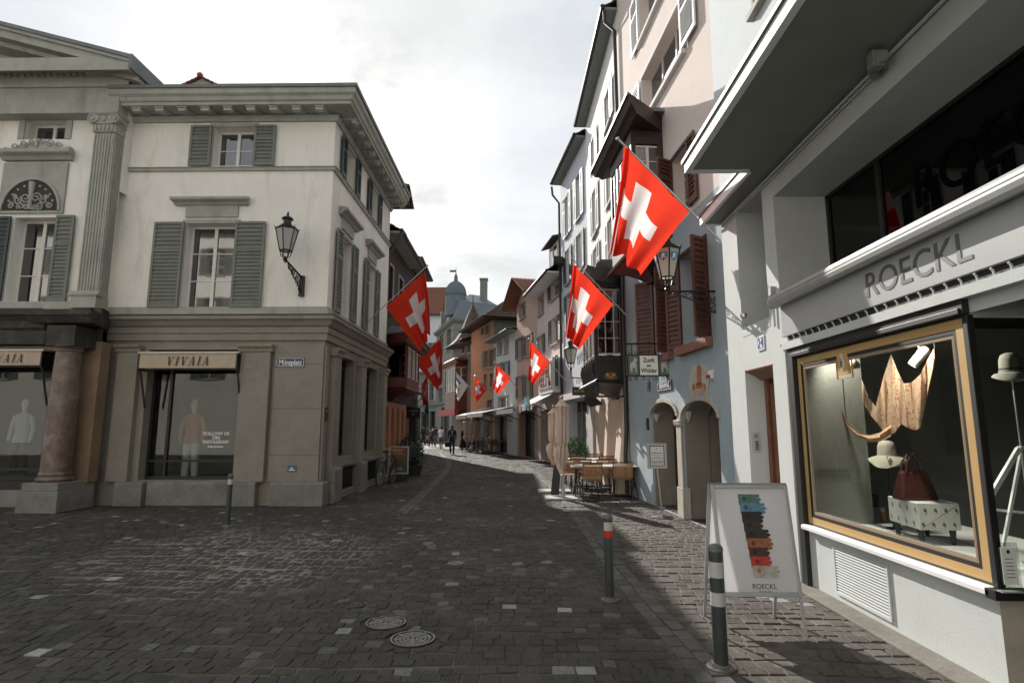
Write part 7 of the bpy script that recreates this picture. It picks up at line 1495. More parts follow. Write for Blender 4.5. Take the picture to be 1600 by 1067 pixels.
# ================================================================ PEOPLE
def person(label, u, v, H, face, top, bottom, hairm='hair', stride=.25, arms=(0, 0), extra=None, skirt=None, shirt=None, bag=None, cap=None, lean=0, short=False, shortsl=False):
    """face: heading angle; 0 looks towards the camera (-Y)"""
    p0 = gz(u, v); s = H/1.75; T = thing('person', label, 'person', p0); c, si = math.cos(face), math.sin(face)
    def X(x, y, z): return (x*c-y*si)*s, (x*si+y*c)*s, z*s      # local: -y is forward
    V = {}; names = []; rad = {}
    def jt(n, x, y, z, r): names.append(n); V[n] = X(x, y, z); rad[n] = r*s
    st = stride
    jt('pel', 0, 0, .96, .15); jt('sp', 0, -.01-lean*.3, 1.15, .145); jt('ch', 0, -lean*.6, 1.33, .17); jt('nk', 0, -.01-lean, 1.47, .06); jt('hd0', 0, -.03-lean, 1.58, .078); jt('hd1', 0, -.03-lean, 1.69, .07)
    E = [('pel', 'sp'), ('sp', 'ch'), ('ch', 'nk'), ('nk', 'hd0'), ('hd0', 'hd1')]
    for k, sd in (('L', -1), ('R', 1)):
        f = st*sd; a = arms[0 if sd < 0 else 1]
        jt('sh'+k, .18*sd, -lean*.8, 1.40, .078); jt('el'+k, .22*sd, f*.35-a*.1, 1.14, .060); jt('wr'+k, .22*sd, f*.5-.04-a*.32, .92+a*.2, .030); jt('hn'+k, .22*sd, f*.5-.05-a*.37, .85+a*.2, .034)
        jt('hp'+k, .09*sd, 0, .90, .11); jt('kn'+k, .10*sd, -f*.45-.02, .50, .078); jt('an'+k, .10*sd, -f*.9+(.10 if f < 0 else 0), .09+(.05 if f < 0 else 0), .055); jt('to'+k, .11*sd, -f*.9-.13+(.10 if f < 0 else 0), .035+(.02 if f < 0 else 0), .036)
        E += [('ch', 'sh'+k), ('sh'+k, 'el'+k), ('el'+k, 'wr'+k), ('wr'+k, 'hn'+k), ('pel', 'hp'+k), ('hp'+k, 'kn'+k), ('kn'+k, 'an'+k), ('an'+k, 'to'+k)]
    me = bpy.data.meshes.new('sk'); me.from_pydata([V[n] for n in names], [(names.index(a), names.index(b)) for a, b in E], [])
    bm = bmesh.new(); bm.from_mesh(me); ly = bm.verts.layers.skin.verify(); bm.verts.ensure_lookup_table()
    for i, n in enumerate(names): bm.verts[i][ly].radius = (rad[n], rad[n]*(.72 if n in ('ch', 'sp', 'pel') else 1)); bm.verts[i][ly].use_root = (i == 0)
    bm.to_mesh(me); bm.free(); o = bpy.data.objects.new('sk', me); col.objects.link(o); o.modifiers.new('s', 'SKIN').use_smooth_shade = True; o.modifiers.new('d', 'SUBSURF').levels = 1
    bpy.context.view_layer.update(); dm = bpy.data.meshes.new_from_object(o.evaluated_get(bpy.context.evaluated_depsgraph_get())); bpy.data.objects.remove(o)
    vs = [tuple(v.co) for v in dm.vertices]; fs = [tuple(p.vertices) for p in dm.polygons]
    m = MB(); m.v = [(x+p0.x, y+p0.y, z) for x, y, z in vs]; m.f = fs; m.mi = []
    zz = lambda f: sum(vs[i][2] for i in f)/len(f)/s
    for f in fs:
        z = zz(f); cx = sum(vs[i][0] for i in f)/len(f)/s; cy = sum(vs[i][1] for i in f)/len(f)/s; lx = cx*c+cy*si
        if z > 1.50: k = 0
        elif abs(lx) > .165 and z < (1.22 if short else .93): k = 0
        elif z > .93 or (abs(lx) > .165 and z > .9): k = 1
        elif z < .09: k = 3
        elif shortsl and z < .5: k = 0
        else: k = 2
        m.mi.append(k)
    # fingers, merged into the same body mesh
    for k in ('L', 'R'):
        h = Vector(V['hn'+k]); sd = -1 if k == 'L' else 1
        for q in range(5):
            o1 = Vector(X((-.02+.011*q), 0, 0)); L_ = (.05, .075, .082, .075, .06)[q]*s; a = h+o1*0+Vector(X(0, -.02+.012*q, -.02)); b = a+Vector(X(.012*-sd, -.006, -L_/s*.6)); d_ = b+Vector(X(.014*-sd, -.004, -L_/s*.4)); m.cur = 0
            m.tube([Vector(x)+p0 for x in (a, b, d_)], [.009*s, .008*s, .006*s], 5)
    # nose, ears
    hd = Vector(V['hd0'])+p0; m.cur = 0; nz = Vector(X(0, -.095, .03)); m.tube([hd+Vector(X(0, -.07, .055)), hd+Vector(X(0, -.098, .02)), hd+Vector(X(0, -.07, .01))], [.008, .014, .008], 5)
    for sd in (-1, 1): m.lathe(hd+Vector(X(.078*sd, 0, .03)), [(0, -.03*s), (.016*s, 0), (0, .03*s)], 6)
    B = obj('body', m, [M['skin'], top, bottom, M['shoe']], T, smooth=80)
    e = MB()
    for sd in (-1, 1): e.lathe(hd+Vector(X(.028*sd, -.072, .045)), [(0, -.006), (.009, 0), (0, .006)], 6)
    e.tube([hd+Vector(X(-.02, -.074, -.02)), hd+Vector(X(.02, -.074, -.02))], .004, 4); obj('face_features', e, M['hair'], B)
    # hair
    m = MB(); hc = hd+Vector(X(0, .012, .065)); m.lathe(hc, [(.087*s, -.03*s), (.092*s, .0), (.085*s, .045*s), (.06*s, .078*s), (.0, .09*s)], 14)
    bk = hd+Vector(X(0, .045, .02)); m.lathe(bk, [(.0, -.07*s), (.055*s, -.05*s), (.07*s, .0), (.06*s, .05*s), (0, .08*s)], 12)
    if cap: m2 = MB().lathe(hd+Vector(X(0, 0, .075)), [(.093*s, -.02), (.095*s, .02), (.07*s, .065), (0, .08)], 14); m2.lathe(hd+Vector(X(0, -.08, .065)), [(.0, -.006), (.07*s, 0), (0, .006)], 12); obj('cap', m2, cap, T, smooth=60)
    else: obj('hair', m, M[hairm], B, smooth=60)
    if skirt:
        m = MB(); n = 22; g = []
        for j, (z, r, rr) in enumerate(skirt):
            g.append([Vector(X((r+rr*math.sin(i*2*math.pi/n*5+j))*math.cos(2*math.pi*i/n), (r*.7+rr*math.sin(i*2*math.pi/n*5+j))*math.sin(2*math.pi*i/n), z))+p0 for i in range(n+1)])
        obj('skirt', MB().sheet(g), top, T, smooth=70)
    if shirt:
        m = MB(); a = [Vector(X(x, y-lean*.8, z))+p0 for x, y, z in ((-.045, -.108, 1.42), (.045, -.108, 1.42), (.012, -.118, 1.1), (-.012, -.118, 1.1))]; b = [Vector(X(x, y-lean*.8, z))+p0 for x, y, z in ((-.045, -.09, 1.42), (.045, -.09, 1.42), (.012, -.09, 1.1), (-.012, -.09, 1.1))]; m.hexa(b+a); obj('shirt_front', m, shirt, B)
        m = MB(); g = []                                   # jacket hem
        for z, r in ((1.08, .155), (.95, .175), (.80, .185)): g.append([Vector(X(r*math.cos(2*math.pi*i/18), r*.72*math.sin(2*math.pi*i/18), z))+p0 for i in range(19)])
        obj('jacket_hem', MB().sheet(g), top, T, smooth=70)
    if bag:
        hn = Vector(V['hn'+bag[0]])+p0+Vector((0, 0, -.05)); T2 = thing('briefcase' if bag[1] == 'case' else 'shoulder_bag', bag[2], 'bag', hn)
        w_, h_ = bag[3]; cx, cy = hn.x, hn.y
        obj('bag_body', MB().box(cx-.05, cx+.05, cy-w_/2, cy+w_/2, hn.z-h_-.05, hn.z-.05) if bag[4] else MB().box(cx-w_/2, cx+w_/2, cy-.05, cy+.05, hn.z-h_-.05, hn.z-.05), M['blackframe'], T2, bevel=.015); obj('handle', MB().tube([(cx-.06, cy, hn.z-.05), (cx-.05, cy, hn.z+.02), (cx+.05, cy, hn.z+.02), (cx+.06, cy, hn.z-.05)], .01, 6), M['blackframe'], T2)
    return T
person('man in a dark suit and pale blue shirt walking towards the camera', 706, 710, 1.78, R(5), M['navy'], M['navy'], shirt=M['shirt'], stride=.28, bag=('L', 'case', 'black briefcase carried by the man in the dark suit', (.40, .30), False))
person('person in a white T-shirt and dark shorts walking away up the street', 689, 702, 1.74, R(180), M['whitecl'], M['greycl'], short=True, shortsl=True, stride=.3, arms=(.8, .8))
person('woman in a long black coat dress walking near the cafe', 725, 705, 1.72, R(200), M['darkcloth'], M['darkcloth'], skirt=[(1.3, .16, 0), (1.0, .19, .01), (.7, .25, .02), (.4, .31, .03), (.22, .34, .035)], stride=.2)
T = person('person with a pale cap pushing a bicycle beside the cafe', 737, 705, 1.72, R(70), M['greycl'], M['greycl'], cap=M['whitecl'], arms=(1, 1), lean=.06, stride=.25)
for i, (u, v, fc, tp, lb) in enumerate(((661, 694, 30, 'darkcloth', 'leftmost dark clothed person of the group on the left of the street'), (667, 697, 100, 'darkcloth', 'person in black in the middle of the group on the left'), (673, 698, 200, 'greycl', 'short person in grey in the group on the left'), (680, 698, 160, 'navy', 'rightmost person of the group, in navy, on the left of the street'))):
    person(lb, u, v, (1.8, 1.75, 1.6, 1.78)[i], R(fc), M[tp], M['darkcloth' if i != 3 else 'greycl'], stride=.1)
person('distant person in black near the far stone wall, left', 654, 688, 1.75, 0, M['darkcloth'], M['darkcloth'], stride=.1); person('distant person with a white top by the far dark doorway', 676, 689, 1.75, 0, M['whitecl'], M['darkcloth'], stride=.15)

# ================================================================ BICYCLES
def bike(label, p, ang, s=1, name='bicycle', lean=0):
    T = thing(name, label, 'bicycle', p); mx = Matrix.Translation(p)@Matrix.Rotation(ang, 4, 'Z')@Matrix.Rotation(lean, 4, 'X')@Matrix.Scale(s, 4)
    X = lambda x, z, y=0: mx@Vector((x, y, z)); r = .34
    for wx in (-.52, .52):
        m = MB(); m.tube([X(wx+r*math.cos(a*math.pi/14), r+r*math.sin(a*math.pi/14)) for a in range(29)], .018*s, 6, cap=False); ty = obj('wheel', m, M['letter'], T, smooth=60)
        m = MB(); m.tube([X(wx+(r-.025)*math.cos(a*math.pi/14), r+(r-.025)*math.sin(a*math.pi/14)) for a in range(29)], .007*s, 4, cap=False)
        for k in range(14): a = k*math.pi/7; m.tube([X(wx, r), X(wx+(r-.025)*math.cos(a), r+(r-.025)*math.sin(a))], .0022*s, 3)
        m.tube([X(wx, r, -.04), X(wx, r, .04)], .02*s, 6); obj('rim', m, M['alu'], ty)
    m = MB(); bb, st_, hd1, hd0 = X(-.08, .30), X(-.24, .82), X(.33, .86), X(.37, .70)
    for a, b, rr in ((bb, st_, .017), (bb, hd0, .019), (X(-.21, .74), hd1, .016), (hd1, hd0, .02)): m.tube([a, b], rr*s, 6)
    for sd in (-.05, .05): m.tube([bb, X(-.52, r, sd)], .010*s, 5); m.tube([X(-.22, .76), X(-.52, r, sd)], .009*s, 5); m.tube([hd0, X(.42, .64, sd), X(.52, r, sd)], .011*s, 5)
    obj('frame', m, mat('bike_frame', (.03, .03, .035), .35), T, smooth=60)
    m = MB(); m.tube([st_, X(-.27, .93)], .012*s, 6); m.hexa([X(-.40, .93, -.07), X(-.14, .93, -.02), X(-.14, .93, .02), X(-.40, .93, .07), X(-.40, .98, -.07), X(-.14, .97, -.02), X(-.14, .97, .02), X(-.40, .98, .07)]); obj('saddle', m, M['letter'], T, bevel=.01)
    m = MB(); m.tube([hd1, X(.30, .98)], .012*s, 6); m.tube([X(.22, 1.0, -.28), X(.30, .99, -.12), X(.30, .98, 0), X(.30, .99, .12), X(.22, 1.0, .28)], .011*s, 6); obj('handlebar', m, M['alu'], T, smooth=60)
    m = MB(); m.lathe((0, 0, 0), [(.09*s, -.004), (.09*s, .004)], 14, Matrix.Translation(bb)@Matrix.Rotation(ang, 4, 'Z')@Matrix.Rotation(R(90), 4, 'X')); m.tube([bb+(X(0, 0, .05)-X(0, 0)), X(-.02, .14, .06)], .009, 5); m.tube([bb-(X(0, 0, .05)-X(0, 0)), X(-.14, .46, -.06)], .009, 5); obj('crank', m, M['alu'], T)
    m = MB(); m.fb if 0 else None; m.tube([X(-.62, .72, 0), X(-.3, .74, 0)], .012, 5); m.tube([X(-.55, .72, 0), X(-.52, r, .06)], .006, 4); obj('rack', m, M['alu'], T)
    return T
pbk = gz(601, 757); bike('dark city bicycle leaning against the side of the corner building', Vector((pbk.x-.0, pbk.y+.15, 0)), R(82), 1.0, lean=R(6))
pc_ = gz(748, 706); bike('bicycle being pushed by the person with the pale cap', Vector((pc_.x, pc_.y, 0)), R(160))

# ================================================================ POSTER BOARDS, PLANTERS
def poster(label, corners, foot_v, cols, m_, Yv):
    A = [oY(u, v, Yv) for u, v in corners]; x0, x1 = min(p.x for p in A), max(p.x for p in A); z0, z1 = min(p.z for p in A), max(p.z for p in A)
    T = thing('poster_board', label, 'poster board', ((x0+x1)/2, Yv, 0), 'poster boards on the left pavement'); F = Frame((x0, Yv), (x1, Yv)); m = MB(); rg4(m, F, 0, F.L, z0, z1, .035, -.03, .03); f = obj('frame', m, M['alu'], T, bevel=.004)
    obj('poster', MB().fb(F, .03, F.L-.03, -.01, .012, z0+.03, z1-.03), m_, f); m = MB()
    for w_, z in ((.6, .88), (.42, .78), (.5, .70), (.35, .2), (.5, .14)): m.fb(F, F.L*(.5-w_/2), F.L*(.5+w_/2), .0125, .014, z0+(z1-z0)*z, z0+(z1-z0)*z+.025)
    obj('text_lines', m, mat('poster_text', (.4, .3, .15), .8), f)
    m = MB(); 
    if z0 > .3: m.fb(F, .0, .04, -.03, .03, 0, z0); m.fb(F, F.L-.04, F.L, -.03, .03, 0, z0); m.tube([F.P(.02, -.02, z0), F.P(.02, -.4, .02)], .015, 4)
    m.fb(F, .05, F.L-.05, -.3, .02, 0, max(.04, z0-.02)) if z0 < .45 else None
    obj('stand', m, M['blackframe'] if z0 < .45 else M['alu'], T); return T
def gradmat(name, c0, c1, z0, z1):
    m = mat(name, c0, .5); t = m.node_tree; L = t.links.new; tcn = N(t, 'ShaderNodeNewGeometry'); s = N(t, 'ShaderNodeSeparateXYZ'); L(tcn.outputs['Position'], s.inputs[0]); n = N(t, 'ShaderNodeTexNoise'); setin(n, Scale=5.0, Detail=5.0); L(tcn.outputs['Position'], n.inputs['Vector'])
    a = N(t, 'ShaderNodeMath', operation='MULTIPLY_ADD'); L(n.outputs['Fac'], a.inputs[0]); a.inputs[1].default_value = .5; L(s.outputs[2], a.inputs[2]); r = N(t, 'ShaderNodeMapRange'); L(a.outputs[0], r.inputs[0]); r.inputs[1].default_value = z0+.2; r.inputs[2].default_value = z1+.2
    x = N(t, 'ShaderNodeMix', data_type='RGBA'); L(r.outputs[0], x.inputs[0]); x.inputs[6].default_value = (*c1, 1); x.inputs[7].default_value = (*c0, 1); L(x.outputs[2], t.nodes['Principled BSDF'].inputs['Base Color']); return m
y1_ = gz(626, 752).y; poster('framed red and green poster board by the leaning bicycle', [(609, 697), (638, 740)], 0, 0, gradmat('red_green_poster', (.28, .045, .02), (.02, .07, .03), .5, 1.1), y1_)
y2_ = gz(655, 727).y-.5; poster('framed turquoise poster board standing behind the dark shrub', [(636, 690), (656, 718)], 0, 0, gradmat('turquoise_poster', (.10, .22, .28), (.03, .16, .14), .4, 1.2), y2_)
def shrub(T, c, r, h, m_, n=1400, seed=1, name='foliage'):
    q = random.Random(seed); m = MB()
    for i in range(n):
        a, b = q.uniform(0, 2*math.pi), q.uniform(-1, 1); k = q.uniform(.45, 1)**.5*(1+.22*math.sin(3*a+seed)*math.cos(4*b)); s_ = math.sqrt(1-b*b); p = Vector(c)+Vector((r*k*s_*math.cos(a), r*k*s_*math.sin(a), h*k*b)); d = Vector((q.uniform(-1, 1), q.uniform(-1, 1), q.uniform(-.3, 1))).normalized(); e = d.orthogonal().normalized(); l = q.uniform(.03, .06); w_ = l*.45; e.rotate(Matrix.Rotation(q.uniform(0, 6), 3, d))
        m.add([p, p+e*w_+d*l*.5, p+d*l, p-e*w_+d*l*.5], [(0, 1, 2, 3)])
    return obj(name, m, m_, T)
def planter(label, u, v, r, hb, hs, m_, seed=1, box=False, n=1400, cat='planter', y=None):
    p = gz(u, v) if y is None else Vector((*y, 0)); T = thing('planter', label, cat, p)
    obj('pot', MB().box(p.x-r*.8, p.x+r*.8, p.y-r*.8, p.y+r*.8, 0, hb) if box else MB().lathe(p, [(r*.65, 0), (r*.8, hb-.04), (r*.86, hb-.04), (r*.86, hb), (r*.75, hb), (r*.7, hb-.06)], 20), M['terra'], T, bevel=.01 if box else 0)
    shrub(T, (p.x, p.y, hb+hs*.8), r, hs, m_, n, seed); m = MB()
    for k in range(5): m.tube([(p.x, p.y, hb-.05), (p.x+r*.4*math.cos(k*1.3), p.y+r*.4*math.sin(k*1.3), hb+hs*.8)], [.02, .008], 5)
    obj('stems', m, M['brownw'], T); return T
planter('dark bushy shrub in a dark pot between the two left poster boards', 642, 742, .50, .35, .62, M['leafd'], 4, n=2200)
planter('small black tub with a low plant at the pink house door', 851, 716, .30, .55, .22, M['leaf'], 5, box=True)
planter('tall black tub with a dark narrow shrub left of the folded parasols', 866, 723, .30, .6, .85, M['leafd'], 6, n=1500)
planter('bright green leafy shrub behind the cafe tables', 900, 738, .48, .35, .50, M['leaf'], 7, n=3000)
fl_ = gz(945, 738); T = thing('flower_box', 'narrow box of red geraniums at the foot of the cream arches', 'flower box', fl_); obj('box', MB().box(fl_.x-.25, fl_.x+.75, fl_.y-.1, fl_.y+.1, .55, .75), M['terra'], T)
m = MB(); q = random.Random(2)
for i in range(160): m.lathe((fl_.x+q.uniform(-.25, .75), fl_.y+q.uniform(-.12, .12), .82+q.uniform(-.03, .1)), [(0, -.012), (.02, 0), (0, .012)], 5)
obj('flowers', m, M['redflower'], T); shrub(T, (fl_.x+.25, fl_.y, .8), .45, .1, M['leafd'], 500, 9); obj('legs', MB().box(fl_.x-.2, fl_.x-.15, fl_.y-.05, fl_.y+.05, 0, .55).box(fl_.x+.65, fl_.x+.7, fl_.y-.05, fl_.y+.05, 0, .55), M['black'], T)

# ================================================================ CAFE: parasols, tables, chairs
def parasol(label, p, ztop, zlow, r, s=1, seed=1, base=True, grp='folded parasols', pole=.02, n=40):
    T = thing('folded_parasol', label, 'parasol', p, grp); q = random.Random(seed)
    obj('pole', MB().tube([(p.x, p.y, .02), (p.x, p.y, ztop-.05)], pole, 10), M['alu'], T)
    H = ztop-zlow; prof = [(.0, .03), (.04, .30), (.10, .75), (.115, 1.0), (.118, .80), (.30, .74), (.50, .70), (.60, .62), (.635, .50), (.65, .50), (.69, .64), (.76, .76), (.84, .70), (.91, .55), (.97, .34), (1.0, .22)]
    ph = [q.uniform(0, 6) for _ in range(4)]; g = []
    for k, (t, rr) in enumerate(prof):
        row = []
        for i in range(n*2+1):
            a = 2*math.pi*i/(n*2); pl_ = (.34*(1-2*abs(((a*8/6.283+ph[0]+t*.5) % 1)-.5)*2)*.8+.14*math.sin(13*a+ph[1]+3*t))*min(1, t*5)*(1.0 if t < .6 else 1.35)
            if t > .75: pl_ += .35*(t-.75)/.25*math.sin(2*a+ph[2])
            R_ = r*rr*(1+pl_); zz_ = ztop-t*H+(.05*H*math.sin(3*a+ph[3]) if t > .9 else 0); row.append((p.x+R_*math.cos(a)+(.03*math.sin(ph[2]) if t > .65 else 0), p.y+R_*math.sin(a), zz_))
        g.append(row)
    cv = obj('canopy', MB().sheet(g), M['parasol'], T, smooth=75)
    obj('tie_strap', MB().lathe((p.x, p.y, 0), [(r*.66, ztop-.66*H), (r*.66, ztop-.63*H)], 20, cap=False), M['canvas'], cv)
    obj('finial', MB().lathe((p.x, p.y, ztop), [(.02, -.03), (.035, 0), (.04, .03), (.015, .05), (.012, .08), (0, .09)], 10), M['chairw'], T, smooth=50)
    if base: m = MB().box(p.x-.42*s, p.x+.42*s, p.y-.3*s, p.y+.3*s, .005, .045); m.lathe(p, [(.05, .045), (.05, .25), (.0, .25)], 12); obj('base', m, mat('concrete_base', (.42, .42, .4), .8, var=.1, vs=5), T, bevel=.006)
    return T
p1 = gz(880, 779); z1t, z1l = oY(879, 622, p1.y).z, oY(880, 735, p1.y).z
parasol('beige folded parasol on a steel pole, the nearer and taller of the pair', p1, z1t, z1l, .18, seed=1)
p2 = gz(866, 768); z2t, z2l = oY(863, 636, p2.y).z, oY(863, 722, p2.y).z
T = parasol('beige folded parasol behind left, the lower of the near pair', p2, z2t, z2l, .165, seed=5)
m = MB(); q0, q1 = gz(865, 777), oY(873, 728, p1.y-.05); pp = gz(867, 777); 
br = tag(obj('leaning_board', MB().hexa([(pp.x-.10, pp.y, .06), (pp.x+.10, pp.y, .06), (pp.x+.10, pp.y+.04, .06), (pp.x-.10, pp.y+.04, .06), (q1.x-.10, pp.y+.08, q1.z), (q1.x+.08, pp.y+.08, q1.z), (q1.x+.08, pp.y+.12, q1.z), (q1.x-.10, pp.y+.12, q1.z)]), M['blackframe'], loc=(pp.x, pp.y, .06), bevel=.004), 'dark narrow board leaning against the nearer folded parasol', 'board')
for k, (u, vt, vb, v0, lb) in enumerate(((729, 656, 690, 703, 'leftmost of the four far folded parasols'), (737, 657, 690, 702, 'second from left of the four far folded parasols'), (744, 657, 688, 702, 'third from left of the four far folded parasols'), (760, 656, 682, 700, 'rightmost of the four far folded parasols, standing apart'))):
    Yp = 40-k*.4; pq = oY(u, 700, Yp); pq.z = 0; parasol(lb, pq, oY(u, vt, Yp).z, oY(u, vb, Yp).z, .30, seed=k+3, grp='far folded parasols by the cafe awning', base=False, pole=.03, n=14)
def chair_make(label):
    T = thing('cafe_chair', label, 'chair', (0, 0, 0), 'wooden slatted cafe chairs'); W_ = .215     # seat faces +Y, backrest at -Y
    m = MB()
    for sd in (-1, 1):
        x = W_*sd; m.tube([(x, -.26, 0), (x, -.20, .22), (x, -.21, .44), (x, -.29, .86)], .014, 6); m.tube([(x, .24, 0), (x, .12, .25), (x, -.20, .45)], .010, 6); m.tube([(x, .18, .44), (x, -.22, .44)], .011, 6); m.tube([(x, -.22, .2), (x, .14, .44)], .008, 5)
        m.tube([(x, -.22, .64), (x*1.08, .0, .66), (x*1.05, .15, .62), (x, .16, .45)], .009, 5)
    for y, z in ((-.26, .03), (.22, .03), (-.285, .85)): m.tube([(-W_, y, z), (W_, y, z)], .010, 6)
    obj('metal_frame', m, M['black'], T)
    m = MB()
    for k in range(7): y = -.19+.058*k; z = .452; m.box(-W_, W_, y, y+.048, z, z+.014)
    s_ = obj('seat', m, M['chairw'], T)
    m = MB()
    for k in range(9): z = .50+.038*k; y = -.215-.08*(z-.44)/.42; m.box(-W_-.012, W_+.012, y-.012, y+.002, z, z+.028)
    obj('backrest', m, M['chairw'], T); return T
ch0 = chair_make('slatted cafe chair with its back to the camera, front left')
tb = []
def table(label, c, w_, d_):
    T = thing('cafe_table', label, 'table', c, 'white cafe tables'); obj('table_top', MB().box(c.x-w_, c.x+w_, c.y-d_, c.y+d_, .72, .75), M['tablew'], T, bevel=.004); obj('edge', MB().box(c.x-w_-.006, c.x+w_+.006, c.y-d_-.006, c.y+d_+.006, .722, .735), M['alu'], T); m = MB()
    for sx_ in (-1, 1):
        for sy in (-1, 1): m.tube([(c.x+sx_*(w_-.08), c.y+sy*(d_-.06), 0), (c.x+sx_*(w_-.16), c.y-sy*(d_-.08), .72)], .012, 6)
    obj('legs', m, M['black'], T)
ca, cbp = gz(924, 783), gz(971, 780)
T1 = Vector(((ca.x+cbp.x)/2+.05, ca.y+.75, 0)); table('white cafe table nearest the camera with four chairs', T1, .82, .34)
table('second white cafe table, between the front and the back one', T1+Vector((.0, 1.55, 0)), .78, .34); table('rearmost white cafe table near the green shrub', T1+Vector((-.1, 3.0, 0)), .7, .34)
ch0.location = (ca.x, ca.y+.1, 0); ch0.rotation_euler.z = R(4); 
spots = [(cbp.x+.05, cbp.y+.1, -6, 'slatted cafe chair with its back to the camera, front right'), (T1.x-.42, T1.y+.55, 183, 'cafe chair on the far left side of the nearest table'), (T1.x+.42, T1.y+.55, 176, 'cafe chair on the far right side of the nearest table'),
 (T1.x-.75, T1.y+.95, 2, 'cafe chair at the left near side of the second table'), (T1.x+.15, T1.y+.98, -4, 'cafe chair at the right near side of the second table'), (T1.x-.4, T1.y+2.1, 180, 'cafe chair at the far left of the second table'), (T1.x+.4, T1.y+2.12, 178, 'cafe chair at the far right of the second table'), (T1.x-.5, T1.y+3.55, 184, 'cafe chair at the left of the rearmost table'), (T1.x+.25, T1.y+3.55, 178, 'cafe chair at the right of the rearmost table')]
for x, y, a, lb in spots: dup(ch0, (x, y, 0), R(a), lb)
mc = T1+Vector((.78, .0, 0)); tag(obj('menu_card', MB().hexa([(mc.x-.06, mc.y-.12, .752), (mc.x-.05, mc.y-.12, .752), (mc.x-.05, mc.y+.12, .752), (mc.x-.06, mc.y+.12, .752), (mc.x+.06, mc.y-.12, 1.02), (mc.x+.07, mc.y-.12, 1.02), (mc.x+.07, mc.y+.12, 1.02), (mc.x+.06, mc.y+.12, 1.02)]), M['white'], loc=mc), 'white menu card leaning at the wall end of the nearest cafe table', 'menu card')
# far cafe: awnings, tables, chairs
def fawn(label, F, s0, s1, t, z1, z0, m_, extra=None):
    T = thing('cafe_awning', label, 'awning', F.P((s0+s1)/2, 0, z1), 'awnings over the far shopfronts'); m = MB(); m.hexa([F.P(s0, t, z0), F.P(s1, t, z0), F.P(s1, 0, z1), F.P(s0, 0, z1), F.P(s0, t, z0+.03), F.P(s1, t, z0+.03), F.P(s1, 0, z1+.03), F.P(s0, 0, z1+.03)]); m.fb(F, s0, s1, t, t+.02, z0-.22, z0+.03); obj('canvas', m, m_, T); m = MB(); m.tube([F.P(s0+.1, t-.05, z0), F.P(s0+.1, .02, z0-.5)], .025, 5); m.tube([F.P(s1-.1, t-.05, z0), F.P(s1-.1, .02, z0-.5)], .025, 5); obj('arms', m, M['black'], T); return T
wa = mat('white_awning', (.62, .62, .6), .8, trans=.2)
fawn('grey white awning over the far cafe before the orange house', F2, 3.2, 6.2, 1.9, 3.0, 2.45, wa); fawn('flat pale canopy over the shop of the salmon house', D2, .2, 3.8, 1.3, 2.75, 2.6, wa); fawn('pale awning of the narrow grey house', E2, .3, 5.0, 1.9, 2.9, 2.5, wa)
aC = fawn('white awning with a turquoise disc on the pale pink house', C2, .8, 4.8, 1.3, 3.3, 2.65, wa); bx = aC
AFm = Frame(C2.P(.8, 1.32, 0).xy, C2.P(4.8, 1.32, 0).xy); m = MB(); m.lathe((0, 0, 0), [(.32, 0), (.32, .01), (0, .01)], 24, AFm.mat(2.6, .015, 2.75)); obj('turquoise_disc', m, mat('turquoise', (.03, .38, .50), .6), aC); m = MB(); m.lathe((0, 0, 0), [(.3, 0), (.3, .01), (0, .01)], 24, AFm.mat(3.3, .015, 2.78)); obj('green_disc', m, mat('deep_green', (.01, .12, .10), .6), aC); m = MB(); m.lathe((0, 0, 0), [(.25, 0), (.25, .01), (0, .01)], 24, AFm.mat(1.2, .015, 2.55)); obj('ochre_disc', m, M['gold'], aC)
fch = [(46.0-.6, -1.9-1.2), (43, -3.6), (41.5, -2.9), (40, -2.6), (42, -2.3), (39.2, -1.7)]
labs = ['far cafe chair farthest up the street under the awning', 'far cafe chair beside the pushed bicycle', 'far cafe chair between the folded parasols', 'far cafe chair left of the nearest far table', 'far cafe chair close to the orange house wall', 'far cafe chair nearest the camera under the awnings']
for k, (y, x) in enumerate(fch): c = dup(ch0, (x, y, 0), R(40*k), labs[k]); c['group'] = 'chairs of the far cafe'
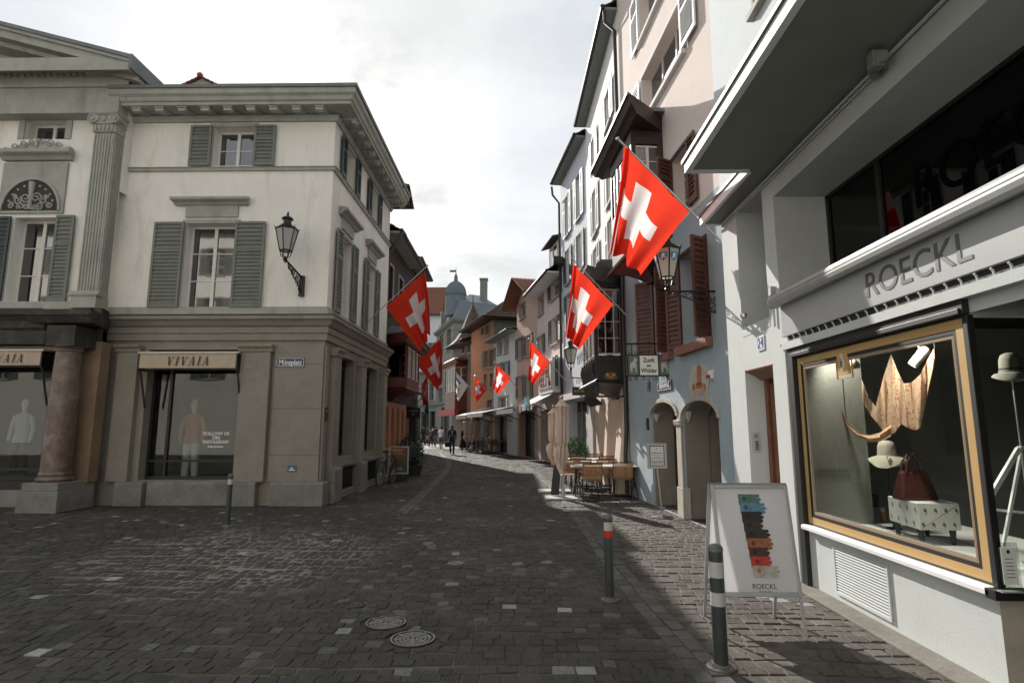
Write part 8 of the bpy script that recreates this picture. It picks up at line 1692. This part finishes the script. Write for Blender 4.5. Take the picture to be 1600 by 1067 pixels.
for k, (y, x) in enumerate(((42.3, -3.1), (40.6, -2.1), (38.6, -1.6))): T = table(['far cafe table beside the pushed bicycle', 'middle far cafe table under the awnings', 'nearest of the far cafe tables'][k], Vector((x, y, 0)), .4, .35)
# small wall lantern far right + box lamp
lt2 = thing('wall_lantern', 'small black street lantern on an arm left of the black oriel', 'street lamp', (2.5, 20, 3.6)); yl = 19.5; c = oY(892, 575, yl); lantern(lt2, (c.x, yl, c.z), 1.15, 'lampglassd'); wx = 2.6
m = MB(); m.tube([(c.x, yl, c.z-.02), (c.x, yl, c.z-.32), (wx, yl, c.z-.38)], .02, 6); scroll(m, (c.x+.25, yl, c.z-.47), Vector((1, 0, 0)), UP3, .1, th=.01); scroll(m, (c.x+.5, yl, c.z-.5), Vector((1, 0, 0)), UP3, .12, th=.01); obj('bracket', m, M['black'], lt2)
c = oY(873, 408, 25); T = thing('box_floodlight', 'black box shaped lamp high on the corner of the bluish house', 'lamp', c); obj('housing', MB().hexa([(c.x-.25, 24.8, c.z-.12), (c.x+.2, 24.8, c.z-.2), (c.x+.2, 25.2, c.z-.2), (c.x-.25, 25.2, c.z-.12), (c.x-.25, 24.8, c.z+.2), (c.x+.2, 24.8, c.z+.15), (c.x+.2, 25.2, c.z+.15), (c.x-.25, 25.2, c.z+.2)]), M['blackframe'], T, bevel=.02); obj('arm', MB().tube([(c.x+.2, 25, c.z), (2.0, 25.1, c.z)], .03, 6), M['black'], T)
c = oY(908, 612, 19.3); T = thing('gilt_shop_sign', 'small dark shop sign with gilt letters left of the black oriel', 'shop sign', c); F_ = Frame((c.x-.3, 19.3), (c.x+.3, 19.3)); obj('panel', MB().fb(F_, 0, .6, 0, .04, c.z-.12, c.z+.16), M['blackframe'], T); m = MB()
for k in range(5): scroll(m, F_.P(.1+.1*k, .042, c.z+.02), F_.d, UP3, .05, sgn=1 if k % 2 else -1, a0=k, th=.008, k=10)
obj('gilt_script', m, M['gold'], T); obj('bracket', MB().tube([(c.x, 19.3, c.z+.16), (2.6, 19.4, c.z+.2)], .012, 5), M['black'], T)
